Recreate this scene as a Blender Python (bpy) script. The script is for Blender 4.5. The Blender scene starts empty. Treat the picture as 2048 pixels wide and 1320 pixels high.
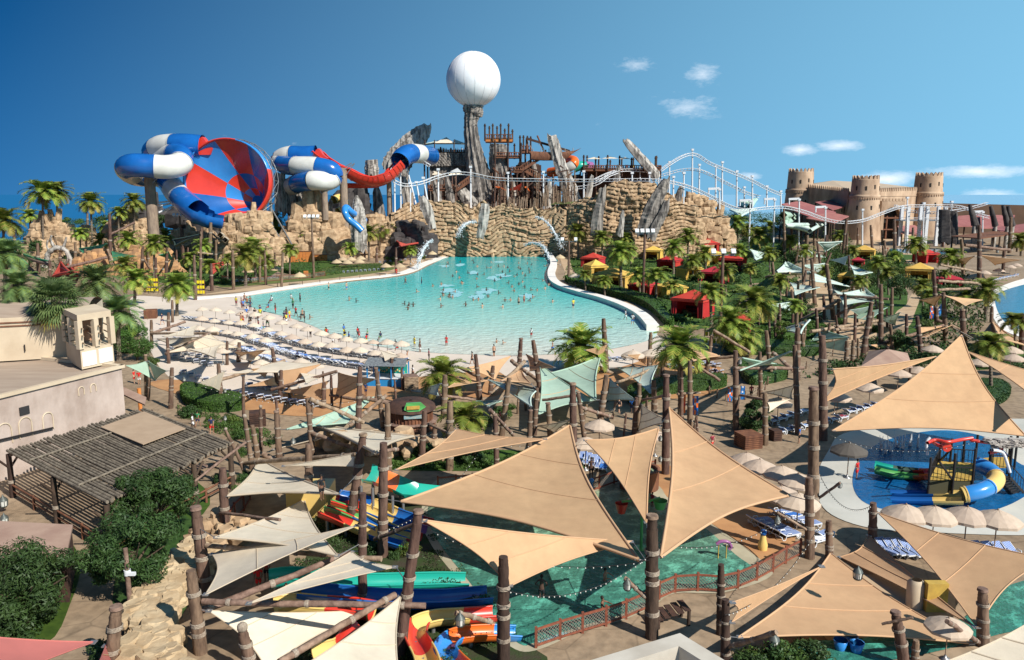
import bpy, math, random
import numpy as np
from mathutils import Vector, Matrix
from math import radians as R, sin, cos, pi, atan, tan, sqrt
S = bpy.context.scene
COL = S.collection

# ------------------------------------------------------------ camera, sky, sun
H = 24.0; F = 1607.0; CX = 1024.0; CY = 660.0
PITCH = atan(275 / F)
cd = bpy.data.cameras.new('camera'); cam = bpy.data.objects.new('camera', cd); COL.objects.link(cam)
cd.sensor_width = 36.0; cd.lens = 36.0 * F / 2048.0; cd.clip_start = 0.5; cd.clip_end = 20000
cam.location = (0, 0, H); cam.rotation_euler = (pi / 2 - PITCH, 0, 0)
S.camera = cam
S.render.resolution_x = 1024; S.render.resolution_y = 660
SUN_EL = R(40); SUN_AZ = math.atan2(0.74, -0.67)      # direction towards the sun, clockwise from +Y
W = bpy.data.worlds.new('World'); S.world = W; W.use_nodes = True
nt = W.node_tree; nt.nodes.clear()
def N(nt, t, **k):
    n = nt.nodes.new(t)
    for a, b in k.items():
        if a.startswith('i_'): n.inputs[a[2:].replace('_', ' ')].default_value = b
        else: setattr(n, a, b)
    return n
sky = N(nt, 'ShaderNodeTexSky', sky_type='NISHITA', sun_disc=False, sun_elevation=SUN_EL, sun_rotation=SUN_AZ,
        altitude=0, air_density=0.75, dust_density=0.15, ozone_density=5.0)
geo = N(nt, 'ShaderNodeTexCoord')
sat = N(nt, 'ShaderNodeHueSaturation', i_Saturation=1.6, i_Value=.62, i_Hue=.5)
vo = N(nt, 'ShaderNodeVectorMath', operation='ADD'); vo.inputs[1].default_value = (0, 0, .32); nt.links.new(geo.outputs['Generated'], vo.inputs[0])
vn = N(nt, 'ShaderNodeVectorMath', operation='NORMALIZE'); nt.links.new(vo.outputs[0], vn.inputs[0]); nt.links.new(vn.outputs[0], sky.inputs[0])
nt.links.new(sky.outputs[0], sat.inputs['Color'])
bg = N(nt, 'ShaderNodeBackground', i_Strength=0.105)
out = N(nt, 'ShaderNodeOutputWorld')
# small thin clouds, set in the sky by direction
def pix_dir(px, py):
    x = (px - CX) / F; y = -(py - CY) / F
    v = Vector((x, y * sin(PITCH) + cos(PITCH), y * cos(PITCH) - sin(PITCH)))
    return v
mapn = N(nt, 'ShaderNodeMapping'); mapn.inputs['Scale'].default_value = (30, 30, 85)
noi = N(nt, 'ShaderNodeTexNoise', i_Scale=1.0, i_Detail=12.0, i_Roughness=0.74)
nt.links.new(geo.outputs['Generated'], mapn.inputs[0]); nt.links.new(mapn.outputs[0], noi.inputs['Vector'])
acc = None
for px, py, rx, rz, st in [(1270, 132, .045, .02, .6), (1405, 148, .034, .026, .68), (1380, 212, .07, .026, .66), (1195, 247, .02, .013, .4), (1600, 300, .03, .009, .95), (1680, 292, .036, .009, .95),
                       (1775, 358, .045, .014, 1.0), (1960, 343, .075, .010, 1.0), (1980, 398, .04, .016, 1.0), (1500, 352, .02, .008, .8), (447, 272, .02, .012, .45), (588, 288, .02, .012, .45),
                       (1845, 36, .018, .01, .4), (1640, 395, .03, .012, .6), (1925, 128, .03, .02, .25)]:
    d = pix_dir(px, py).normalized()
    sub = N(nt, 'ShaderNodeVectorMath', operation='SUBTRACT'); sub.inputs[1].default_value = d
    nt.links.new(geo.outputs['Generated'], sub.inputs[0])
    scl = N(nt, 'ShaderNodeVectorMath', operation='MULTIPLY'); scl.inputs[1].default_value = (1 / rx, 1 / rx, 1 / rz)
    nt.links.new(sub.outputs[0], scl.inputs[0])
    ln = N(nt, 'ShaderNodeVectorMath', operation='LENGTH'); nt.links.new(scl.outputs[0], ln.inputs[0])
    mr = N(nt, 'ShaderNodeMapRange'); mr.inputs[1].default_value = 1.35; mr.inputs[2].default_value = 0.0; mr.inputs[4].default_value = st
    nt.links.new(ln.outputs['Value'], mr.inputs[0])
    if acc is None: acc = mr.outputs[0]
    else:
        mx = N(nt, 'ShaderNodeMath', operation='MAXIMUM'); nt.links.new(acc, mx.inputs[0]); nt.links.new(mr.outputs[0], mx.inputs[1]); acc = mx.outputs[0]
ad = N(nt, 'ShaderNodeMath', operation='ADD'); nt.links.new(acc, ad.inputs[0]); nt.links.new(noi.outputs[0], ad.inputs[1])
cr = N(nt, 'ShaderNodeMapRange'); cr.inputs[1].default_value = 0.9; cr.inputs[2].default_value = 1.7; cr.inputs[4].default_value = 0.9
nt.links.new(ad.outputs[0], cr.inputs[0])
sx = N(nt, 'ShaderNodeSeparateXYZ'); nt.links.new(geo.outputs['Generated'], sx.inputs[0])
ma = N(nt, 'ShaderNodeMath', operation='MULTIPLY_ADD'); ma.inputs[1].default_value = -.8; nt.links.new(sx.outputs[2], ma.inputs[0]); nt.links.new(sx.outputs[0], ma.inputs[2])
mr = N(nt, 'ShaderNodeMapRange', interpolation_type='LINEAR'); mr.inputs[1].default_value = -.69; mr.inputs[2].default_value = .62; mr.inputs[3].default_value = 0; mr.inputs[4].default_value = .95; nt.links.new(ma.outputs[0], mr.inputs[0])
hz = N(nt, 'ShaderNodeMix', data_type='RGBA'); hz.inputs[7].default_value = (2.1, 4.9, 7.0, 1); nt.links.new(mr.outputs[0], hz.inputs[0]); nt.links.new(sat.outputs[0], hz.inputs[6])
cm = N(nt, 'ShaderNodeMix', data_type='RGBA'); cm.inputs[7].default_value = (9.0, 9.3, 9.8, 1)
nt.links.new(cr.outputs[0], cm.inputs[0]); nt.links.new(hz.outputs[2], cm.inputs[6])
nt.links.new(cm.outputs[2], bg.inputs[0]); nt.links.new(bg.outputs[0], out.inputs[0])
ld = bpy.data.lights.new('sun', 'SUN'); ld.energy = 4.9; ld.angle = R(0.5); ld.color = (1, 0.955, 0.88)
sun = bpy.data.objects.new('sun', ld); COL.objects.link(sun)
sv = Vector((sin(SUN_AZ) * cos(SUN_EL), cos(SUN_AZ) * cos(SUN_EL), sin(SUN_EL)))
sun.rotation_euler = sv.to_track_quat('Z', 'Y').to_euler(); sun.location = (0, 0, 200)
S.view_settings.view_transform = 'Standard'; S.view_settings.look = 'None'; S.view_settings.gamma = 1
S.view_settings.exposure = 0.4
S.cycles.max_bounces = 5; S.cycles.diffuse_bounces = 2; S.cycles.glossy_bounces = 2; S.cycles.transparent_max_bounces = 6

# ------------------------------------------------------------ geometry of the place: where a point of the photograph lies
def P(px, py, z=0.0):
    v = pix_dir(px, py); t = (z - H) / v.z
    return Vector((v.x * t, v.y * t, z))
def PD(px, py, Y):
    v = pix_dir(px, py); t = Y / v.y
    return Vector((v.x * t, Y, H + v.z * t))
def GY(py, z=0.0): return P(CX, py, z).y
def mpp(py): 
    v = pix_dir(CX, py); t = -H / v.z
    return t / F      # metres per pixel for things whose foot is at py
RND = random.Random(7)

# ------------------------------------------------------------ mesh builder
def norm(v):
    l = v.length
    return v / l if l > 1e-9 else Vector((0, 0, 1))
class MB:
    def __init__(s): s.v = []; s.f = []; s.m = []; s.sm = []
    def face(s, pts, m=0, sm=False):
        b = len(s.v); s.v += [tuple(p) for p in pts]; s.f.append(tuple(range(b, b + len(pts)))); s.m.append(m); s.sm.append(sm)
    def grid(s, rows, m=0, close=False, sm=True, mf=None):
        b = len(s.v); n = len(rows[0])
        for r in rows: s.v += [tuple(p) for p in r]
        for i in range(len(rows) - 1):
            for j in range(n if close else n - 1):
                k = (j + 1) % n
                s.f.append((b + i * n + j, b + i * n + k, b + (i + 1) * n + k, b + (i + 1) * n + j)); s.m.append(mf(i, j) if mf else m); s.sm.append(sm)
    def box(s, c, d, rz=0, m=0, M=None):
        x, y, z = d[0] / 2, d[1] / 2, d[2] / 2
        vs = [Vector((a, b, e)) for e in (-z, z) for a, b in ((-x, -y), (x, -y), (x, y), (-x, y))]
        if M is None: M = Matrix.Rotation(rz, 3, 'Z')
        vs = [M @ v + Vector(c) for v in vs]; b = len(s.v); s.v += [tuple(v) for v in vs]
        for f in ((3, 2, 1, 0), (4, 5, 6, 7), (0, 1, 5, 4), (1, 2, 6, 5), (2, 3, 7, 6), (3, 0, 4, 7)):
            s.f.append(tuple(b + i for i in f)); s.m.append(m); s.sm.append(False)
    def frame(s, a, b):
        d = norm(b - a); u = Vector((0, 0, 1)) if abs(d.z) < .9 else Vector((1, 0, 0))
        x = norm(d.cross(u)); y = d.cross(x); return x, y
    def cyl(s, a, b, r0, r1=None, n=8, m=0, caps=True, sm=True):
        a = Vector(a); b = Vector(b); r1 = r0 if r1 is None else r1; x, y = s.frame(a, b)
        A = [a + x * (r0 * cos(2 * pi * i / n)) + y * (r0 * sin(2 * pi * i / n)) for i in range(n)]
        B = [b + x * (r1 * cos(2 * pi * i / n)) + y * (r1 * sin(2 * pi * i / n)) for i in range(n)]
        s.grid([A, B], m, True, sm)
        if caps: s.face(B[::-1], m); s.face(A, m)
    def beam(s, a, b, w, h, m=0):
        a = Vector(a); b = Vector(b); x, y = s.frame(a, b)
        c = [x * w / 2 + y * h / 2, -x * w / 2 + y * h / 2, -x * w / 2 - y * h / 2, x * w / 2 - y * h / 2]
        A = [a + q for q in c]; B = [b + q for q in c]; s.grid([A, B], m, True, False); s.face(B[::-1], m); s.face(A, m)
    def tube(s, pts, r, n=8, m=0, mf=None, arc=(0, 2 * pi), closed=True, up=Vector((0, 0, 1)), caps=False):
        pts = [Vector(p) for p in pts]; rows = []
        for i, p in enumerate(pts):
            d = norm(pts[min(i + 1, len(pts) - 1)] - pts[max(i - 1, 0)])
            x = norm(d.cross(up)) if abs(d.dot(up)) < .98 else Vector((1, 0, 0)); y = norm(x.cross(d))
            rr = r[i] if isinstance(r, (list, tuple)) else r
            k = n if closed else n + 1
            rows.append([p + x * (rr * cos(arc[0] + (arc[1] - arc[0]) * j / n)) + y * (rr * sin(arc[0] + (arc[1] - arc[0]) * j / n)) for j in range(k)])
        s.grid(rows, m, closed, True, mf)
        if caps: s.face(rows[0], m); s.face(rows[-1][::-1], m)
    def lathe(s, c, prof, n=16, m=0, sm=True, mf=None):
        c = Vector(c)
        s.grid([[c + Vector((r * cos(2 * pi * i / n), r * sin(2 * pi * i / n), z)) for i in range(n)] for r, z in prof], m, True, sm, mf)
    def ball(s, c, r, n=10, k=6, m=0, sz=1):
        s.lathe(c, [(max(r * sin(pi * i / k), .001), -r * sz * cos(pi * i / k)) for i in range(k + 1)], n, m)
    def rock(s, c, d, rnd, m=0, rz=None):
        q = rnd.uniform(0, pi) if rz is None else rz + rnd.uniform(-.25, .25)
        M = Matrix.Rotation(q, 3, 'Z') @ Matrix.Rotation(rnd.uniform(-.18, .18), 3, 'X') @ Matrix.Rotation(rnd.uniform(-.18, .18), 3, 'Y')
        b = len(s.v); pr = [(-1, -.8, .8), (-.35, -1, 1), (.45, -1, .95), (1, -.7, .75)]
        for zz, in ((-1,), (-.3,), (.45,), (1,)):
            k = {-1: .93, -.3: 1, .45: .97, 1: .78}[zz]
            for t in range(8):
                a = 2 * pi * t / 8 + pi / 8
                sq = 1 / max(abs(cos(a)), abs(sin(a)))
                s.v.append(tuple(Vector(c) + M @ Vector((cos(a) * sq * d[0] / 2 * k * rnd.uniform(.76, 1.08), sin(a) * sq * d[1] / 2 * k * rnd.uniform(.76, 1.08), zz * d[2] / 2 * rnd.uniform(.88, 1.05)))))
        for i in range(3):
            for j in range(8):
                s.f.append((b + i * 8 + j, b + i * 8 + (j + 1) % 8, b + (i + 1) * 8 + (j + 1) % 8, b + (i + 1) * 8 + j)); s.m.append(m); s.sm.append(False)
        s.f.append(tuple(b + 24 + j for j in range(8))); s.m.append(m); s.sm.append(False)
    def mesh(s, name, mats):
        me = bpy.data.meshes.new(name); me.from_pydata(s.v, [], s.f)
        me.polygons.foreach_set('material_index', s.m); me.polygons.foreach_set('use_smooth', s.sm)
        for q in (mats if isinstance(mats, (list, tuple)) else [mats]): me.materials.append(q)
        me.update(); return me
    def build(s, name, mats, parent=None, loc=None):
        o = bpy.data.objects.new(name, s.mesh(name, mats)); COL.objects.link(o)
        if parent: o.parent = parent
        if loc is not None: o.location = loc
        return o
def npmesh(name, V, Fq, mats, mi=None):
    me = bpy.data.meshes.new(name); me.vertices.add(len(V)); me.vertices.foreach_set('co', np.asarray(V, np.float32).ravel())
    k = Fq.shape[1]; me.loops.add(Fq.size); me.loops.foreach_set('vertex_index', Fq.astype(np.int32).ravel())
    me.polygons.add(len(Fq)); me.polygons.foreach_set('loop_start', np.arange(len(Fq), dtype=np.int32) * k)
    try: me.polygons.foreach_set('loop_total', np.full(len(Fq), k, np.int32))
    except Exception: pass
    for q in mats: me.materials.append(q)
    if mi is not None: me.polygons.foreach_set('material_index', np.asarray(mi, np.int32))
    me.update(calc_edges=True); me.validate(); return me
def inst(name, me, parent=None, loc=(0, 0, 0), scale=(1, 1, 1), rz=0, mat_=None):
    o = bpy.data.objects.new(name, me); COL.objects.link(o); o.parent = parent; o.location = loc; o.scale = scale; o.rotation_euler = (0, 0, rz)
    if mat_ is not None:
        o.material_slots[0].link = 'OBJECT'; o.material_slots[0].material = mat_
    return o
def empty(name, loc=(0, 0, 0), rz=0, sc=1):
    o = bpy.data.objects.new(name, None); COL.objects.link(o); o.location = loc; o.rotation_euler = (0, 0, rz); o.scale = (sc, sc, sc) if not hasattr(sc, '__len__') else sc
    o.empty_display_size = .3; return o
def tag(o, label, cat, group=None):
    o['label'] = label; o['category'] = cat
    if group: o['group'] = group
    return o
def struct(o): o['kind'] = 'structure'; return o
def stuff(o, label, cat):
    o['kind'] = 'stuff'; o['label'] = label; o['category'] = cat; return o

# names of places in the picture, used to say which of many alike things one means
PLACES = [("by the pale wall of the big left building", 60, 880), ("beside the slatted log pergola", 400, 960), ("at the dark leafy trees, lower left", 250, 1140),
    ("by the tan boulder ledge", 390, 1260), ("among the cream shade sails", 580, 1090), ("at the colourful racing slides", 740, 1010), ("between the yellow and blue flumes", 830, 1220),
    ("in the shaded green activity pool", 1120, 1120), ("under the largest tan sail", 1080, 960), ("by the lattice fence of the activity pool", 1330, 1200), ("beside the tallest tan sail", 1440, 960),
    ("by the round blue splash pool", 1720, 960), ("in front of the splash pool umbrellas", 1880, 1120), ("among the sails, lower right", 1640, 1240), ("at the bottom right corner", 1960, 1260),
    ("on the lounger terrace above the plaza", 1610, 830), ("by the surf banners", 1400, 820), ("around the pale green sails", 1180, 800), ("below the bushy foreground palm", 960, 830),
    ("beside the wooden tiki bar", 840, 830), ("by the blue beach kiosk", 770, 745), ("on the lower beach terrace", 620, 770), ("around the clipped hedge", 440, 800), ("by the twin light green sails", 290, 750),
    ("on the sand near the shoreline", 600, 680), ("on the left part of the beach", 400, 650), ("in the shallow left of the pool", 560, 610), ("in the middle of the wave pool", 830, 610),
    ("in the deep far end of the pool", 1020, 545), ("in the shallow right of the pool", 1220, 640), ("on the near edge of the pool", 1000, 710), ("along the far left pool bank", 640, 530), ("on the terrace by the fountain jet", 790, 510),
    ("below the big striped funnel", 470, 480), ("on the rocky slope at left", 250, 500), ("by the red shade sails at left", 130, 540), ("on the left skyline", 120, 410), ("beside the wind tower", 200, 660),
    ("beneath the rock wall palms", 1180, 490), ("among the front row of cabanas", 1270, 570), ("among the rear yellow cabanas", 1400, 480), ("beside the long red cabana", 1400, 620), ("around the thick twin palms", 1490, 680),
    ("below the coaster columns", 1540, 470), ("among the staggered white sails", 1630, 540), ("on the curved garden path", 1790, 600), ("near the fortress gate", 1760, 470), ("by the dark pylons on the right", 1960, 450),
    ("by the river bend at far right", 1980, 580), ("behind the brown hipped roof", 1780, 700), ("by the far right edge", 2030, 720), ("on the ship-shaped tower", 1080, 330), ("on the right observation deck", 1210, 340),
    ("on the left canopy deck", 890, 310), ("on the rocks above the pool wall", 1010, 400), ("beside the green garden lawn", 1640, 690)]
REG = []
def reg(o, cat, desc, px, py, group=None, mode='ord'):
    REG.append((o, cat, desc, px, py, group, mode)); return o
def ordn(i):
    w = ['', 'first', 'second', 'third', 'fourth', 'fifth', 'sixth', 'seventh', 'eighth', 'ninth', 'tenth', 'eleventh', 'twelfth']
    if i < len(w): return w[i]
    return '%d%s' % (i, 'th' if 10 < i % 100 < 14 else {1: 'st', 2: 'nd', 3: 'rd'}.get(i % 10, 'th'))
def finish_labels():
    g = {}
    for r in REG:
        o, cat, desc, px, py, group, mode = r
        pl = min(PLACES, key=lambda q: (q[1] - px) ** 2 + ((q[2] - py) * 1.6) ** 2)
        if mode == 'share': g.setdefault((desc, pl[0], mode), []).append(r)
        else: g.setdefault((desc, pl[0], mode), []).append(r)
    for (desc, pl, mode), L in g.items():
        L.sort(key=lambda r: r[3])
        for i, r in enumerate(L):
            if mode == 'share': lab = desc + ' ' + pl
            elif len(L) == 1: lab = desc + ' ' + pl
            elif len(L) == 2: lab = desc + ' ' + pl + (', the left one' if i == 0 else ', the right one')
            else: lab = desc + ' ' + pl + ', ' + (ordn(i + 1) if i else 'first') + ' from left'
            tag(r[0], lab, r[1], (r[5] or (r[1] + 's')) if mode != 'share' else (r[5] or r[1] + 's') + ' ' + pl)

# ------------------------------------------------------------ materials
def srgb(r, g, b): return tuple(((c / 255) / 12.92 if c / 255 < .04045 else ((c / 255 + .055) / 1.055) ** 2.4) for c in (r, g, b))
def mat(name, c, c2=None, scale=2.0, rough=.75, bump=0.0, bscale=None, detail=4, metal=0, stretch=(1, 1, 1), sharp=(.35, .65), spec=.3, coat=0, world=False, rnd=0.0, trans=0.0):
    m = bpy.data.materials.new(name); m.use_nodes = True; t = m.node_tree; b = t.nodes['Principled BSDF']
    b.inputs['Roughness'].default_value = rough; b.inputs['Metallic'].default_value = metal; b.inputs['Specular IOR Level'].default_value = spec
    if coat: b.inputs['Coat Weight'].default_value = coat
    b.inputs['Base Color'].default_value = (*c, 1)
    if c2 is not None or bump or rnd:
        tc = t.nodes.new('ShaderNodeTexCoord'); mp = t.nodes.new('ShaderNodeMapping'); mp.inputs['Scale'].default_value = stretch
        if world:
            g = t.nodes.new('ShaderNodeNewGeometry'); t.links.new(g.outputs['Position'], mp.inputs[0])
        else: t.links.new(tc.outputs['Object'], mp.inputs[0])
        vec = mp.outputs[0]
    if c2 is not None:
        n = N(t, 'ShaderNodeTexNoise', i_Scale=scale, i_Detail=detail, i_Roughness=.6); t.links.new(vec, n.inputs['Vector'])
        r = t.nodes.new('ShaderNodeMapRange'); r.inputs[1].default_value = sharp[0]; r.inputs[2].default_value = sharp[1]
        t.links.new(n.outputs[0], r.inputs[0])
        x = N(t, 'ShaderNodeMix', data_type='RGBA'); x.inputs[6].default_value = (*c, 1); x.inputs[7].default_value = (*c2, 1)
        t.links.new(r.outputs[0], x.inputs[0]); last = x.outputs[2]
    else: last = None
    if rnd:
        oi = t.nodes.new('ShaderNodeObjectInfo'); hs = t.nodes.new('ShaderNodeHueSaturation')
        mr = t.nodes.new('ShaderNodeMapRange'); mr.inputs[3].default_value = 1 - rnd; mr.inputs[4].default_value = 1 + rnd
        t.links.new(oi.outputs['Random'], mr.inputs[0]); t.links.new(mr.outputs[0], hs.inputs['Value'])
        mh = t.nodes.new('ShaderNodeMapRange'); mh.inputs[3].default_value = .5 - rnd * .06; mh.inputs[4].default_value = .5 + rnd * .06
        t.links.new(oi.outputs['Random'], mh.inputs[0]); t.links.new(mh.outputs[0], hs.inputs['Hue'])
        if last: t.links.new(last, hs.inputs['Color'])
        else: hs.inputs['Color'].default_value = (*c, 1)
        last = hs.outputs[0]
    if last: t.links.new(last, b.inputs['Base Color'])
    if bump:
        n2 = N(t, 'ShaderNodeTexNoise', i_Scale=bscale or scale * 4, i_Detail=5); t.links.new(vec, n2.inputs['Vector'])
        bp = t.nodes.new('ShaderNodeBump'); bp.inputs['Strength'].default_value = min(bump, 1); bp.inputs['Distance'].default_value = .05 * max(1, bump)
        t.links.new(n2.outputs[0], bp.inputs['Height']); t.links.new(bp.outputs[0], b.inputs['Normal'])
    if trans:
        tr = t.nodes.new('ShaderNodeBsdfTranslucent'); ms = t.nodes.new('ShaderNodeMixShader'); ms.inputs[0].default_value = trans
        if last: t.links.new(last, tr.inputs[0])
        else: tr.inputs[0].default_value = (*c, 1)
        o = t.nodes['Material Output']; t.links.new(b.outputs[0], ms.inputs[1]); t.links.new(tr.outputs[0], ms.inputs[2]); t.links.new(ms.outputs[0], o.inputs[0])
    return m
M = {}
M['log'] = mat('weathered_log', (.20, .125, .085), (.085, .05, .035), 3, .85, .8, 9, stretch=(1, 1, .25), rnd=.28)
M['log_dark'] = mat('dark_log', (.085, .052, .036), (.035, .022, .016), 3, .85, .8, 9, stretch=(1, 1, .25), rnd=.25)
M['beam'] = mat('pale_log', (.33, .225, .16), (.15, .095, .065), 2.2, .85, .6, 8, rnd=.25)
M['rope'] = mat('rope', (.42, .35, .27), (.22, .17, .13), 14, .9, .8, 30)
M['tan'] = mat('tan_sailcloth', (.62, .385, .21), (.56, .34, .185), .35, .8, .25, 30, trans=.16, world=True, rnd=.05)
M['cream'] = mat('cream_sailcloth', (.80, .69, .53), (.73, .63, .48), .35, .8, .25, 30, trans=.14, world=True, rnd=.05)
M['mint'] = mat('mint_sailcloth', (.45, .60, .47), (.39, .54, .42), .35, .8, .2, 30, trans=.14, world=True, rnd=.08)
M['palemint'] = mat('white_green_sailcloth', (.60, .70, .62), (.5, .62, .54), .4, .8, .2, 30, trans=.14, world=True, rnd=.06)
for k_ in ('tan', 'cream', 'mint', 'palemint'):
    t_ = M[k_].node_tree; b_ = t_.nodes['Principled BSDF']; g_ = t_.nodes.new('ShaderNodeNewGeometry')
    n_ = N(t_, 'ShaderNodeTexNoise', i_Scale=.9, i_Detail=8.0, i_Roughness=.7); t_.links.new(g_.outputs['Position'], n_.inputs['Vector'])
    r_ = t_.nodes.new('ShaderNodeMapRange'); r_.inputs[1].default_value = .35; r_.inputs[2].default_value = .62; r_.inputs[3].default_value = .92; r_.inputs[4].default_value = 1.03; t_.links.new(n_.outputs[0], r_.inputs[0])
    h_ = t_.nodes.new('ShaderNodeHueSaturation'); src_ = b_.inputs['Base Color'].links[0].from_socket; dst_ = [l.to_socket for l in src_.links]
    t_.links.new(src_, h_.inputs['Color']); t_.links.new(r_.outputs[0], h_.inputs['Value'])
    for d_ in dst_: t_.links.new(h_.outputs[0], d_)
    w_ = N(t_, 'ShaderNodeTexWave', i_Scale=.25, i_Distortion=9.0, i_Detail=2.0); t_.links.new(g_.outputs['Position'], w_.inputs['Vector'])
    p_ = t_.nodes.new('ShaderNodeBump'); p_.inputs['Strength'].default_value = .06; p_.inputs['Distance'].default_value = .1; t_.links.new(w_.outputs[1], p_.inputs['Height'])
    p_.inputs['Normal'].is_linked or t_.links.new(b_.inputs['Normal'].links[0].from_socket, p_.inputs['Normal']); t_.links.new(p_.outputs[0], b_.inputs['Normal'])
M['seamtan'] = mat('seam_tan', (.52, .32, .18), None, rough=.9); M['seamcream'] = mat('seam_cream', (.5, .41, .3), None, rough=.9)
M['green'] = mat('green_sailcloth', (.10, .42, .22), (.07, .33, .17), .4, .8, .2, 30, trans=.14, world=True)
M['redsail'] = mat('red_sailcloth', (.62, .09, .06), (.5, .07, .05), .4, .8, .2, 30, trans=.14, world=True)
M['dustyred'] = mat('dusty_red_cloth', (.50, .15, .125), (.42, .13, .11), .4, .85, .2, 30)
M['darkgreen'] = mat('dark_green_cloth', (.05, .09, .07), None, rough=.8)
M['maroon'] = mat('maroon_cloth', (.34, .13, .115), (.26, .09, .08), .3, .85, .2, 8, world=True, rnd=.15)
M['brownroof'] = mat('brown_roof_cloth', (.40, .27, .20), (.32, .2, .15), .5, .85)
M['palm'] = mat('palm_leaf', (.25, .31, .05), (.115, .175, .025), 3.0, .5, spec=.35, rnd=.3, trans=.25)
M['palmg'] = mat('palm_leaf_blue_green', (.20, .29, .10), (.08, .15, .045), 3.0, .5, spec=.4, rnd=.2, trans=.2)
M['palmdry'] = mat('old_palm_leaf', (.38, .34, .06), (.27, .22, .06), 3.0, .7, rnd=.2, trans=.15)
M['trunk'] = mat('palm_bark', (.24, .19, .14), (.11, .085, .06), 5, .9, 1, 14, rnd=.15)
M['leaf'] = mat('leaf', (.085, .145, .028), (.035, .075, .015), 1.2, .55, rnd=.25, trans=.2)
M['leafd'] = mat('dark_leaf', (.055, .105, .026), (.022, .05, .013), 1.2, .55, rnd=.15, trans=.15)
M['leafy'] = mat('yellow_leaf', (.13, .17, .03), (.08, .12, .02), 1.2, .55, rnd=.25, trans=.2)
M['hedge'] = mat('hedge_leaf', (.07, .135, .02), (.04, .085, .014), 1.5, .6, rnd=.2, trans=.15)
M['bark'] = mat('bark', (.14, .095, .06), (.07, .05, .035), 5, .9, .8)
M['lawn'] = mat('lawn', (.06, .12, .014), (.028, .065, .01), .6, .9, .8, 12, world=True)
M['drylawn'] = mat('rough_grass', (.14, .17, .04), (.08, .1, .03), .5, .9, .8, 8, world=True)
M['tanrock'] = mat('tan_rock', (.52, .37, .225), (.27, .17, .095), .7, .9, 1.6, 1.2, world=True, sharp=(.35, .66), detail=10)
M['orangerock'] = mat('orange_rock', (.50, .28, .12), (.30, .17, .09), .6, .9, 1, 2, world=True)
M['greyrock'] = mat('grey_rock', (.27, .24, .21), (.085, .075, .068), 1.1, .9, 1, 1.8, stretch=(1, 1, .22), sharp=(.42, .58))
M['greyrockl'] = mat('light_grey_rock', (.46, .42, .37), (.13, .115, .10), 1.1, .9, 1, 1.8, stretch=(1, 1, .22), sharp=(.42, .6))
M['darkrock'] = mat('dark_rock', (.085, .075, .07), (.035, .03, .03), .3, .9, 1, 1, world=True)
M['concrete'] = mat('concrete_column', (.33, .25, .18), (.20, .15, .115), 1.2, .9, .5, 4, stretch=(1, 1, .3))
M['white'] = mat('white_paint', (.72, .73, .74), (.58, .6, .62), 3, .4)
M['balloon'] = mat('white_balloon_skin', (.86, .86, .86), (.82, .82, .83), .4, .35, spec=.4)
M['seam'] = mat('seam', (.5, .5, .5), None)
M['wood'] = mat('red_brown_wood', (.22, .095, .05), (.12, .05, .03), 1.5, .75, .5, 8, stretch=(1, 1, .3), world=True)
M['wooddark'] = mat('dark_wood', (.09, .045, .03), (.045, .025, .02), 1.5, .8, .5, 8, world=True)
M['woodo'] = mat('orange_wood', (.60, .22, .055), (.45, .15, .04), 1.5, .7, world=True)
M['fence'] = mat('rust_red_wood', (.27, .085, .045), (.17, .055, .035), 4, .7)
M['mesh'] = mat('net', (.24, .20, .16), None)
M['stone'] = mat('fort_plaster', (.52, .375, .255), (.31, .205, .135), .16, .9, .9, 1.0, world=True, detail=10, sharp=(.38, .66), stretch=(1, 1, .5))
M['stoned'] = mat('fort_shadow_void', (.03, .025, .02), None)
M['sandroof'] = mat('sand_roof', (.46, .36, .26), (.40, .31, .22), .3, .9, world=True)
M['beach'] = mat('beach_sand', (.66, .56, .47), (.58, .49, .40), .12, .9, .5, 1.4, world=True)
M['rim'] = mat('pool_rim', (.82, .78, .72), (.72, .67, .6), .4, .7, world=True)
M['path'] = mat('tan_path', (.50, .36, .225), (.42, .29, .175), .3, .85, .4, 2, world=True)
M['terrace'] = mat('orange_terrace', (.47, .25, .11), (.36, .18, .08), .35, .8, .3, 2, world=True)
M['sea'] = mat('sea', (.010, .125, .29), (.009, .12, .28), .01, .9, world=True, spec=.1)
M['plaster'] = mat('pink_plaster', (.50, .40, .34), (.31, .23, .185), .45, .9, .8, 2.5, sharp=(.34, .72), world=True, detail=9, stretch=(1, 1, .6))
M['plasterl'] = mat('cream_plaster', (.60, .49, .35), (.50, .395, .275), .3, .9, .3, 2, world=True)
M['deckwood'] = mat('pale_deck', (.40, .31, .235), (.32, .24, .18), 1.2, .85, world=True, stretch=(.15, 1, 1))
M['thatch'] = mat('pergola_log', (.23, .19, .14), (.10, .08, .06), 2, .9, .8, 6)
M['canvas'] = mat('tan_canvas', (.42, .30, .20), (.37, .26, .17), .8, .9)
M['blue'] = mat('dark_blue_fibreglass', (.010, .12, .40), (.008, .09, .32), .2, .25, spec=.5, coat=.3, world=True)
M['lblue'] = mat('light_blue_fibreglass', (.035, .24, .60), (.03, .2, .52), .2, .25, spec=.5, coat=.3, world=True)
M['red'] = mat('red_fibreglass', (.66, .045, .025), (.55, .035, .02), .2, .3, spec=.5, coat=.3, world=True)
M['orange'] = mat('orange_fibreglass', (.72, .14, .02), None, rough=.3, coat=.3)
M['yellow'] = mat('yellow_fibreglass', (.72, .50, .16), None, rough=.3, coat=.3)
M['teal'] = mat('teal_fibreglass', (.015, .33, .25), None, rough=.25, coat=.3)
M['slidegreen'] = mat('green_fibreglass', (.10, .36, .10), None, rough=.3, coat=.3)
M['purple'] = mat('purple_fibreglass', (.28, .10, .24), None, rough=.3, coat=.3)
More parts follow.
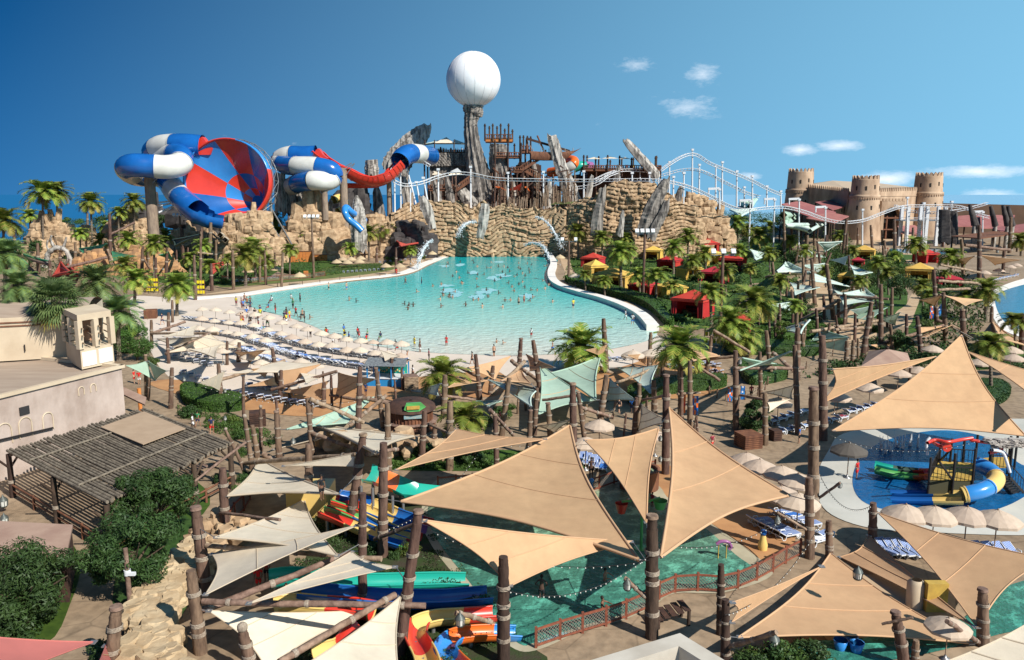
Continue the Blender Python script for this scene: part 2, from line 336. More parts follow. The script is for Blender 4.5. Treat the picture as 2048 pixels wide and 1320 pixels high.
M['slideblue'] = mat('blue_flume', (.015, .11, .36), None, rough=.25, coat=.3)
M['wtube'] = mat('cream_white_fibreglass', (.66, .65, .60), (.56, .55, .5), .3, .35, world=True)
M['cabyel'] = mat('yellow_cabana_cloth', (.76, .50, .11), (.58, .36, .08), 1, .85, trans=.1, rnd=.1)
M['cabred'] = mat('red_cabana_cloth', (.52, .035, .035), (.42, .025, .03), 1, .85, trans=.1, rnd=.12)
M['dark'] = mat('dark', (.03, .028, .028), None)
M['umb'] = mat('beige_umbrella_cloth', (.60, .47, .36), (.53, .41, .31), 3, .85, trans=.15, rnd=.08)
M['umbl'] = mat('cream_umbrella_cloth', (.66, .55, .43), (.58, .48, .37), 3, .85, trans=.15, rnd=.06)
M['umbd'] = mat('dark_umbrella_cloth', (.10, .085, .07), None)
M['straw'] = mat('straw_umbrella', (.52, .40, .25), (.4, .3, .18), 6, .9, rnd=.1)
M['metal'] = mat('grey_metal', (.3, .3, .3), None, rough=.4, metal=.6)
M['black'] = mat('black_metal', (.025, .022, .022), None, rough=.5)
M['gold'] = mat('mustard_floor', (.55, .36, .07), (.42, .27, .06), 2, .7)
M['kioskblue'] = mat('kiosk_blue', (.02, .22, .50), None, rough=.5)
M['lantern'] = mat('lantern_metal', (.10, .11, .10), None, rough=.5, metal=.4)
M['lglass'] = mat('lantern_glass', (.6, .6, .55), None, rough=.2)
M['yvest'] = mat('yellow_vests', (.75, .60, .02), None)
M['skin'] = mat('skin', (.38, .21, .13), (.33, .18, .11), 2, .6, rnd=.35)
M['hair'] = mat('hair', (.02, .014, .01), None)
CLOTH = [mat('cloth_%s' % n, c, None, rough=.8) for n, c in (('red', (.6, .02, .02)), ('navy', (.02, .03, .09)), ('black', (.015, .015, .018)), ('white', (.7, .7, .7)), ('yellow', (.7, .55, .03)), ('blue', (.04, .16, .5)), ('maroon', (.25, .03, .05)), ('green', (.05, .25, .1)))]
CR, CN, CK, CW, CY_, CB, CM, CG = CLOTH
def stripes(name, c1, c2, fr):
    m = mat(name, c1, None, rough=.8); t = m.node_tree; b = t.nodes['Principled BSDF']
    tc = t.nodes.new('ShaderNodeTexCoord'); sp = t.nodes.new('ShaderNodeSeparateXYZ'); t.links.new(tc.outputs['Object'], sp.inputs[0])
    mu = N(t, 'ShaderNodeMath', operation='MULTIPLY'); mu.inputs[1].default_value = fr; t.links.new(sp.outputs[0], mu.inputs[0])
    fr_ = N(t, 'ShaderNodeMath', operation='FRACT'); t.links.new(mu.outputs[0], fr_.inputs[0])
    gt = N(t, 'ShaderNodeMath', operation='GREATER_THAN'); gt.inputs[1].default_value = .34; t.links.new(fr_.outputs[0], gt.inputs[0])
    x = N(t, 'ShaderNodeMix', data_type='RGBA'); x.inputs[6].default_value = (*c1, 1); x.inputs[7].default_value = (*c2, 1)
    t.links.new(gt.outputs[0], x.inputs[0]); t.links.new(x.outputs[2], b.inputs['Base Color']); return m
M['sling'] = stripes('blue_striped_sling', (.55, .61, .70), (.045, .12, .38), 9)
M['slingl'] = stripes('pale_blue_sling', (.52, .60, .72), (.10, .24, .55), 9)
def ground_mat():
    m = mat('stamped_concrete', (.36, .265, .175), (.225, .155, .095), .09, .8, .5, 2.5, world=True, sharp=(.3, .7), detail=8); t = m.node_tree; b = t.nodes['Principled BSDF']
    g = t.nodes.new('ShaderNodeNewGeometry')
    v = N(t, 'ShaderNodeTexVoronoi', feature='DISTANCE_TO_EDGE', i_Scale=.24); t.links.new(g.outputs['Position'], v.inputs['Vector'])
    r = t.nodes.new('ShaderNodeMapRange'); r.inputs[1].default_value = 0; r.inputs[2].default_value = .02; r.inputs[3].default_value = .72; t.links.new(v.outputs['Distance'], r.inputs[0])
    n = N(t, 'ShaderNodeTexNoise', i_Scale=1.3, i_Detail=6.0); t.links.new(g.outputs['Position'], n.inputs['Vector'])
    r2 = t.nodes.new('ShaderNodeMapRange'); r2.inputs[1].default_value = .3; r2.inputs[2].default_value = .6; r2.inputs[3].default_value = .7; r2.inputs[4].default_value = 1.08; t.links.new(n.outputs[0], r2.inputs[0])
    mm = N(t, 'ShaderNodeMath', operation='MULTIPLY'); t.links.new(r.outputs[0], mm.inputs[0]); t.links.new(r2.outputs[0], mm.inputs[1])
    src = b.inputs['Base Color'].links[0].from_socket
    h = t.nodes.new('ShaderNodeHueSaturation'); t.links.new(src, h.inputs['Color']); t.links.new(mm.outputs[0], h.inputs['Value']); t.links.new(h.outputs[0], b.inputs['Base Color'])
    return m
M['ground'] = ground_mat()
def water(name, stops, axis_y, rough=.08, bs=1.2, bump=.35, mode='Y', caustic=0, cs=.6):
    m = bpy.data.materials.new(name); m.use_nodes = True; t = m.node_tree; b = t.nodes['Principled BSDF']
    b.inputs['Roughness'].default_value = rough; b.inputs['IOR'].default_value = 1.33; b.inputs['Specular IOR Level'].default_value = .14
    g = t.nodes.new('ShaderNodeNewGeometry'); sp = t.nodes.new('ShaderNodeSeparateXYZ'); t.links.new(g.outputs['Position'], sp.inputs[0])
    n = N(t, 'ShaderNodeTexNoise', i_Scale=.045, i_Detail=5.0); t.links.new(g.outputs['Position'], n.inputs['Vector'])
    r = t.nodes.new('ShaderNodeMapRange'); r.inputs[1].default_value = axis_y[0]; r.inputs[2].default_value = axis_y[1]; t.links.new(sp.outputs[1], r.inputs[0])
    a = N(t, 'ShaderNodeMath', operation='MULTIPLY_ADD'); a.inputs[1].default_value = .14; t.links.new(n.outputs[0], a.inputs[0]); t.links.new(r.outputs[0], a.inputs[2])
    cr = t.nodes.new('ShaderNodeValToRGB'); e = cr.color_ramp.elements
    while len(e) < len(stops): e.new(.5)
    for i, (p, c) in enumerate(stops): e[i].position = p; e[i].color = (*c, 1)
    t.links.new(a.outputs[0], cr.inputs[0]); last = cr.outputs[0]
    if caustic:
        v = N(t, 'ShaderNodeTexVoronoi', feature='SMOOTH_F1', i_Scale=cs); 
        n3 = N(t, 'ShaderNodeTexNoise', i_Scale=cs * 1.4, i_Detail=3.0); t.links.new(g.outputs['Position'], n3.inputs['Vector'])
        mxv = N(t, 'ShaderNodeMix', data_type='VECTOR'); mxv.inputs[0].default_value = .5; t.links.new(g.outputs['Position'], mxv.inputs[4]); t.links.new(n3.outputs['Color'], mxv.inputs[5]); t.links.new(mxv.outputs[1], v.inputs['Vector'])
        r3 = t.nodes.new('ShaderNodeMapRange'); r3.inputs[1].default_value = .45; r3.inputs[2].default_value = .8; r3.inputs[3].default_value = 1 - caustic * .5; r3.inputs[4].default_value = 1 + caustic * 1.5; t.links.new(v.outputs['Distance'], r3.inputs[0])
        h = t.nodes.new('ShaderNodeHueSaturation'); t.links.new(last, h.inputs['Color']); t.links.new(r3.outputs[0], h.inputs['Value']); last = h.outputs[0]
    t.links.new(last, b.inputs['Base Color'])
    n2 = N(t, 'ShaderNodeTexNoise', i_Scale=bs, i_Detail=4.0); t.links.new(g.outputs['Position'], n2.inputs['Vector'])
    bp = t.nodes.new('ShaderNodeBump'); bp.inputs['Strength'].default_value = bump; bp.inputs['Distance'].default_value = .35; t.links.new(n2.outputs[0], bp.inputs['Height']); t.links.new(bp.outputs[0], b.inputs['Normal'])
    return m
M['wave'] = water('wave_pool_water', [(0.0, (.62, .58, .49)), (.10, (.50, .61, .54)), (.26, (.30, .60, .54)), (.42, (.13, .53, .49)), (.56, (.03, .47, .45)), (.8, (.008, .40, .41)), (1, (.008, .38, .40))], (122, 300), bs=.7, bump=.9, rough=.1)
M['apool'] = water('green_pool_water', [(0, (.04, .22, .17)), (.35, (.08, .24, .175)), (.65, (.19, .28, .18)), (1, (.30, .31, .20))], (40, 72), caustic=.6, cs=3.1, bs=3, bump=.4)  # ramp combines depth colour with painted sunlit and shaded water
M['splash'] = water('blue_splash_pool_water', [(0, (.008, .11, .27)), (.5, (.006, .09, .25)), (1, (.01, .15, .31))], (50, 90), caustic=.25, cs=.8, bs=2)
M['aqua'] = water('aqua_river_water', [(0, (.02, .18, .30)), (1, (.02, .2, .34))], (100, 200))
M['foam'] = mat('foam', (.5, .72, .75), (.05, .38, .42), 6, .5, 1, 12, world=True)

def smooth_poly(pts, n=6):
    out = []; k = len(pts)
    for i in range(k):
        p0, p1, p2, p3 = (Vector(pts[(i + j - 1) % k][:2]) for j in range(4))
        for t in range(n):
            t = t / n
            out.append(.5 * ((2 * p1) + (p2 - p0) * t + (2 * p0 - 5 * p1 + 4 * p2 - p3) * t * t + (3 * p1 - p0 - 3 * p2 + p3) * t ** 3))
    return out
def spline(pts, n=6):
    pts = [Vector(p) for p in pts]; out = []; k = len(pts)
    for i in range(k - 1):
        p0 = pts[max(i - 1, 0)]; p1 = pts[i]; p2 = pts[i + 1]; p3 = pts[min(i + 2, k - 1)]
        for t in range(n):
            t = t / n
            out.append(.5 * ((2 * p1) + (p2 - p0) * t + (2 * p0 - 5 * p1 + 4 * p2 - p3) * t * t + (3 * p1 - p0 - 3 * p2 + p3) * t ** 3))
    out.append(pts[-1]); return out
def sheet(name, pp, z, m, sm=6, world=False):
    pts = smooth_poly(pp, sm) if sm else [Vector(p[:2]) for p in pp]
    mb = MB(); mb.face([(Vector((p.x, p.y, 0)) if world else P(p.x, p.y, 0)) + Vector((0, 0, z)) for p in pts]); o = mb.build(name, m)
    me = o.data
    if me.polygons[0].normal.z < 0: me.flip_normals()
    o.location.z += SHC[0]; SHC[0] += .0007
    return struct(o)
SHC = [0]
def inpoly(x, y, poly):
    c = False; n = len(poly); j = n - 1
    for i in range(n):
        if (poly[i][1] > y) != (poly[j][1] > y) and x < (poly[j][0] - poly[i][0]) * (y - poly[i][1]) / (poly[j][1] - poly[i][1]) + poly[i][0]: c = not c
        j = i
    return c
# ------------------------------------------------------------ the setting
g = MB(); g.face([(-4000, -60, 0), (4000, -60, 0), (4000, 9000, 0), (-4000, 9000, 0)]); struct(g.build('ground', M['ground']))
g = MB(); g.face([(-6000, 395, .03), (-150, 395, .03), (-90, 520, .03), (-60, 900, .03), (0, 8900, .03), (-6000, 8900, .03)]); struct(g.build('sea', M['sea']))
BEACH = [(262, 596), (330, 594), (400, 592), (480, 588), (640, 566), (900, 590), (1200, 640), (1312, 668), (1330, 700), (1300, 745), (1180, 752), (1000, 752), (860, 762), (760, 770), (640, 790), (520, 800), (420, 790), (360, 770), (320, 735), (300, 700), (270, 650)]
sheet('beach_sand', BEACH, .012, M['beach'])
POOL = [(905, 513), (1000, 512), (1105, 516), (1112, 530), (1108, 548), (1112, 566), (1130, 580), (1165, 592), (1210, 604), (1255, 620), (1292, 640), (1314, 662), (1300, 680), (1230, 697), (1150, 706), (1050, 711), (930, 709), (830, 703), (740, 690), (670, 672), (625, 652), (580, 636), (525, 622), (492, 608), (494, 594), (540, 586), (620, 574), (700, 564), (780, 556), (826, 547), (860, 531)]
sheet('wave_pool_water', POOL, .05, M['wave'])
# rim along the upper left edge and the right edge: a low kerb following the pool
def kerb(name, pp, w, h, m, side=1, z0=0):
    pts = [P(a, b) for a, b in pp]; pts = spline(pts, 5); mb = MB(); rows = []
    for i, p in enumerate(pts):
        d = norm(pts[min(i + 1, len(pts) - 1)] - pts[max(i - 1, 0)]); n_ = Vector((-d.y, d.x, 0)) * side
        rows.append([p + Vector((0, 0, z0)), p + Vector((0, 0, h)), p + n_ * w + Vector((0, 0, h)), p + n_ * w + Vector((0, 0, z0))])
    mb.grid(rows, 0, False, False); mb.face(rows[0]); mb.face(rows[-1]); o = mb.build(name, m); return struct(o)
kerb('pool_rim', [(390, 600), (440, 595), (494, 590), (540, 583), (620, 571), (700, 561), (780, 553), (826, 544), (858, 529), (903, 511)], 3.6, .16, M['rim'])
kerb('pool_edge_wall', [(1105, 514), (1114, 530), (1110, 548), (1114, 565), (1132, 578), (1168, 590), (1213, 602), (1258, 618), (1295, 638), (1318, 662)], 2.2, 1.1, M['rim'], -1)
sheet('pool_side_walk', [(1120, 512), (1130, 545), (1135, 565), (1170, 583), (1215, 595), (1262, 610), (1302, 632), (1330, 665), (1350, 668), (1300, 622), (1200, 585), (1150, 560), (1142, 515)], .016, M['path'], 4)
sheet('upper_walk', [(860, 528), (905, 511), (900, 502), (840, 512), (790, 530), (700, 552), (560, 567), (430, 585), (400, 590), (640, 569), (780, 551), (830, 543)], .018, M['path'], 4)
for q in [[(450, 575), (560, 566), (700, 553), (780, 541), (780, 534), (700, 545), (560, 556), (450, 566)], [(560, 545), (640, 548), (690, 520), (660, 505), (560, 520)], [(640, 500), (760, 500), (790, 480), (650, 478)]]:
    sheet('lawn', q, .024, M['drylawn'] if q[0][0] == 450 else M['lawn'], 4)
for q in [[(1470, 690), (1560, 690), (1640, 700), (1670, 660), (1640, 620), (1570, 620), (1500, 640)], [(1790, 700), (1850, 660), (1900, 600), (1880, 560), (1835, 585), (1830, 625)], [(1700, 620), (1790, 640), (1815, 600), (1800, 565), (1740, 570)],
          [(1430, 560), (1560, 560), (1590, 510), (1560, 480), (1440, 490)], [(1520, 620), (1600, 600), (1590, 560), (1500, 575)], [(1640, 560), (1740, 560), (1760, 510), (1660, 500)], [(1200, 560), (1300, 610), (1350, 650), (1430, 650), (1500, 560), (1400, 480), (1250, 470), (1150, 500), (1150, 545)],
          [(1830, 720), (1960, 740), (2060, 720), (2048, 690), (1900, 690)], [(300, 560), (470, 570), (560, 540), (560, 500), (350, 500)], [(1720, 530), (1800, 545), (1830, 510), (1740, 500)]]:
    sheet('lawn', q, .024, M['lawn'], 4)
sheet('garden_path', [(1786, 648), (1818, 652), (1830, 625), (1842, 590), (1835, 582), (1822, 590), (1812, 610), (1792, 625)], .034, M['path'], 5)
sheet('garden_path', [(1560, 590), (1610, 600), (1680, 680), (1760, 700), (1750, 660), (1680, 600), (1640, 560), (1570, 565)], .034, M['path'], 4)
sheet('garden_path', [(1785, 575), (1800, 578), (1830, 520), (1812, 520)], .038, M['path'], 0)
sheet('gate_forecourt', [(1700, 505), (1830, 510), (1840, 470), (1720, 462)], .03, M['path'], 0)
sheet('brick_terrace', [(300, 770), (420, 805), (560, 830), (680, 830), (860, 800), (1000, 790), (1000, 745), (860, 752), (640, 780), (480, 790), (360, 760)], .022, M['terrace'], 4)
sheet('brick_terrace', [(1130, 800), (1420, 790), (1440, 735), (1320, 715), (1240, 735), (1150, 750)], .022, M['terrace'], 4)
sheet('slide_garden', [(620, 1000), (700, 985), (850, 1010), (870, 1060), (960, 1160), (1010, 1230), (1060, 1290), (1060, 1340), (560, 1400), (620, 1240), (560, 1200), (620, 1100)], .026, mat('planted_soil', (.03, .055, .012), (.05, .04, .025), .9, .95, .9, 10, world=True), 4)
sheet('slide_garden', [(780, 940), (1130, 940), (1180, 925), (1100, 905), (900, 900), (790, 915)], .026, M['lawn'], 4)
sheet('slide_garden', [(200, 1100), (330, 1080), (420, 1010), (380, 960), (300, 1000), (220, 1080)], .02, M['hedge'], 4)
sheet('tree_bed', [(-60, 1320), (90, 1290), (140, 1210), (160, 1120), (100, 1060), (-60, 1090)], .02, M['hedge'], 4)
sheet('tree_bed', [(230, 1230), (330, 1260), (390, 1180), (400, 1060), (330, 1030), (250, 1100)], .021, M['leafd'], 4)
sheet('tree_bed', [(180, 1400), (240, 1290), (300, 1230), (330, 1400)], .022, M['leafd'], 4)
AP = [(880, 975), (960, 985), (1060, 985), (1170, 990), (1220, 968), (1262, 955), (1290, 970), (1320, 1010), (1400, 1050), (1470, 1110), (1515, 1150), (1440, 1178), (1345, 1178), (1300, 1205), (1240, 1232), (1160, 1255), (1075, 1285), (1040, 1290), (985, 1240), (950, 1180), (880, 1090), (855, 1030)]
sheet('activity_pool_curb', [(872, 962), (960, 975), (1060, 976), (1165, 981), (1220, 955), (1275, 944), (1320, 975), (1340, 1000), (1410, 1040), (1500, 1105), (1545, 1150), (1450, 1186), (1350, 1188), (1305, 1215), (1245, 1242), (1160, 1265), (1080, 1300), (1030, 1300), (975, 1250), (940, 1190), (865, 1095), (842, 1030)], .03, mat('pool_curb', (.42, .38, .27), (.33, .29, .2), .5, .8, world=True), 5)
sheet('activity_pool_water', AP, .044, M['apool'], 5)
sheet('splash_side', [(1290, 945), (1330, 930), (1420, 960), (1560, 1010), (1590, 1090), (1545, 1140), (1500, 1100), (1410, 1040), (1340, 1000)], .024, M['terrace'], 4)
def sp(L): return [(1600 + a / 3.143, 660 + b / 3.143) for a, b in L]
sheet('splash_pool_surround', sp([(270, 655), (180, 760), (110, 900), (105, 1040), (200, 1165), (450, 1250), (800, 1275), (1500, 1290), (1900, 1200), (1900, 640), (1300, 560), (600, 600)]), .03, mat('pale_pool_deck', (.55, .53, .47), (.43, .42, .37), .12, .8, .2, 3, world=True), 5)
sheet('splash_pool_water', sp([(560, 690), (400, 780), (330, 930), (370, 1060), (520, 1130), (800, 1160), (1100, 1163), (1300, 1110), (1450, 1030), (1600, 950), (1600, 860), (1420, 860), (1300, 780), (1200, 690), (1000, 640), (800, 640)]), .044, M['splash'], 5)
sheet('river_water', [(1990, 605), (2000, 585), (2070, 565), (2150, 560), (2150, 680), (2060, 665), (2010, 645)], .044, M['aqua'], 5)
sheet('river_surround', [(1978, 605), (1992, 578), (2070, 553), (2180, 548), (2180, 690), (2060, 678), (2000, 655)], .03, M['rim'], 5)
sheet('left_stream', [(1780, 505), (1900, 510), (1900, 500), (1780, 497)], .035, M['aqua'], 0)
# added flat sheet coloured to merge with the horizon sky behind the fortress
g = MB(); g.face([(-60, 560, .03), (9000, 560, .03), (9000, 8900, .03), (0, 8900, .03)]); struct(g.build('sky_match_sheet', mat('horizon_sky_tone', (.20, .40, .56), None, rough=.7, spec=.1)))

# ------------------------------------------------------------ rock
def vnoise(u, v, seed):
    r = np.random.RandomState(seed); T = r.rand(64, 64); iu = np.floor(u).astype(int); iv = np.floor(v).astype(int); fu = u - iu; fv = v - iv
    fu = fu * fu * (3 - 2 * fu); fv = fv * fv * (3 - 2 * fv)
    a = T[iu % 64, iv % 64]; b = T[(iu + 1) % 64, iv % 64]; c = T[iu % 64, (iv + 1) % 64]; d = T[(iu + 1) % 64, (iv + 1) % 64]
    return (a * (1 - fu) + b * fu) * (1 - fv) + (c * (1 - fu) + d * fu) * fv
def rock_wall(name, line, m, rows=18, blk=2.6, amp=1.1, wave=0.0, seed=1, du=.42, nv=110, back=12, lean=.12, bulge=1.5):
    """blocky masonry-like rock face: line = [(x, y, ztop)]"""
    L = [Vector((a, b)) for a, b, c in line]; d = [0]
    for i in range(1, len(L)): d.append(d[-1] + (L[i] - L[i - 1]).length)
    n = max(int(d[-1] / du), 8); s = np.linspace(0, d[-1], n)
    X = np.interp(s, d, [q.x for q in L]); Yv = np.interp(s, d, [q.y for q in L]); Z = np.interp(s, d, [c for a, b, c in line])
    Z = Z + (vnoise(s / 3.1, s * 0, seed + 5) - .5) * 2.6 + (vnoise(np.floor(s / 1.7) * 1.7, s * 0 + 3, seed + 6) - .5) * 1.4
    tx = np.gradient(X); ty = np.gradient(Yv); ln = np.hypot(tx, ty); nx = ty / ln; ny = -tx / ln
    v = np.linspace(0, 1, nv); U, V = np.meshgrid(s, v, indexing='ij'); ZZ = V * Z[:, None]
    wz = ZZ + wave * (np.sin(U / 9.0 + seed) * 1.9 + np.sin(U / 4.3 + V * 2) * .6 + vnoise(U / 6, V * 2, seed + 2) * 3)
    rh = 19.0 / rows; row = np.floor(wz / rh); fr = wz / rh - row
    off = (row * 12.9898 % 7.3) * blk; bw = blk * (0.7 + (np.sin(row * 5.1) * .5 + .5) * .9); cu = (U + off) / bw; col = np.floor(cu); fc = cu - col
    r = np.random.RandomState(seed); T = r.rand(97, 89); h = T[(row.astype(int)) % 97, (col.astype(int)) % 89]
    D = h * amp; joint = (fr < .14) | (fc < .09); D = np.where(joint, D * .2 - .55, D)
    D = D + (vnoise(U / 5, V * 5, seed + 9) - .5) * bulge - V * Z[:, None] * lean
    PX = X[:, None] + nx[:, None] * D; PY = Yv[:, None] + ny[:, None] * D
    G = np.stack([PX, PY, ZZ], -1)
    bk = np.stack([X - nx * back, Yv - ny * back, Z - .5], -1)[:, None, :]
    G = np.concatenate([G, bk], 1); k = nv + 1
    I = np.arange(n * k).reshape(n, k); Fq = np.stack([I[:-1, :-1], I[1:, :-1], I[1:, 1:], I[:-1, 1:]], -1).reshape(-1, 4)
    o = bpy.data.objects.new(name, npmesh(name, G.reshape(-1, 3), Fq, [m])); COL.objects.link(o); return o
def zat(py, Y): return PD(CX, py, Y).z
def wl(L, Y): 
    out = []
    for px, py, *y in L:
        yy = y[0] if y else Y; p = PD(px, py, yy); out.append((p.x, yy, max(p.z, .5)))
    return out
o = rock_wall('pool_rock_wall', wl([(783, 430, 300), (800, 412, 301), (840, 404, 303), (880, 403, 304), (960, 408, 305), (1040, 414, 305), (1100, 416, 305), (1130, 420, 303)], 303), M['tanrock'], 14, 3.2, 1.1, wave=1.5, seed=3, bulge=.6)
tag(o, 'long tan rock wall with wavy strata closing the far end of the wave pool', 'rock wall')
o = rock_wall('rock_cliff', wl([(1120, 425, 305), (1150, 404, 301), (1190, 392, 297), (1215, 368, 296), (1250, 352, 295), (1285, 362, 295), (1320, 366, 296), (1352, 400, 298), (1395, 412, 300)], 300), M['tanrock'], 14, 2.6, 1.3, wave=.6, seed=11, bulge=2.2)
tag(o, 'tall tan block rock cliff behind the cabanas and palms', 'rock cliff')
g = MB(); a = PD(800, 405, 309); b = PD(1390, 405, 309)
g.grid([[(a.x, 308, 17.6), (a.x, 420, 17.6)], [(b.x, 308, 17.6), (b.x + 20, 420, 17.6)]], 0, False, False); g.box(((a.x + b.x) / 2, 420, 8.7), (b.x - a.x, 2, 17.5)); o = g.build('rock_plateau', M['orangerock']); struct(o)
def mound(name, desc, px0, px1, pt, pb, seed, m='tanrock', n=70, dep=.55, sz=None, prof=None, Y=None, blockrows=None):
    """a solid hump covered with stacked angular blocks"""
    r = random.Random(seed); Yb = Y or GY(pb); a = PD(px0, pb, Yb); b = PD(px1, pb, Yb); w = (b.x - a.x); cx = (a.x + b.x) / 2
    h = PD((px0 + px1) / 2, pt, Yb).z; d = w * dep; mb = MB(); sz = sz or max(h / 4.2, w / 14)
    cy = Yb + d / 2; pf = prof or (lambda t: 1 - abs(2 * t - 1) ** 3)
    rows = []
    for i in range(13):
        t = i / 12; rr = []
        for j in range(9):
            s_ = j / 8; q = max(0, 1 - abs(2 * s_ - 1) ** 2.6)
            rr.append((a.x + w * t, Yb + d * s_, max(0, h * .88 * pf(t) * q ** .5 - .3)))
        rows.append(rr)
    mb.grid(rows, 0, False, False)
    for i in range(n):
        t = r.uniform(.02, .98); lv = r.random() ** .8; z = h * pf(t) * lv
        ins = (1 - (1 - lv ** 2) ** .5) * d * .4
        k = sz * r.uniform(.55, 1.4)
        if r.random() < .16 and m != 'orangerock': mb.rock((a.x + w * t, Yb + ins + k * .3, z), (k * .8, k * .7, k * r.uniform(1.6, 2.6)), r); continue
        mb.rock((a.x + w * t, Yb + ins + k * .25, z - k * .25), (k * r.uniform(1.1, 1.9), k * r.uniform(.9, 1.3), k * r.uniform(.55, .95)), r, rz=0)
    o = mb.build(name, M[m]); reg(o, 'rock', desc, (px0 + px1) / 2, (pt + pb) / 2, 'rock outcrops'); return o
for i, (x0, x1, t, b_, m, n, sz, Y) in enumerate([
    (48, 150, 434, 500, 'tanrock', 95, None, 300), (140, 200, 452, 505, 'tanrock', 50, None, 305), (52, 92, 482, 520, 'tanrock', 26, 3, None), (205, 302, 424, 492, 'tanrock', 90, None, 330),
    (225, 350, 494, 552, 'orangerock', 110, 3, None), (150, 235, 500, 548, 'orangerock', 60, 3, None), (330, 430, 455, 500, 'tanrock', 60, 3.5, 300), (428, 560, 416, 480, 'tanrock', 150, 3.2, 268), (556, 690, 412, 485, 'tanrock', 95, 5.5, 288),
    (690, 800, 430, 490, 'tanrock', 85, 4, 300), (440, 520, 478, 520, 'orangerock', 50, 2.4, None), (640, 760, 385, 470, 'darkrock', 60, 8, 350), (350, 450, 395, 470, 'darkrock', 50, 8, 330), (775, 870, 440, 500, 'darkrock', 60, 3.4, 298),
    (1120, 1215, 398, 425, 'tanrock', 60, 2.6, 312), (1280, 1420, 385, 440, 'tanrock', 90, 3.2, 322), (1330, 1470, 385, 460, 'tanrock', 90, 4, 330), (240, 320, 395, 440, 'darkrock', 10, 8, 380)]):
    mound('rock_outcrop', 'tan blocky rock outcrop' if m == 'tanrock' else 'orange layered rock outcrop' if m == 'orangerock' else 'dark rock mass', x0, x1, t, b_, 40 + i, m, n, sz=sz, Y=Y)
# jagged grey rocks: long facetted shards with ridges running along them
def shard(name, label, path, Y, seed, m='greyrock', n=18, dep=1.0, cut=.0, cat='rock pillar'):
    r = random.Random(seed); pts = spline([(a, b, c) for a, b, c in path], 9); mb = MB(); rows = []
    rid = [r.uniform(.72, 1.12) for _ in range(n)]; hts = [r.uniform(-1, 0) for _ in range(n)]
    k = len(pts); sc = Y / F
    for i, q in enumerate(pts):
        c = PD(q.x, q.y, Y); w = q.z * sc; row = []
        d = pts[min(i + 1, k - 1)] - pts[max(i - 1, 0)]; ang = math.atan2(d.x, -d.y) if d.y else 0   # lean
        if i % 4 == 0: rid = [x * .72 + r.uniform(.70, 1.14) * .28 for x in rid]
        for j in range(n):
            a = 2 * pi * j / n; rr = w * rid[j] * r.uniform(.94, 1.05) * (1.0 if j % 2 else .84)
            off = Vector((cos(a) * rr, sin(a) * rr * dep, 0)); off = Matrix.Rotation(-0.0, 3, 'Y') @ off
            zz = (hts[j] * w * .8 if i in (0, k - 1) else 0)
            if i == 0: zz += cut * w * cos(a)
            # ring perpendicular to lean
            ax = Vector((cos(ang), 0, -sin(ang) * -1)); 
            row.append(c + Vector((cos(a) * rr * cos(ang), sin(a) * rr * dep, -cos(a) * rr * sin(ang) + zz)))
        rows.append(row)
    mb.grid(rows, 0, True, False); mb.face(rows[0][::-1]); o = mb.build(name, M[m]); tag(o, label, cat, 'jagged grey rocks'); return o
shard('rock_column', 'twisted grey rock column carrying the giant white balloon', [(946, 208, 21), (946, 224, 22), (944, 232, 18), (942, 250, 15), (946, 290, 18), (953, 330, 23), (960, 370, 29), (964, 410, 36)], 334, 5, 'greyrock', 22)
shard('rock_shard', 'broad pale grey rock slab leaning right behind the canopy deck', [(856, 250, 8), (846, 264, 17), (826, 285, 23), (808, 305, 27), (790, 335, 32)], 345, 6, 'greyrockl', 18, .5, -1.2)
shard('rock_shard', 'grey rock pillar leaning left behind the ship-shaped deck', [(1103, 271, 10), (1107, 285, 12), (1120, 330, 14), (1134, 365, 16), (1147, 410, 20)], 326, 7, 'greyrockl', 14, .8, 1)
shard('rock_shard', 'long thin grey rock splinter leaning left above the right deck', [(1250, 279, 6), (1258, 290, 8.5), (1280, 315, 10), (1312, 352, 11)], 335, 8, 'greyrockl', 10, .8, 1)
shard('rock_shard', 'narrow upright grey rock spike between pool wall and cliff', [(1206, 374, 7), (1202, 400, 11), (1196, 430, 14), (1192, 468, 15)], 290, 9, 'greyrock', 12, .8, -1)
shard('rock_shard', 'big grey rock blade leaning right in front of the tan cliff', [(1334, 358, 8), (1326, 375, 13), (1310, 405, 17), (1296, 440, 19), (1288, 466, 18)], 287, 10, 'greyrock', 14, .7, -1.5)
shard('rock_shard', 'shorter grey rock blade to the right of the biggest blade', [(1334, 400, 6), (1328, 420, 10), (1312, 452, 12), (1302, 474, 12)], 285, 12, 'greyrock', 12, .7, -1.5)
shard('rock_shard', 'grey and white rock fin at the left end of the pool wall', [(842, 392, 6), (850, 408, 13), (858, 430, 13), (866, 456, 9)], 293, 13, 'greyrockl', 12, .7, 1.0)
shard('rock_shard', 'small white-streaked rock fin in the middle of the pool wall', [(970, 406, 8), (969, 420, 12), (966, 445, 12), (960, 472, 9)], 297, 14, 'greyrockl', 12, .7, 0)
shard('rock_shard', 'thick grey rock pillar under the wooden lookout platform', [(996, 286, 17), (996, 320, 19), (1003, 360, 25), (1010, 410, 32)], 335, 15, 'greyrock', 18)
shard('rock_shard', 'dark rock base beside the balloon column', [(1040, 345, 16), (1046, 370, 22), (1052, 412, 28)], 350, 25, 'darkrock', 14)
shard('rock_shard', 'grey rock slab leaning below the left wooden stairway', [(912, 372, 8), (925, 385, 14), (945, 412, 18)], 322, 16, 'greyrockl', 12, .7, 1)
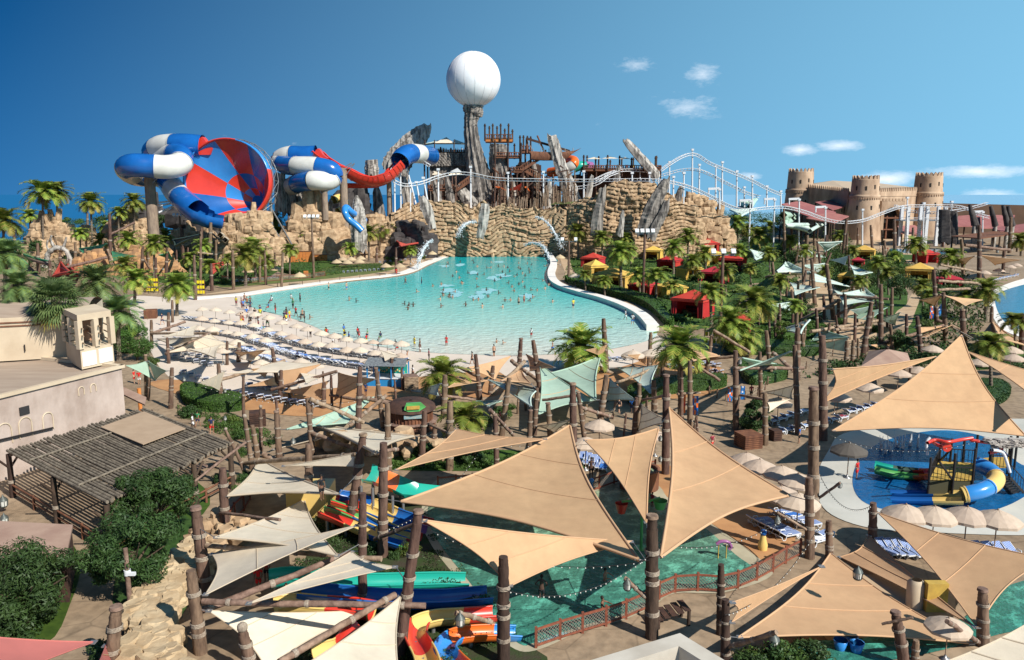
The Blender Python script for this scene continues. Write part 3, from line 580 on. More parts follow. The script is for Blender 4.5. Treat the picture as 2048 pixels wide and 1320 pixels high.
for i, (x, t, b_, w) in enumerate([(560, 344, 420, 12), (577, 356, 424, 14), (596, 362, 424, 13), (608, 372, 424, 9), (586, 350, 420, 10), (742, 319, 345, 15)]):
    shard('rock_shard', ['leftmost upright grey rock column behind the funnel', 'second upright grey rock column behind the funnel', 'fourth upright grey rock column, just left of the tube supports', 'rightmost thin upright rock column by the tube supports', 'middle grey rock column behind the funnel', 'blocky grey rock tower behind the red trough slide'][i],
          [(x, t, w * .85), (x + 1, (t + b_) / 2, w), (x + 2, b_, w * 1.1)], 300 + i * 3, 30 + i, 'greyrockl', 16, .8)
shard('rock_shard', 'pointed grey rock cone with the thin blue slide curling past', [(713, 390, 2), (714, 404, 10), (716, 430, 17), (718, 462, 18), (718, 492, 19)], 275, 44, 'greyrockl', 16, .8)
# ledge of boulders, lower left foreground
def ledge():
    r = random.Random(3); mb = MB(); path = spline([P(400, 1130), P(350, 1180), P(310, 1230), P(300, 1290), P(330, 1380)], 8)
    for i, p in enumerate(path):
        for k in range(4):
            for lv in range(2):
                mb.rock(p + Vector((r.uniform(-1.1, 1.1), r.uniform(-1.1, 1.1), .35 + lv * .65)), (r.uniform(.9, 1.7), r.uniform(.8, 1.3), r.uniform(.55, .8)), r)
    o = mb.build('boulder_ledge', mat('sandstone', (.52, .40, .25), (.36, .25, .14), .7, .9, 1, 3, world=True)); tag(o, 'curved ledge of tan sandstone boulders beside the cream sails', 'rock ledge')
ledge()
for px, py, s, d in [(787, 905, 2.0, 'pile of tan boulders behind the orange and teal slide'), (690, 905, 1.6, 'low row of tan boulders behind the cream sails'), (848, 915, 1.5, 'tan boulder cluster beside the orange slide'), (470, 1060, 1.3, 'tan boulders beside the lattice fence at left'), (430, 1090, 1.2, 'tan boulders above the boulder ledge')]:
    r = random.Random(px); mb = MB()
    for i in range(12): mb.rock((r.uniform(-1.6, 1.6) * s, r.uniform(-.7, .7) * s, r.uniform(.1, 1) * s * .8), (s * r.uniform(.7, 1.3), s * r.uniform(.7, 1.1), s * r.uniform(.5, .8)), r)
    tag(mb.build('boulders', M['tanrock'], None, P(px, py)), d, 'boulders', 'boulders')

# ------------------------------------------------------------ balloon
t = empty('giant_balloon', PD(947, 159, 334)); r_ = 52 * 334 / F * 1.0
mb = MB(); mb.lathe((0, 0, 0), [(max(r_ * sin(pi * i / 32), .01), -r_ * cos(pi * i / 32)) for i in range(33)], 64); mb.build('envelope', M['balloon'], t)
mb = MB()
for k in range(16):
    a = 2 * pi * k / 16 + .1; mb.tube([(cos(a) * (r_ + .02) * sin(e), sin(a) * (r_ + .02) * sin(e), -(r_ + .02) * cos(e)) for e in [pi * (.04 + .92 * i / 30) for i in range(31)]], .055, 4)
mb.build('seams', M['seam'], t)
mb = MB(); mb.lathe((0, 0, -r_ - .2), [(2.2, -.6), (3.4, 0), (4.2, .5), (3.5, .8)], 20); mb.build('base_ring', M['greyrockl'], t)
tag(t, 'giant white spherical balloon on top of the twisted rock column', 'balloon')

# ------------------------------------------------------------ funnel and tube slides
def tubeslide(name, label, path, r, cols, seg, cat='water slide', group='tube slides'):
    pts = spline([PD(a, b, c) for a, b, c in path], 8); t = empty(name, pts[0]); o0 = pts[0]; L = 0; cur = [pts[0]]; k = 0
    for i in range(1, len(pts)):
        L += (pts[i] - pts[i - 1]).length; cur.append(pts[i])
        if L > seg or i == len(pts) - 1:
            mb = MB(); mb.tube([p - o0 for p in cur], r, 20, 0); 
            for e in (cur[0], ):
                j = 1; d = norm(cur[1] - cur[0]); mb.tube([e - o0 - d * .12, e - o0 + d * .12], r * 1.05, 20, 0)
            mb.build('tube_section', M[cols[k % len(cols)]], t); k += 1; L = 0; cur = [pts[i]]
    tag(t, label, cat, group); return t
tubeslide('tube_slide', 'fat blue and white tube slide snaking into the left of the striped funnel', [(404, 293, 280), (375, 290, 280), (350, 290, 281), (322, 293, 284), (306, 305, 288), (318, 318, 286), (345, 308, 280), (363, 315, 274), (360, 328, 270), (335, 334, 266), (300, 332, 264), (266, 331, 263), (254, 338, 268), (275, 350, 280), (315, 352, 290), (335, 362, 288), (352, 385, 276), (372, 405, 268), (390, 420, 266)], 3.8, ['blue', 'wtube'], 9.5)
tubeslide('tube_slide', 'blue and white tube slide folded above the grey rock columns', [(632, 310, 300), (606, 311, 300), (578, 311, 301), (560, 320, 303), (572, 330, 299), (596, 332, 294), (630, 333, 292), (660, 340, 292), (668, 352, 293), (655, 362, 291), (630, 361, 288), (603, 365, 292), (585, 372, 300)], 3.4, ['blue', 'wtube'], 8.5)
tubeslide('tube_slide', 'short blue and cream tube at the start of the red trough', [(800, 322, 300), (806, 314, 302), (818, 308, 306), (832, 307, 312), (848, 309, 322), (862, 312, 330)], 3.6, ['blue', 'wtube', 'blue'], 9)
def trough(name, label, path, r, m, group='trough slides'):
    pts = spline([PD(a, b, c) for a, b, c in path], 7); mb = MB(); mb.tube(pts, r, 10, 0, arc=(pi, 2 * pi), closed=False)
    mb.tube([p + Vector((0, 0, -.05)) for p in pts], r * 1.06, 10, 0, arc=(pi, 2 * pi), closed=False)
    for s_ in (-1, 1):
        q = []
        for i, p in enumerate(pts):
            d = norm(pts[min(i + 1, len(pts) - 1)] - pts[max(i - 1, 0)]); x = norm(d.cross(Vector((0, 0, 1)))); q.append(p + x * r * s_)
        mb.tube(q, r * .1, 5)
    for i in range(0, len(pts), 3):
        d = norm(pts[min(i + 1, len(pts) - 1)] - pts[max(i - 1, 0)]); mb.tube([pts[i] - d * .15, pts[i] + d * .15], r * 1.14, 10, 0, arc=(pi, 2 * pi), closed=False)
    o = mb.build(name, M[m]); tag(o, label, 'water slide', group); return o
trough('trough_slide', 'long open red trough slide sweeping down to the right tube', [(636, 303, 300), (650, 315, 299), (672, 327, 298), (700, 338, 298), (725, 350, 298), (748, 354, 298), (768, 348, 298), (784, 335, 299), (796, 322, 300)], 3.3, 'red')
trough('trough_slide', 'lower straight red trough running under the long red slide', [(695, 367, 305), (725, 367, 305), (750, 366, 305), (775, 358, 305)], 1.6, 'red')
trough('trough_slide', 'short open red trough dropping behind the top of the funnel', [(408, 290, 282), (425, 296, 288), (445, 306, 296), (470, 320, 302)], 3.6, 'red')
for lx, ly, w, Y, lb in [(405, 291, 11, 280, 'red flared shield at the mouth of the left tube'), (637, 311, 9, 299, 'red flared shield at the mouth of the right tube')]:
    mb = MB(); c = PD(lx, ly, Y - 2); w *= Y / F
    prof = [(-.8, -1.6), (-1, .2), (-.5, 1.2), (.0, 1.5), (.3, 1.2), (.9, .2), (1.8, -.5), (1.2, -1.6)]
    fr = [c + Vector((a * w, 0, b * w)) for a, b in prof]; bk = [p + Vector((.3, 2.2, 0)) for p in fr]
    mb.grid([fr, bk], 0, True, False); mb.face(fr[::-1]); mb.face(bk); tag(mb.build('slide_shield', M['red']), lb, 'slide shield', 'slide shields')
# the funnel
def funnel():
    Y = 276; sc = Y / F; C = PD(455, 362, Y)
    nrm = norm(Vector((-.12, -.985, .07))); xx = norm(nrm.cross(Vector((0, 0, 1)))); xx = -xx if xx.x < 0 else xx; zz = norm(xx.cross(nrm)); zz = -zz if zz.z < 0 else zz
    Rm = 80 * sc; t = empty('funnel_slide', C); K = 48; rings = 13
    apex = -nrm * Rm * .78 + xx * Rm * .52 - zz * Rm * .50
    def pt(i, j):
        f = 1 - i / rings * .86; a = 2 * pi * j / K + .28; e = 1.0
        q = xx * (cos(a) * Rm * 1.08) + zz * (sin(a) * Rm * 1.0); dd = (1 - f)
        return q * f * (1 - .12 * sin(pi * dd)) + apex * (dd ** .9)
    rows = [[pt(i, j) for j in range(K)] for i in range(rings + 1)]
    mb = MB()
    def mf(i, j):
        sct = j // 6; rg = 0 if i < 7 else 1 if i < 11 else 2
        if (sct + rg) % 2: return 0
        return 1 if (sct % 4 < 2) else 2
    mb.grid(rows, 0, True, True, mf); mb.face(rows[-1], 1); mb.build('funnel_cone', [M['red'], M['blue'], M['lblue']], t)
    mb = MB(); rim = [[pt(0, j) * k + nrm * q for j in range(K)] for k, q in ((1.0, 0), (1.005, 1.2), (1.035, 1.2), (1.035, -2.4), (1.02, -2.5))]
    mb.grid(rim, 0, True, True, lambda i, j: (0 if (j // 8) % 2 else 1)); mb.build('rim', [M['red'], M['lblue']], t)
    mb = MB(); bk = [[p * 1.03 - nrm * .8 for p in r] for r in rows]; mb.grid(bk, 0, True, True); mb.build('outer_shell', mat('grp_outside', (.33, .33, .32), None, rough=.5), t)
    mb = MB()
    for j in range(0, K, 2):
        if cos(2 * pi * j / K + .1) < .35: continue
        a = pt(0, j) * 1.05 - nrm * 1.5; b = pt(0, j) * 1.07 - nrm * 5; c = pt(4, j) * 1.08 - nrm * 3; d = pt(0, (j + 2) % K) * 1.05 - nrm * 1.5; e = pt(0, (j + 2) % K) * 1.07 - nrm * 5
        for u, v in ((a, b), (b, c), (b, e), (a, e), (a, d)): mb.cyl(u, v, .11, None, 4, 0, False)
    mb.build('rim_lattice', M['metal'], t)
    mb = MB()
    for px, py in ((420, 430), (445, 440), (500, 430), (530, 400), (540, 380)):
        a = PD(px, py, Y + 6) - C; mb.cyl(a, Vector((a.x, a.y, -C.z)), .5, None, 8, 0)
        mb.cyl(a + Vector((0, 0, -6)), Vector((a.x + 8, a.y + 6, -C.z)), .3, None, 6, 0)
    mb.build('support', M['metal'], t)
    # blue collar that carries the tube into the bowl along its lower left edge
    mb = MB(); L = spline([PD(a, b, c) - C for a, b, c in [(388, 418, 266), (404, 430, 265), (425, 438, 265), (447, 442, 266)]], 6); mb.tube(L, [3.9] * 6 + [3.4] * 6 + [2.6] * 7, 16, 0, arc=(pi * .75, pi * 2.1), closed=False); mb.build('entry_collar', M['blue'], t)
    tag(t, 'huge open funnel slide with red, dark blue and light blue checkered bowl', 'water slide')
funnel()
# columns under the slides
def column(px0, px1, pt, pb, Y, label, m='concrete', arms=1):
    t = empty('slide_column', PD((px0 + px1) / 2, pb, Y)); w = (px1 - px0) / 2 * Y / F; h = PD(px0, pt, Y).z - t.location.z; t.location.z = 0 if t.location.z < 12 else t.location.z
    h = PD(px0, pt, Y).z - t.location.z
    mb = MB(); mb.cyl((0, 0, 0), (0, 0, h), w * 1.08, w * .96, 14); mb.build('shaft', M[m], t)
    if arms:
        mb = MB()
        for a in (-1, 1):
            mb.beam((0, -w * .5, h - 1), (a * w * 3.2, -w * .5, h + 1.6), .35, .35); mb.beam((0, -w * .5, h - 4), (a * w * 3.2, -w * .5, h + 1.6), .25, .25); mb.beam((0, w * .5, h), (a * w * 2.2, w * .5, h + 1.8), .35, .35)
        mb.build('bracket', M['metal'], t)
    tag(t, label, 'column', 'columns under the tube slides')
column(297, 318, 350, 472, 272, 'thick concrete column under the left end of the blue tube')
column(683, 698, 336, 470, 294, 'concrete column carrying the top of the long red trough')
column(645, 657, 372, 440, 290, 'concrete column under the bend of the right tube')
column(630, 638, 378, 430, 300, 'slim concrete column behind the bend of the right tube', arms=0)
column(775, 785, 350, 440, 305, 'brown concrete column below the dip of the red trough', arms=0)
column(822, 828, 385, 440, 306, 'slim brown column beside the white coaster legs', arms=0)
for i, (a, b) in enumerate([((318, 405), (360, 400)), ((318, 412), (362, 402)), ((318, 425), (365, 404))]):
    mb = MB(); mb.cyl(PD(*a, 273), PD(*b, 275), .35, None, 6); tag(mb.build('steel_strut', M['white']), ['upper', 'middle', 'lower'][i] + ' white steel strut between thick column and funnel', 'strut', 'funnel struts')
tubeslide('thin_slide', 'thin light blue tube slide curling around the pointed rock cone', [(728, 440, 282), (704, 425, 272), (692, 415, 270), (690, 425, 268), (697, 438, 268), (712, 450, 268), (724, 462, 268)], 1.1, ['lblue'], 60)
tubeslide('thin_slide', 'thin yellow tube slide glimpsed behind the central columns', [(668, 400, 310), (680, 396, 312), (690, 405, 310), (686, 418, 308), (676, 424, 306)], 1.6, ['yellow'], 60)
tubeslide('thin_slide', 'red and white tube slide curling right of the ship-shaped deck', [(1100, 345, 345), (1125, 340, 340), (1145, 330, 338), (1148, 322, 340), (1136, 320, 345), (1126, 326, 350)], 2.0, ['orange', 'wtube'], 6)
tubeslide('thin_slide', 'short teal and purple tube by the right observation deck', [(1148, 336, 345), (1158, 332, 345), (1170, 332, 346), (1182, 333, 348)], 2.0, ['teal', 'purple'], 5)
# ------------------------------------------------------------ white roller coaster
def track(name, label, path, r=.11):
    pts = spline([PD(a, b, c) for a, b, c in path], 10); mb = MB(); nrmz = Vector((0, 0, 1)); L = []
    # resample
    d = [0]
    for i in range(1, len(pts)): d.append(d[-1] + (pts[i] - pts[i - 1]).length)
    n = int(d[-1] / 1.5); res = []; j = 0
    for i in range(n + 1):
        s_ = d[-1] * i / n
        while j < len(d) - 2 and d[j + 1] < s_: j += 1
        f = (s_ - d[j]) / max(d[j + 1] - d[j], 1e-6); res.append(pts[j].lerp(pts[j + 1], min(f, 1)))
    A = []; B = []; Cc = []
    for i, p in enumerate(res):
        dd = norm(res[min(i + 1, n)] - res[max(i - 1, 0)]); x = norm(dd.cross(nrmz)); y = norm(x.cross(dd))
        A.append(p + x * .75 + y * .1); B.append(p - x * .75 + y * .1); Cc.append(p - y * .85)
    for q, rr in ((A, r), (B, r), (Cc, r * 1.4)): mb.tube(q, rr, 6)
    for i in range(0, n): mb.cyl(A[i], B[i], .09, None, 4, 0, False); mb.cyl(A[i], Cc[i], .09, None, 4, 0, False); mb.cyl(B[i], Cc[i], .09, None, 4, 0, False)
    o = mb.build(name, M['white']); tag(o, label, 'roller coaster track', 'white coaster tracks'); return res
T1 = [(860, 330, 316), (845, 322, 316), (825, 319, 312), (806, 321, 306), (791, 330, 302), (783, 345, 300), (790, 361, 300), (812, 368, 302), (845, 363, 306), (874, 352, 309), (907, 345, 311), (942, 346, 312), (981, 354, 312), (1017, 357, 312), (1086, 358, 312), (1167, 359, 312), (1240, 358, 312), (1300, 358, 312), (1340, 362, 313), (1380, 373, 316), (1420, 391, 322), (1457, 410, 328), (1490, 418, 333), (1534, 414, 338), (1570, 413, 342), (1610, 422, 345), (1651, 437, 348), (1687, 443, 350), (1727, 439, 352), (1767, 424, 354), (1804, 412, 356), (1848, 410, 358), (1899, 410, 360), (1928, 414, 361), (1957, 427, 362), (1979, 433, 364)]
track('coaster_track', 'long white coaster track running from the loop across to the dark pylons', T1)
track('coaster_track', 'white coaster track rising to the peak and dropping to the fortress', [(1190, 358, 330), (1216, 346, 332), (1242, 339, 335), (1281, 339, 338), (1314, 342, 340), (1337, 328, 342), (1358, 315, 344), (1378, 307, 346), (1395, 309, 348), (1420, 325, 350), (1464, 343, 354), (1504, 360, 358), (1534, 376, 362), (1563, 388, 366)])
track('coaster_track', 'rear white coaster track below the peak', [(1320, 350, 360), (1366, 338, 360), (1402, 340, 360), (1446, 361, 362), (1490, 383, 365), (1519, 392, 368)])
track('coaster_track', 'short white coaster track climbing behind the leaning grey pillar', [(1150, 374, 322), (1180, 370, 322), (1200, 362, 322), (1216, 350, 324), (1236, 342, 328)])
track('coaster_track', 'upper return track above the white station platform', [(1790, 410, 370), (1820, 420, 370), (1860, 424, 370), (1910, 420, 370), (1950, 412, 370), (1975, 405, 370)])
def csup(px, pt, pb, Y, px2=None, arm=0, m='white'):
    p = PD(px, pt, Y); q = PD(px2 if px2 else px, pb, Y); q.z = 0 if q.z < 15 else 17.4
    t = empty('coaster_support', (q.x, Y + 1.2, q.z)); mb = MB(); tp = Vector((p.x - q.x, 0, p.z - q.z + 1.2)); mb.cyl((0, 0, 0), tp, .38, .28, 10); mb.build('leg', M[m], t)
    mb = MB(); mb.box(tp + Vector((0, 0, 0)), (1.1, 1.2, .8)); mb.build('head', M[m], t)
    if arm:
        mb = MB(); mb.beam(tp + Vector((0, 0, .4)), tp + Vector((arm * 4.5, 0, .2)), .7, .9); mb.cyl(tp + Vector((arm * 4.2, 0, 0)), tp + Vector((arm * 4.2, 0, -2)), .3, None, 6); mb.build('arm', M[m], t)
    reg(t, 'coaster support', 'white steel coaster support', px, (pt + pb) / 2, 'coaster supports')
for a in [(876, 345, 404, 310), (941, 340, 410, 313), (1016, 352, 405, 313), (1087, 350, 407, 313), (1168, 349, 402, 313), (788, 340, 444, 302), (800, 340, 440, 304), (820, 372, 445, 303, 819), (832, 371, 430, 304, 842), (846, 362, 430, 306, 858), (812, 338, 430, 312, 834), (1386, 305, 400, 347), (1446, 330, 400, 352), (1433, 338, 400, 360), (1369, 352, 449, 315), (1340, 330, 390, 343), (1318, 345, 390, 341), (1240, 341, 370, 336), (1281, 341, 372, 339),
          (1440, 385, 430, 322, None, -1), (1502, 408, 445, 335, None, -1), (1551, 405, 442, 340, None, -1), (1600, 405, 485, 345, None, -1), (1653, 421, 485, 349, None, -1), (1727, 425, 493, 353), (1817, 401, 478, 357), (1850, 412, 471, 359), (1906, 409, 470, 361), (1968, 430, 489, 363, None, -1), (1506, 358, 420, 359), (1475, 348, 410, 356), (1348, 360, 400, 314), (1300, 352, 380, 313), (1265, 352, 375, 313), (1535, 378, 420, 363), (1563, 388, 420, 367), (1400, 335, 390, 361), (1490, 380, 420, 366)]:
    csup(*a)
# station frame and dark rope-wrapped pylons
t = empty('coaster_platform', PD(1840, 478, 362)); t.location.z = 0
mb = MB()
for px in (1812, 1850, 1886):
    p = PD(px, 480, 362); x = p.x - t.location.x; mb.box((x, 0, 9), (1.3, 1.3, 18)); mb.box((x, 6, 9), (1.3, 1.3, 18))
z = PD(1840, 441, 362).z; z2 = PD(1840, 432, 362).z
mb.build('frame', M['white'], t); mb = MB(); mb.box((0, 3, z), (19, 7, .5)); mb.build('floor', M['metal'], t)
mb = MB(); mb.beam((-9.5, -.6, z + 1.3), (9.5, -.6, z + 1.3), .12, .12); mb.beam((-9.5, -.6, z + .7), (9.5, -.6, z + .7), .1, .1)
for i in range(11): mb.beam((-9.5 + i * 1.9, -.6, z), (-9.5 + i * 1.9, -.6, z + 1.3), .1, .1)
mb.build('railing', M['white'], t); tag(t, 'white steel coaster service platform in front of the right fortress tower', 'platform')
for i, (px, pt, pb, w) in enumerate([(1890, 417, 480, 13), (1905, 420, 482, 11)]):
    shard('dark_pylon', ['left', 'right'][i] + ' twin of the broad dark bark-clad pylons below the coaster', [(px, pt, w * .9), (px, (pt + pb) / 2, w), (px, pb, w * 1.1)], 345, 60 + i, 'darkrock', 10, .9, cat='pylon')
for i, (px, pt, pb) in enumerate([(1946, 409, 480), (1950, 420, 500), (1988, 412, 478), (2012, 410, 480), (2020, 412, 500)]):
    t = empty('jointed_pylon', PD(px, pb, 340)); t.location.z = 0; h = PD(px, pt, 340).z; mb = MB()
    mb.cyl((0, 0, 0), (0, 0, h * .55), .9, .8, 8); mb.build('post', M['greyrockl'], t)
    mb = MB(); mb.cyl((0, 0, h * .55), (-1.5, 0, h * .8), 1.3, 1.0, 8); mb.cyl((-1.5, 0, h * .78), (-2.8, 0, h), 1.1, .7, 8); mb.build('bracket', M['darkrock'], t)
    tag(t, ordn(i + 1) + ' from left of the jointed dark pylons at far right', 'pylon', 'jointed pylons')

# ------------------------------------------------------------ wooden tower cluster
def deck(name, label, px0, px1, pfl, pbot, Y, dep=8, rail=9, m='wood', posts=0, posttop=None, fas=None, cat='deck', group=None, ground=17.5, people=0):
    t = empty(name, (PD((px0 + px1) / 2, pbot, Y).x, Y, 0)); a = PD(px0, pfl, Y); b = PD(px1, pfl, Y); zb = PD(px0, pbot, Y).z; w = b.x - a.x; cx = t.location.x; zf = a.z
    mb = MB(); mb.box(((a.x + b.x) / 2 - cx, dep / 2, (zf + zb) / 2), (w, dep, zf - zb)); mb.build('floor', M[fas or m], t)
    if rail:
        zr = PD(px0, pfl - rail, Y).z; mb = MB(); n = max(int(w / .9), 4)
        for i in range(n + 1): mb.box((a.x - cx + w * i / n, -.05, (zf + zr) / 2), (.42, .16, zr - zf))
        mb.box(((a.x + b.x) / 2 - cx, -.2, zr), (w, .35, .3)); mb.box(((a.x + b.x) / 2 - cx, -.2, zf + .2), (w, .3, .25))
        for e in (a.x, b.x): mb.box((e - cx, dep / 2, (zf + zr) / 2), (.2, dep, (zr - zf) * .8))
        mb.build('railing', M[m], t)
    if posts:
        zt = PD(px0, posttop, Y).z; rr = random.Random(px0)
        for i in range(posts):
            x = a.x - cx + w * (i + .0) / (posts - 1); mb = MB(); yy = -.4 if i % 2 == 0 else dep * .7; zz = zt + rr.uniform(-1.2, .8)
            mb.cyl((x, yy, zf - 1), (x, yy, zz), .38, .33, 7); mb.cyl((x, yy, zz - 1), (x, yy, zz - .6), .5, None, 7); mb.build('post', M['log_dark'], t)
    n = max(2, int(w / 5))
    if ground is not None:
        mb = MB()
        for i in range(n + 1):
            for yy in (.5, dep - .5): mb.cyl((a.x - cx + w * i / n, yy, ground - 4), (a.x - cx + w * i / n, yy, zb), .35, None, 6)
        mb.build('underframe', M['wooddark'], t)
    tag(t, label, cat, group); return t
deck('lookout_platform', 'square wooden lookout platform with tall posts beside the balloon column', 970, 1025, 277, 283, 334, 11, 8, 'wood', 8, 250, 'woodo', 'lookout platform', ground=None)
deck('wooden_deck', 'mid-level wooden balcony below the lookout platform', 990, 1042, 312, 316, 330, 8, 7, 'wood', 5, 282, cat='deck')
deck('wooden_deck', 'upper wooden landing joining the ship bow and stairs', 1040, 1062, 300, 306, 333, 9, 8, 'wood', 4, 268, cat='deck')
deck('wooden_deck', 'long observation deck with posts and small sails, right of the ship', 1167, 1322, 337, 342, 338, 16, 6, 'wood', 14, 312, cat='deck')
deck('wooden_deck', 'left deck on dark stone under the pale canopy', 848, 932, 303, 306, 340, 14, 3, 'wood', 6, 296, cat='deck')
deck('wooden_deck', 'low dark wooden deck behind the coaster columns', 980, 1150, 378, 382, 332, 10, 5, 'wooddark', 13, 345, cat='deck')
mb = MB(); a = PD(858, 306, 339); b = PD(940, 332, 339); r = random.Random(4)
for i in range(14):
    for j in range(7): mb.rock((a.x + (b.x - a.x) * (i + .5 * (j % 2)) / 13, 339, b.z + (a.z - b.z) * (j + .5) / 7), (1.7, 1.3, .9), r, rz=0)
mb.box(((a.x + b.x) / 2, 346, (a.z + 10) / 2), (b.x - a.x, 12, a.z - 10)); tag(mb.build('stone_terrace_wall', M['greyrock']), 'dark stacked stone wall under the left canopy deck', 'wall')
def box_px(name, label, px0, px1, pt, pb, Y, dep, m, cat):
    mb = MB(); a = PD(px0, pt, Y); b = PD(px1, pb, Y); mb.box(((a.x + b.x) / 2, Y + dep / 2, (a.z + b.z) / 2), (b.x - a.x, dep, a.z - b.z)); o = mb.build(name, m if not isinstance(m, str) else M[m]); tag(o, label, cat); return o
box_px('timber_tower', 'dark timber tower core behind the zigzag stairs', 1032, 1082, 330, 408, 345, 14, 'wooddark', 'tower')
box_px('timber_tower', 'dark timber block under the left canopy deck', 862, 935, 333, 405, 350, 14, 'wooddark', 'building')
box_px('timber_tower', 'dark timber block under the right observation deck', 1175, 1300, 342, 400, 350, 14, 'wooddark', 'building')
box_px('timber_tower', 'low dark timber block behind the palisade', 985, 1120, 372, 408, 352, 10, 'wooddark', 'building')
def stair(name, label, p0, p1, Y, w=4, m='wood'):
    a = PD(*p0, Y); b = PD(*p1, Y); t = empty(name, a); v = b - a; mb = MB(); n = max(int(abs(v.z) / .5), 6)
    for i in range(n): c = v * ((i + .5) / n); mb.box(c + Vector((0, w / 2, 0)), (abs(v.x) / n + .25, w, .3))
    mb.build('treads', M[m], t)
    for yy in (0, w):
        mb = MB(); mb.beam(Vector((0, yy, -.3)), v + Vector((0, yy, -.3)), .3, 1.0); mb.beam(Vector((0, yy, 1.6)), v + Vector((0, yy, 1.6)), .2, .35)
        for i in range(n + 1): c = v * (i / n); mb.box(c + Vector((0, yy, .8)), (.3, .14, 1.7))
        mb.build('balustrade', M[m], t)
    tag(t, label, 'staircase', 'wooden stairs')
stair('staircase', 'upper wooden staircase rising right to the ship bow', (1042, 340), (1092, 308), 327)
stair('staircase', 'lower wooden staircase descending right below the zigzag landing', (1046, 338), (1090, 362), 328, 4)
stair('staircase', 'wooden staircase climbing from the left above the pool wall', (912, 380), (940, 360), 320)
deck('wooden_deck', 'zigzag landing at the foot of the upper staircase', 1022, 1046, 341, 345, 327, 7, 7, 'wood', ground=17.5)
deck('wooden_deck', 'long low gangway left of the balloon column', 856, 913, 378, 382, 318, 6, 8, 'wood', ground=17.5)
def ship():
    Y = 326; c = PD(1110, 318, Y); t = empty('ship_bow', c)
    def q(px, py, dy=0): return PD(px, py, Y) - c + Vector((0, dy, 0))
    mb = MB(); d = 4.5
    top = [q(1062, 302), q(1090, 304), q(1120, 304), q(1150, 301), q(1163, 296)]; bot = [q(1062, 318), q(1090, 320), q(1120, 320), q(1132, 318), q(1150, 303)]
    f = [top, [(a + b) / 2 + Vector((0, -.6, 0)) for a, b in zip(top, bot)], bot]; mb.grid(f, 0, False, True)
    bk = [[p + Vector((0, 2 * d * (1 - k / 4.3), 0)) for k, p in enumerate(r)] for r in f]; mb.grid([r[::-1] for r in bk], 0, False, True)
    mb.grid([bot, bk[2]], 0, False, False); mb.build('hull', M['wood'], t)
    mb = MB(); mb.grid([[p + Vector((0, .2, -1)) for p in top], [p + Vector((0, -.2, -1)) for p in bk[0]]], 0, False, False); mb.build('deck_floor', M['woodo'], t)
    mb = MB(); mb.beam(q(1052, 276, 2), q(1140, 302, 1), .6, .9); mb.build('bowsprit', M['wooddark'], t)
    mb = MB(); mb.cyl(q(1075, 270, 3), q(1088, 300, 3), .35, None, 7); mb.build('mast', M['wood'], t)
    mb = MB(); mb.cyl(q(1054, 276, 3), q(1054, 305, 3), .5, None, 7); mb.build('mast', M['wood'], t)
    mb = MB()
    for k in range(6): x = 1066 + k * 16; mb.cyl(q(x, 297 if k < 5 else 296), q(x, 305), .14, None, 5)
    for k in range(4): mb.cyl(q(1054 + k * 22, 278 + k * 6, 2), q(1066 + k * 24, 303, 0), .08, None, 4)
    mb.build('rigging', M['rope'], t); tag(t, 'brown wooden ship bow jutting out to the right above the stairs', 'ship bow')
ship()
# canopy on the left deck
def canopy(): 
    t = empty('deck_canopy', PD(890, 303, 339)); c = Vector(t.location)
    for pk, l, r_, mm in [((893, 274), (868, 286), (908, 286), 'cream'), ((878, 280), (845, 288), (870, 285), 'palemint'), ((908, 278), (908, 286), (932, 287), 'palemint')]:
        mb = MB(); a, b, d = PD(*l, 336) - c, PD(*r_, 336) - c, PD(*pk, 341) - c
        mb.face([a, b, d]); mb.face([a + Vector((0, 9, 0)), b + Vector((0, 9, 0)), d][::-1]); mb.face([b, b + Vector((0, 9, 0)), d]); mb.face([a + Vector((0, 9, 0)), a, d]); mb.build('canopy_panel', M[mm], t)
    mb = MB()
    for px in (850, 869, 908, 930): mb.cyl(PD(px, 280, 336) - c, PD(px, 304, 336) - c, .25, None, 6)
    mb.build('pole', M['wooddark'], t); tag(t, 'pale tent canopy over the left deck beside the balloon column', 'canopy')
canopy()
for i, (x0, x1, y, Y) in enumerate([(1173, 1203, 316, 336), (1203, 1237, 315, 336), (1238, 1262, 316, 336)]):
    mb = MB(); a = PD(x0, y + 2, Y); b = PD(x1, y + 2, Y); d = PD((x0 + x1) / 2, y - 2, Y + 4); e = PD((x0 + x1) / 2, y + 1, Y + 8); mb.face([a, b, d]); mb.face([a, d, e]); mb.face([d, b, e]); tag(mb.build('deck_sail', M['cream']), ['left', 'middle', 'right'][i] + ' small cream sail on the right observation deck', 'shade sail', 'sails on the right deck')
for i, (L, mm) in enumerate([([(988, 373), (1013, 381), (1000, 372)], 'orange'), ([(1016, 380), (1044, 366), (1040, 381)], 'redsail'), ([(1048, 374), (1060, 383), (1054, 372)], 'orange'), ([(896, 350), (908, 342), (925, 348)], 'cream'), ([(900, 343), (915, 336), (925, 345)], 'white'), ([(864, 350), (884, 348), (868, 342)], 'cream')]):
    mb = MB(); p = [PD(a, b, 322 + 4 * k) for k, (a, b) in enumerate(L)]; mb.face(p); o = mb.build('cluster_sail', M[mm]); reg(o, 'shade sail', 'small %s triangular sail' % {'orange': 'orange', 'redsail': 'red', 'cream': 'cream', 'white': 'white'}[mm], L[0][0], L[0][1], 'small sails on the plateau')
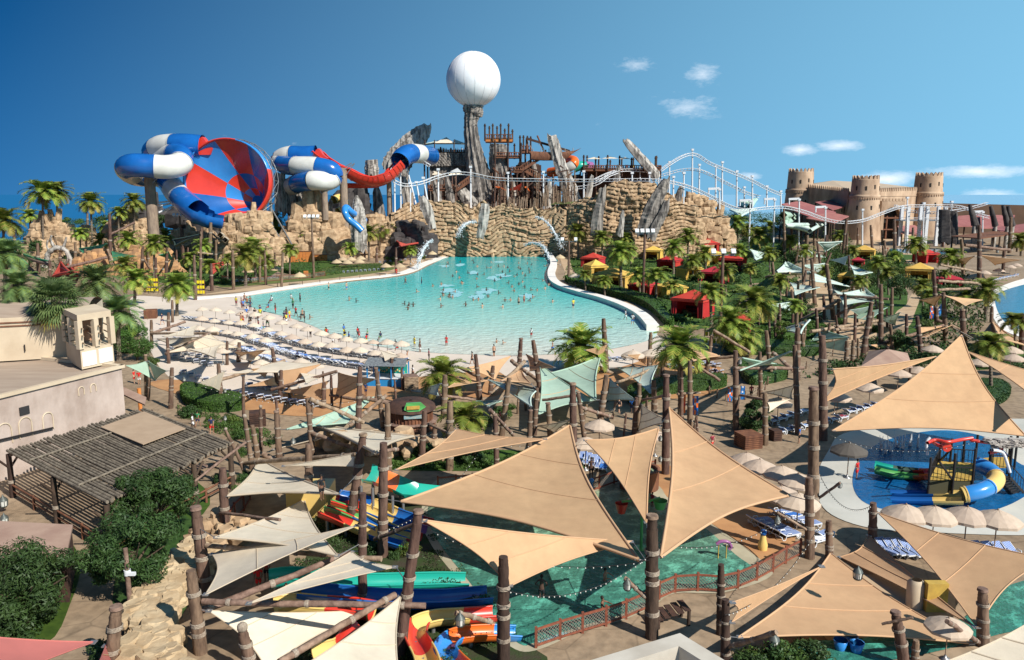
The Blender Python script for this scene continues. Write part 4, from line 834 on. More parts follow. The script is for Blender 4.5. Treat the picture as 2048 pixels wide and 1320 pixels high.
# palisade and thin poles on the wall top
r = random.Random(9); t = empty('palisade', PD(1050, 405, 309)); c = Vector(t.location); mb = MB()
for i in range(90):
    px = r.uniform(1015, 1145); p = PD(px, 408 if px < 1085 else 402, r.uniform(306, 310)); h = r.uniform(1.5, 3) if px < 1085 else r.uniform(3, 6)
    mb.cyl(p - c + Vector((0, 0, -2)), p - c + Vector((r.uniform(-.4, .4), 0, h)), .17, .12, 5)
mb.build('stakes', M['beam'], t); tag(t, 'palisade of thin pale stakes on top of the pool wall', 'palisade fence')
mb = MB(); a = PD(1100, 409, 306); b = PD(1188, 405, 309)
g = MB(); g.grid([[(a.x, 305, a.z), (a.x + 2, 311, a.z + .8)], [(b.x, 305, b.z), (b.x, 311, b.z + .6)]]); stuff(g.build('grass_strip', M['drylawn']), 'strip of bright grass on top of the rock wall', 'grass')
for i in range(64):
    px = r.choice([r.uniform(975, 1150), r.uniform(975, 1150), r.uniform(860, 930), r.uniform(1170, 1310)]); Y = r.uniform(316, 330); b = PD(px, 402, Y); h = r.uniform(8, 15) if px < 1160 else r.uniform(4, 9)
    mb = MB(); mb.cyl((0, 0, -2), (r.uniform(-.6, .6), 0, h), .33, .26, 6)
    for k in range(2): z = h * r.uniform(.5, .95); mb.cyl((0, 0, z), (0, 0, z + .4), .45, None, 6)
    o = mb.build('thin_log_post', M['log'], None, (b.x, Y, 17.5)); reg(o, 'log post', 'thin brown log post', px, 390, 'thin posts on the plateau', 'share')

# ------------------------------------------------------------ the fort
def fort_tower(px, pt, pb, w, Y, label):
    t = empty('fort_tower', PD(px, pb, Y)); t.location.z = 0; h = PD(px, pt, Y).z; r1 = w / 2 * Y / F * 1.0; r0 = r1 * 1.32; hm = h - 2.2; K = 40
    mb = MB(); zb = h * .66; f = lambda z: r0 + (r1 - r0) * z / hm
    mb.lathe((0, 0, 0), [(f(0), 0), (f(h * .33), h * .33), (f(zb), zb)], K); mb.lathe((0, 0, 0), [(f(zb) * .965, zb), (f(hm) * .99, hm), (f(hm) * .99, hm + .3), (f(hm) * .9, hm + .3), (f(hm) * .9, hm - 1)], K); mb.build('drum', M['stone'], t)
    mb = MB(); mb.lathe((0, 0, 0), [(f(zb) * .96, zb + 1.3), (f(zb) * 1.04, zb + 1.1), (f(zb) * 1.04, zb + .3), (f(zb) * 1.0, zb - .6)], K)
    for i in range(0, K): a = 2 * pi * i / K; mb.box((cos(a) * f(zb) * 1.01, sin(a) * f(zb) * 1.01, zb - .55), (.7, .5, .9), a)
    mb.build('string_course', M['stone'], t)
    for i in range(18):
        a = 2 * pi * (i + .5) / 18; q = Matrix.Rotation(a, 3, 'Z'); rr = f(hm) * .97; s_ = rr * 2 * pi / 18 * .34; mb = MB()
        pr = [(-s_, 0), (s_, 0), (s_, 1.0), (s_ * .6, 1.7), (0, 2.3), (-s_ * .6, 1.7), (-s_, 1.0)]
        A = [q @ Vector((rr, x, 0)) + Vector((0, 0, hm + z)) for x, z in pr]; B = [q @ Vector((rr - .7, x, 0)) + Vector((0, 0, hm + z)) for x, z in pr]
        mb.grid([A, B], 0, True, False); mb.face(A[::-1]); mb.face(B); mb.build('merlon', M['stone'], t)
    for a, z in [(-1.9, .80), (-1.25, .82), (-.6, .80), (-2.6, .80), (-1.5, .5), (-.75, .52), (-2.4, .5)]:
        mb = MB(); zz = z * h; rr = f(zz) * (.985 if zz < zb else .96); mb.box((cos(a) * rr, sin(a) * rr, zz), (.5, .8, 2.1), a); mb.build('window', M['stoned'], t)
    tag(t, label, 'tower', 'round fort towers'); return t
fort_tower(1596, 337, 450, 48, 470, 'left round crenellated fort tower, farthest from the gate')
fort_tower(1723, 351, 478, 51, 420, 'middle round crenellated fort tower, nearest the camera')
fort_tower(1849, 345, 462, 50, 455, 'right round crenellated fort tower beside the gate')
def fort_wall(p0, p1, label, gate=None):
    a = Vector(p0); b = Vector(p1); t = empty('fort_wall', (a.x, a.y, 0)); d = Vector((b.x - a.x, b.y - a.y, 0)); L = d.length; ang = math.atan2(d.y, d.x); h0 = a.z; h1 = b.z
    t.rotation_euler = (0, 0, ang); n = 24; mb = MB()
    def seg(x0, x1, z0, z1a, z1b): 
        F_ = [(x0, -.9, z0), (x1, -.9, z0), (x1, -.9, z1b), (x0, -.9, z1a)]; B_ = [(x, .9, z) for x, y, z in F_]; mb.grid([F_, B_], 0, True, False); mb.face(F_); mb.face(B_[::-1])
    hh = lambda x: h0 + (h1 - h0) * x / L
    if gate:
        g0, g1, gz = gate; seg(0, g0 * L, 0, hh(0), hh(g0 * L)); seg(g1 * L, L, 0, hh(g1 * L), hh(L)); seg(g0 * L, g1 * L, gz, hh(g0 * L), hh(g1 * L))
    else: seg(0, L, 0, hh(0), hh(L))
    mb.build('wall', M['stone'], t); m_ = int(L / 1.9)
    for i in range(m_):
        x = (i + .5) * L / m_; z = hh(x); s_ = .62; mb = MB(); pr = [(-s_, 0), (s_, 0), (s_, .8), (s_ * .6, 1.5), (0, 2.0), (-s_ * .6, 1.5), (-s_, .8)]
        A = [(x + q, -.9, z + w) for q, w in pr]; B = [(x + q, -.2, z + w) for q, w in pr]; mb.grid([A, B], 0, True, False); mb.face(A); mb.face(B[::-1]); mb.build('merlon', M['stone'], t)
    mb = MB(); mb.box((L / 2, -1.02, min(h0, h1) - 2), (L, .25, .4)); mb.build('string_course', M['stone'], t)
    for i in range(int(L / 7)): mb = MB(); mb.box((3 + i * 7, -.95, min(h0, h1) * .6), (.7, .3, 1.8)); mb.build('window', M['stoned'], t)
    tag(t, label, 'wall', 'fort curtain walls'); return t
fort_wall((PD(1612, 372, 468).x, 466, PD(1612, 374, 466).z), (PD(1700, 383, 424).x, 424, PD(1700, 384, 424).z), 'fort curtain wall with arrowhead crenels between left and middle towers')
fort_wall((PD(1745, 383, 424).x, 424, PD(1745, 384, 424).z), (PD(1828, 382, 455).x, 453, PD(1828, 381, 453).z), 'fort curtain wall holding the arched gate between middle and right towers')
def gate():
    Y = 420; a = PD(1764, 402, Y); b = PD(1810, 402, Y); t = empty('fort_gatehouse', (a.x, Y, 0)); w = b.x - a.x; h = a.z; mb = MB(); K = 14
    zs = PD(1787, 432, Y).z; rA = w * .36; cx = w * .5
    outer = [(0, 0), (0, h)] ; arc = [(cx - rA, 0), (cx - rA, zs)] + [(cx - rA * cos(pi * i / K), zs + rA * 1.05 * sin(pi * i / K)) for i in range(1, K)] + [(cx + rA, zs), (cx + rA, 0)]
    # front made of quads between arch and rectangle
    top = [(x, h) for x, z in arc]; top[0] = (0, 0); top[1] = (0, zs); top[-1] = (w, 0); top[-2] = (w, zs)
    for k in range(2, len(top) - 2): top[k] = (w * (k - 1) / (len(top) - 3), h)
    top[2] = (0, h); top[-3] = (w, h)
    mb.grid([[(x, 0, z) for x, z in arc], [(x, 0, z) for x, z in top]], 0, False, False)
    mb.grid([[(x, 0, z) for x, z in arc], [(x, 5, z) for x, z in arc]], 0, False, False)
    mb.grid([[(0, 0, 0), (0, 0, h), (w, 0, h), (w, 0, 0)], [(0, 6, 0), (0, 6, h), (w, 6, h), (w, 6, 0)]], 0, False, False); mb.build('arch_wall', M['stone'], t)
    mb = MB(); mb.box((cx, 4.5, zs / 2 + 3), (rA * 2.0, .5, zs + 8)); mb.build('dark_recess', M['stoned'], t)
    mb = MB(); mb.box((cx, 1.2, zs - 1), (rA * 2.1, 1.2, .8)); mb.box((cx, 1.0, zs * .42), (rA * 2.1, 1.0, .6))
    for x in (-.5, .5): mb.box((cx + x * rA, 1.2, zs / 2), (.6, .8, zs))
    mb.build('gate_beam', M['wood'], t); mb = MB()
    for i in range(7): x = w * (i + .5) / 7; mb.box((x, .3, h + .6), (1.0, .8, 1.3))
    mb.build('parapet', M['stone'], t); tag(t, 'projecting fort gatehouse with tall dark arched opening', 'gatehouse')
gate()
mb = MB(); pk = PD(1665, 361, 500); pts = [PD(1610, 372, 480), PD(1700, 382, 440), PD(1838, 382, 470), PD(1838, 376, 560), PD(1600, 370, 560)]; pk2 = PD(1755, 366, 520)
g = [Vector((p.x, p.y, p.z)) for p in pts]; mb.face([g[0], g[1], pk]); mb.face([g[1], g[2], pk2]); mb.face([g[1], pk2, pk]); mb.face([g[2], g[3], pk2]); mb.face([g[3], g[4], pk, pk2]); mb.face([g[4], g[0], pk]); 
for i in range(5): p, q = g[i], g[(i + 1) % 5]; mb.face([p, q, Vector((q.x, q.y, 0)), Vector((p.x, p.y, 0))])
tag(mb.build('fort_hall_roof', M['sandroof']), 'broad sand-coloured roof rising behind the fort walls', 'roof')
t = empty('long_brown_building', PD(1900, 440, 480)); c = Vector(t.location); c.z = 0; t.location = c; a = PD(1878, 406, 480); b = PD(2200, 414, 470)
mb = MB(); F_ = [(a.x - c.x, 0, 0), (b.x - c.x, -10, 0), (b.x - c.x, -10, b.z), (a.x - c.x, 0, a.z)]; B_ = [(x, y + 30, z) for x, y, z in F_]; mb.grid([F_, B_], 0, True, False); mb.face(F_); mb.build('wall', mat('brown_plaster', (.14, .085, .055), (.10, .06, .04), .1, .9, world=True), t)
mb = MB(); mb.box((30, -2, a.z * .5), (4, 3, 6)); mb.box((60, -5, a.z * .55), (3, 3, 3)); mb.build('window', M['stoned'], t); tag(t, 'long low dark brown building on the right horizon', 'building')
# sloping maroon and tan shade roofs of the souk in front of the fort
def slab(name, label, pts, m, cat='roof', th=.4, group='souk roofs', posts=True):
    t = empty(name, (pts[0].x, pts[0].y, 0)); c = Vector(t.location); mb = MB(); A = [p - c for p in pts]; B = [p - c - Vector((0, 0, th)) for p in pts]; mb.grid([A, B], 0, True, False); mb.face(A); mb.face(B[::-1]); mb.build('roof_sheet', M[m], t)
    if posts:
        for p in A:
            if p.z > 1: mb = MB(); q = Vector((p.x * .96 + sum(a.x for a in A) / len(A) * .04, p.y * .96 + sum(a.y for a in A) / len(A) * .04, 0)); mb.cyl(q, q + Vector((0, 0, p.z - .5)), .35, None, 7); mb.build('post', M['log_dark'], t)
    tag(t, label, cat, group)
for i, (L) in enumerate([[(1561, 408, 400), (1600, 402, 420), (1640, 414, 415), (1605, 424, 385)], [(1585, 420, 385), (1632, 412, 410), (1672, 424, 400), (1630, 438, 372)], [(1612, 436, 372), (1660, 424, 396), (1698, 432, 388), (1668, 446, 362)], [(1630, 404, 430), (1660, 400, 440), (1690, 412, 425), (1665, 420, 405)]]):
    slab('souk_roof', ordn(i + 1) + ' from left of the dusty red sloping roofs left of the gate', [PD(*q) for q in L], 'maroon')
for i, (L, m) in enumerate([([(1795, 452, 385), (1830, 450, 400), (1851, 468, 385), (1803, 466, 365)], 'maroon'), ([(1912, 432, 400), (1965, 428, 410), (1960, 452, 380), (1915, 452, 375)], 'maroon'), ([(1960, 430, 400), (2030, 430, 410), (2020, 455, 380), (1962, 456, 370)], 'maroon'), ([(1985, 455, 360), (2060, 446, 370), (2060, 464, 340), (2000, 462, 340)], 'maroon'),
                            ([(1902, 472, 330), (1990, 462, 340), (2040, 466, 330), (1960, 476, 315)], 'wood'), ([(1875, 442, 390), (1915, 440, 400), (1930, 452, 380), (1885, 455, 372)], 'cream')]):
    slab('souk_roof', ordn(i + 1) + ' from left of the sloping roofs right of the gate', [PD(*q) for q in L], m)

# dark artificial rock and timber wreckage filling the plateau behind the towers
for i, (x0, x1, t_, b_, m_, n_, z_, Y_) in enumerate([(850, 940, 335, 410, 'darkrock', 70, 4, 356), (1010, 1110, 325, 410, 'darkrock', 80, 4.5, 362), (1110, 1190, 350, 410, 'darkrock', 60, 4, 352), (1180, 1330, 345, 400, 'darkrock', 90, 4, 356)]): mound('rock_outcrop', 'dark rock mass', x0, x1, t_, b_, 70 + i, m_, n_, sz=z_, Y=Y_)
r = random.Random(31)
for i in range(26):
    x = r.uniform(990, 1150); y = r.uniform(335, 395); Y_ = r.uniform(316, 330); a = PD(x, y, Y_); d = Vector((r.uniform(-6, 6), r.uniform(-1, 1), r.uniform(-3, 4))); mb = MB(); mb.beam(-d / 2, d / 2, .35, .5); reg(mb.build('broken_timber', M[r.choice(['wood', 'wooddark', 'beam'])], None, a), 'timber', 'loose slanted timber', x, y, 'loose timbers of the tower')

for i, (x0, y0, x1, y1, w_, Y_) in enumerate([(905, 408, 893, 352, 9, 318), (1030, 408, 1022, 350, 8, 330), (1075, 408, 1066, 322, 11, 345), (1172, 408, 1185, 350, 9, 322), (1230, 372, 1238, 330, 8, 330), (820, 420, 806, 352, 12, 322), (880, 410, 868, 360, 8, 315), (1095, 410, 1100, 362, 9, 318), (760, 440, 752, 372, 14, 318), (655, 440, 662, 400, 9, 300), (1350, 420, 1362, 372, 9, 316), (1240, 470, 1246, 420, 7, 287)]):
    shard('rock_shard', 'jagged grey shard number', [(x1, y1, w_ * .35), (x1 * .7 + x0 * .3, y1 * .7 + y0 * .3, w_ * .8), (x0, y0, w_ * 1.1)], Y_, 80 + i, ['greyrock', 'greyrockl'][i % 2], 12, .8, .8)
for o in COL.objects:
    if o.get('label') == 'jagged grey shard number': p_ = [k for k in range(12)]; q_ = o.data.vertices[0].co; reg(o, 'rock pillar', 'small jagged grey rock shard', CX + F * q_.x / q_.y, 390, 'jagged grey rocks')
# ------------------------------------------------------------ log posts
POSTS = []
def log_post(bx, by, tx, ty, w, kind='log', cap=None, z0=0.0, dark=False, Y=None):
    b = P(bx, by, z0) if Y is None else Vector((PD(bx, by, Y).x, Y, z0)); tp = PD(tx, ty, b.y); h = tp.z - b.z; r = w / 2 * (b - Vector((0, 0, H))).length / F
    rr = random.Random(int(bx * 7 + by)); dx = tp.x - b.x; dy = rr.uniform(-.04, .04) * h; v = Vector((dx, dy, h))
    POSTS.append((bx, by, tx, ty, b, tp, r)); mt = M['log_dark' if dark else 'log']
    near = w >= 7; t = empty('log_post', b); mb = MB(); n = 12 if near else 7
    cuts = [0, rr.uniform(.30, .5), rr.uniform(.68, .8), rr.uniform(.9, .94), 1] if near else [0, .55, .9, 1]
    sc = [1.12, 1.0, .92, .80, .66] if near else [1.05, .95, .8]
    p0 = Vector((0, 0, -.3))
    for i in range(len(cuts) - 1):
        a = v * cuts[i] if i else p0; e = v * cuts[i + 1]; k = sc[i]; rows = []; m_ = 5 if near else 2; x, y = mb.frame(a, e)
        for s_ in range(m_ + 1):
            c = a.lerp(e, s_ / m_); rows.append([c + x * (r * k * (1 - .05 * s_ / m_) * (1 + rr.uniform(-.07, .07)) * cos(2 * pi * j / n)) + y * (r * k * (1 - .05 * s_ / m_) * (1 + rr.uniform(-.07, .07)) * sin(2 * pi * j / n)) for j in range(n)])
        mb.grid(rows, 0, True, True); mb.face(rows[-1][::-1])
    mb.build('log', mt, t)
    if near:
        for q in [cuts[1], cuts[2], rr.uniform(.12, .25)] + ([.56] if h / r > 18 else []):
            mb = MB(); c = v * q; nb = 4 if r > .28 else 3
            for k in range(nb): cc = c + v.normalized() * (k - nb / 2) * r * .2; mb.tube([cc - v.normalized() * r * .09, cc, cc + v.normalized() * r * .09], [r * 1.08, r * 1.2, r * 1.08], 12)
            mb.build('rope_binding', M['rope'], t)
    else:
        mb = MB(); c = v * .55; mb.cyl(c, c + v.normalized() * r * .8, r * 1.15, None, 7); mb.build('rope_binding', M['rope'], t)
    if cap == 'ball': mb = MB(); mb.ball(v + Vector((0, 0, r * .7)), r * .95, 10, 7); mb.build('finial_ball', M['rope'], t)
    elif cap == 'disc' or (near and rr.random() < .3): mb = MB(); mb.cyl(v, v + Vector((0, 0, r * .5)), r * 1.0, r * .9, 12); mb.build('end_cap', M['beam'], t)
    ds = ('thick' if r > .34 else 'medium' if r > .22 else 'slim') + (' dark' if dark else ' brown') + (' leaning' if abs(dx) > .1 * h else ' upright')
    reg(t, 'log post', ds + ' log post', (bx + tx) / 2, (by + ty) / 2, 'rope-bound log posts'); return t
for a in [(222, 1345, 232, 1218, 22, 'l', 'disc'), (402, 1305, 384, 1138, 21), (412, 1178, 391, 1019, 21), (451, 1068, 444, 937, 16), (508, 1355, 485, 1262, 20, 'l', 'ball'), (619, 1030, 616, 889, 15), (625, 912, 614, 797, 10),
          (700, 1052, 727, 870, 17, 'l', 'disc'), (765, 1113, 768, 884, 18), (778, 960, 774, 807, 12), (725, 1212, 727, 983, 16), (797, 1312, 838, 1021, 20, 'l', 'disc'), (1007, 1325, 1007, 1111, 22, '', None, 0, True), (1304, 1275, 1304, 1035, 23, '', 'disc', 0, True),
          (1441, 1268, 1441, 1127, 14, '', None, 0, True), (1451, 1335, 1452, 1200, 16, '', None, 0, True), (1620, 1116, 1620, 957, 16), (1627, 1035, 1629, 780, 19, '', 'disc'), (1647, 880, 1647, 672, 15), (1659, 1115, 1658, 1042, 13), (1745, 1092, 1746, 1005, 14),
          (1812, 1335, 1790, 1226, 18), (1967, 1292, 1967, 1183, 17), (1829, 1340, 1832, 1280, 12), (1540, 1330, 1536, 1285, 9), (1331, 948, 1332, 752, 14), (1531, 890, 1531, 786, 10), (1363, 845, 1363, 730, 7), (1380, 864, 1380, 722, 10), (1472, 860, 1472, 702, 11),
          (1596, 868, 1589, 690, 10), (1522, 800, 1520, 704, 8), (1148, 945, 1145, 768, 14), (1102, 882, 1096, 808, 11, '', 'disc'), (1058, 910, 1061, 822, 10), (994, 945, 990, 830, 10), (899, 940, 900, 803, 14), (1003, 872, 1018, 755, 11), (1069, 870, 1074, 776, 9),
          (1170, 880, 1156, 785, 9), (1197, 865, 1213, 750, 12), (1213, 745, 1207, 637, 10), (1081, 780, 1066, 680, 10), (1036, 760, 1042, 678, 9, '', 'disc'), (961, 800, 951, 708, 9), (980, 790, 986, 732, 9), (888, 835, 890, 750, 12), (1277, 865, 1279, 770, 9), (1268, 868, 1273, 795, 9),
          (1309, 830, 1307, 760, 11), (1298, 735, 1302, 665, 8), (1325, 772, 1325, 702, 8), (1397, 747, 1401, 695, 7), (1413, 747, 1424, 672, 8), (842, 932, 850, 820, 12), (866, 912, 870, 850, 10), (293, 797, 291, 711, 7), (341, 817, 345, 735, 8), (338, 727, 334, 675, 6), (444, 807, 437, 727, 8),
          (454, 730, 454, 683, 6), (477, 724, 478, 685, 8), (556, 773, 545, 697, 8), (560, 802, 563, 740, 8), (487, 837, 487, 753, 6), (647, 817, 648, 765, 9), (664, 812, 662, 750, 6), (716, 868, 719, 735, 11), (767, 856, 751, 738, 9), (522, 902, 522, 815, 7, '', 'ball'), (505, 938, 490, 835, 9, '', 'ball'),
          (516, 914, 505, 850, 10), (559, 920, 553, 824, 11, '', 'disc'), (495, 953, 451, 861, 7, '', 'ball'), (783, 772, 784, 717, 7), (805, 780, 803, 735, 5), (1570, 520, 1566, 417, 5), (1608, 597, 1605, 515, 6), (1630, 612, 1624, 518, 7), (1668, 640, 1654, 530, 8), (1551, 587, 1544, 524, 6), (1635, 660, 1632, 617, 6),
          (1594, 760, 1597, 656, 11), (1543, 760, 1532, 661, 9), (1607, 710, 1604, 650, 7), (1692, 652, 1689, 588, 6), (1692, 730, 1694, 682, 8), (1705, 726, 1706, 680, 7), (1762, 695, 1764, 569, 8), (1782, 655, 1785, 575, 6), (1725, 715, 1743, 606, 9), (1813, 687, 1813, 628, 6), (1843, 715, 1833, 632, 8), (1874, 650, 1869, 539, 7),
          (1892, 688, 1887, 585, 8), (1929, 702, 1926, 621, 10), (1983, 645, 1984, 613, 6), (2044, 700, 2044, 628, 9), (1686, 509, 1694, 437, 6), (1886, 494, 1885, 447, 5), (1959, 561, 1959, 450, 7), (1927, 551, 1923, 478, 6), (2006, 546, 2010, 492, 6), (2019, 506, 2021, 434, 6), (1733, 580, 1733, 544, 5), (1585, 509, 1583, 445, 5),
          (1651, 515, 1653, 470, 5), (1600, 600, 1612, 540, 5), (1640, 560, 1662, 505, 5), (1745, 500, 1742, 450, 5), (1790, 500, 1789, 440, 6), (1765, 490, 1764, 460, 4), (1715, 490, 1716, 455, 4), (1825, 500, 1826, 455, 5)]:
    log_post(*a)
# far posts at left, on the slopes and banks
for a in [(30, 500, 28, 464, 5), (60, 535, 59, 509, 5), (77, 548, 76, 486, 6), (100, 560, 100, 522, 5), (120, 530, 120, 505, 5), (151, 530, 151, 484, 5), (172, 540, 171, 498, 5), (189, 500, 190, 455, 5), (222, 548, 220, 427, 6), (226, 550, 218, 500, 6), (175, 455, 175, 426, 4), (245, 475, 244, 420, 4), (262, 470, 263, 425, 4), (283, 555, 286, 492, 6), (297, 552, 297, 490, 5), (312, 565, 312, 515, 5), (332, 560, 335, 495, 6),
          (367, 530, 366, 457, 5), (401, 585, 400, 463, 5), (418, 535, 421, 445, 7), (432, 545, 432, 480, 5), (391, 600, 389, 510, 6), (424, 582, 422, 527, 6), (405, 540, 402, 455, 5), (467, 580, 466, 500, 6), (486, 470, 484, 420, 4), (520, 565, 519, 510, 5), (532, 570, 530, 500, 5), (563, 575, 565, 505, 5), (590, 495, 596, 430, 5), (604, 500, 616, 455, 5), (612, 500, 616, 460, 4), (650, 496, 652, 445, 5), (690, 490, 688, 460, 4), (664, 500, 665, 450, 5), (575, 470, 577, 425, 3), (456, 425, 457, 383, 4), (467, 425, 466, 390, 3), (475, 428, 475, 385, 4), (431, 430, 430, 385, 4), (481, 425, 480, 390, 3), (487, 425, 487, 388, 3),
          (753, 525, 754, 495, 5), (792, 545, 792, 495, 5), (868, 505, 868, 465, 4), (838, 515, 840, 460, 5), (345, 645, 345, 600, 5), (337, 662, 337, 625, 6), (303, 688, 302, 640, 6), (297, 800, 300, 755, 5), (700, 500, 698, 465, 4), (730, 520, 728, 480, 4), (355, 545, 353, 500, 4), (375, 540, 376, 495, 4), (445, 540, 447, 495, 4), (480, 535, 482, 495, 4), (550, 540, 550, 505, 4), (255, 570, 256, 530, 4), (240, 470, 238, 425, 4), (205, 530, 206, 480, 4)]:
    log_post(*a)
# random extra posts in the dense middle band
for i in range(64):
    bx = RND.choice([RND.uniform(1520, 1790), RND.uniform(1520, 1790), RND.uniform(860, 1420), RND.uniform(1500, 1760), RND.uniform(540, 800)]); by = RND.uniform(780, 880) if bx > 820 and bx < 1450 else RND.uniform(520, 720) if bx > 1500 else RND.uniform(790, 850)
    log_post(bx, by, bx + RND.uniform(-8, 8), by - RND.uniform(30, 60), RND.uniform(4, 6.5))
def near_post(px, py, mx=34):
    best = None
    for q in POSTS:
        bx, by, tx, ty = q[:4]
        if ty - 12 <= py <= by + 4:
            f = (by - py) / max(by - ty, 1); x = bx + (tx - bx) * f; d = abs(x - px) + max(0, ty - py) * .5
            if d < mx and (best is None or d < best[0]): best = (d, q)
    return best[1] if best else None
def snap(px, py, z=3.2, Y=None, mx=34):
    if Y is not None: return PD(px, py, Y)
    q = near_post(px, py, mx)
    if q: return PD(px, py, q[4].y - .1)
    return P(px, py, z)
# ------------------------------------------------------------ log beams lashed between posts
def log_beam(x0, y0, x1, y1, w, z=3.2, m='beam', lantern=False, Y=None):
    a = snap(x0, y0, z, Y); b = snap(x1, y1, z, Y); 
    if abs(a.y - b.y) > 1.1 * abs(a.x - b.x) + 3:
        b = PD(x1, y1, a.y + (3 if b.y > a.y else -3))
    c = (a + b) / 2; r = w / 2 * (c - Vector((0, 0, H))).length / F; t = empty('log_beam', a); mb = MB(); v = b - a; rr = random.Random(int(x0 + y0)); pts = [v * (i / 8) + Vector((0, 0, rr.uniform(-.25, .25) * r)) for i in range(9)]
    mb.tube(pts, [r * rr.uniform(.9, 1.08) for _ in pts], 9, 0, caps=True); mb.build('log', M[m], t)
    if w > 6:
        for f in (.12, rr.uniform(.4, .6), .9): mb = MB(); c = v * f; d = v.normalized(); mb.tube([c - d * r * .7, c - d * r * .3, c + d * r * .3, c + d * r * .7], [r * 1.1, r * 1.2, r * 1.2, r * 1.1], 9); mb.build('rope_lashing', M['rope'], t)
    reg(t, 'log beam', ('thick' if r > .2 else 'slim') + ' sloping log beam', (x0 + x1) / 2, (y0 + y1) / 2, 'lashed log beams'); return a, b
for a in [(301, 668, 371, 643, 5), (303, 667, 436, 667, 5), (331, 708, 419, 667, 6), (422, 765, 569, 722, 7), (543, 779, 674, 743, 6), (545, 728, 560, 765, 6), (620, 798, 727, 844, 8), (699, 852, 773, 790, 8), (722, 794, 860, 824, 9), (526, 909, 699, 997, 11), (490, 926, 713, 909, 9), (625, 867, 716, 899, 8), (733, 909, 795, 898, 8), (388, 963, 492, 884, 5),
          (412, 1091, 763, 1119, 10), (380, 1231, 701, 1107, 13), (405, 1204, 851, 1212, 12), (558, 1325, 790, 1189, 13), (749, 1078, 844, 1043, 8), (911, 1225, 984, 1244, 10), (1249, 1156, 1293, 1196, 9), (1458, 1294, 1553, 1264, 9), (1764, 1248, 1826, 1235, 5), (1894, 1242, 1957, 1285, 8), (1554, 1025, 1613, 1059, 5), (1635, 998, 1680, 966, 5),
          (917, 734, 965, 758, 6), (983, 788, 1050, 722, 8), (1023, 722, 1083, 767, 8), (980, 819, 1026, 870, 7), (1198, 734, 1335, 806, 8), (1162, 815, 1223, 834, 7), (1344, 700, 1440, 761, 6), (1355, 788, 1400, 785, 5), (1619, 688, 1700, 673, 7), (1621, 664, 1700, 650, 6), (1531, 554, 1580, 546, 5), (1469, 737, 1607, 736, 7), (1545, 705, 1586, 740, 7), (1427, 660, 1500, 705, 6),
          (1622, 663, 1778, 638, 6), (1674, 629, 1753, 593, 6), (1640, 655, 1713, 675, 6), (1756, 690, 1887, 650, 6), (1875, 641, 1920, 658, 6), (1876, 562, 1955, 566, 5), (1876, 580, 1940, 577, 5), (1878, 590, 1940, 600, 5), (1673, 591, 1777, 598, 5), (1700, 572, 1727, 576, 4), (1655, 680, 1700, 725, 6), (1600, 640, 1680, 600, 5), (1665, 660, 1740, 655, 6), (1900, 650, 1985, 690, 6), (1930, 490, 2020, 500, 5), (1880, 530, 1960, 545, 4), (1620, 620, 1665, 615, 5),
          (30, 510, 100, 530, 5), (40, 520, 75, 548, 4), (130, 535, 215, 515, 5), (190, 470, 240, 455, 4), (222, 468, 270, 445, 4), (215, 498, 232, 540, 5), (285, 515, 300, 538, 4), (560, 478, 610, 495, 4), (597, 460, 618, 490, 5), (640, 490, 668, 465, 4), (395, 505, 425, 508, 3), (382, 522, 412, 524, 3), (815, 470, 860, 485, 4), (760, 470, 790, 480, 4),
          (1220, 770, 1300, 740, 6), (880, 790, 950, 800, 6), (1085, 800, 1160, 790, 6), (1100, 850, 1200, 862, 6), (860, 850, 905, 870, 6), (1285, 800, 1340, 790, 6), (1390, 720, 1475, 712, 6), (1395, 735, 1440, 770, 6), (660, 790, 720, 800, 6), (1480, 790, 1535, 800, 5), (440, 1025, 560, 1040, 6)]:
    log_beam(*a)
# lanterns hanging from beams
def lantern_mesh():
    a = MB(); a.lathe((0, 0, 0), [(.01, -.42), (.16, -.40), (.2, -.34), (.2, -.32)], 8); a.lathe((0, 0, 0), [(.24, -.02), (.17, .1), (.05, .2), (.02, .3)], 8)
    for i in range(8): q = 2 * pi * i / 8; a.cyl((cos(q) * .2, sin(q) * .2, -.33), (cos(q) * .23, sin(q) * .23, -.02), .018, None, 4)
    b = MB(); b.lathe((0, 0, 0), [(.17, -.32), (.2, -.02)], 8); return a.mesh('cage', M['lantern']), b.mesh('glass', M['lglass'])
LC, LG = lantern_mesh()
for px, py, s, z in [(920, 1236, 1.5, None), (1255, 1166, 1.4, None), (1548, 1278, 1.7, None), (1555, 1038, 1.2, None), (1680, 968, 1, None), (1321, 875, 1.1, None), (1321, 916, 1.1, None), (6, 1000, 1.9, 1.0), (8, 1035, 1.6, 1.0), (1716, 1143, 1.6, 3.0), (450, 835, 1.0, 2.5), (368, 757, 1.1, 2.8), (365, 545, 1.6, 3), (1870, 500, 2.5, 5), (1995, 501, 2.5, 5), (1480, 722, 1.2, 3), (326, 537, 1.5, 4), (590, 1190, 1.5, 1.0), (586, 880, 1.3, 2.0), (450, 780, 1.0, 2.2)]:
    p = snap(px, py, z or 3); t = empty('hanging_lantern', p, 0, s * .75); inst('cage', LC, t); inst('glass', LG, t); reg(t, 'lantern', 'round caged lantern', px, py, 'lanterns on the logs')
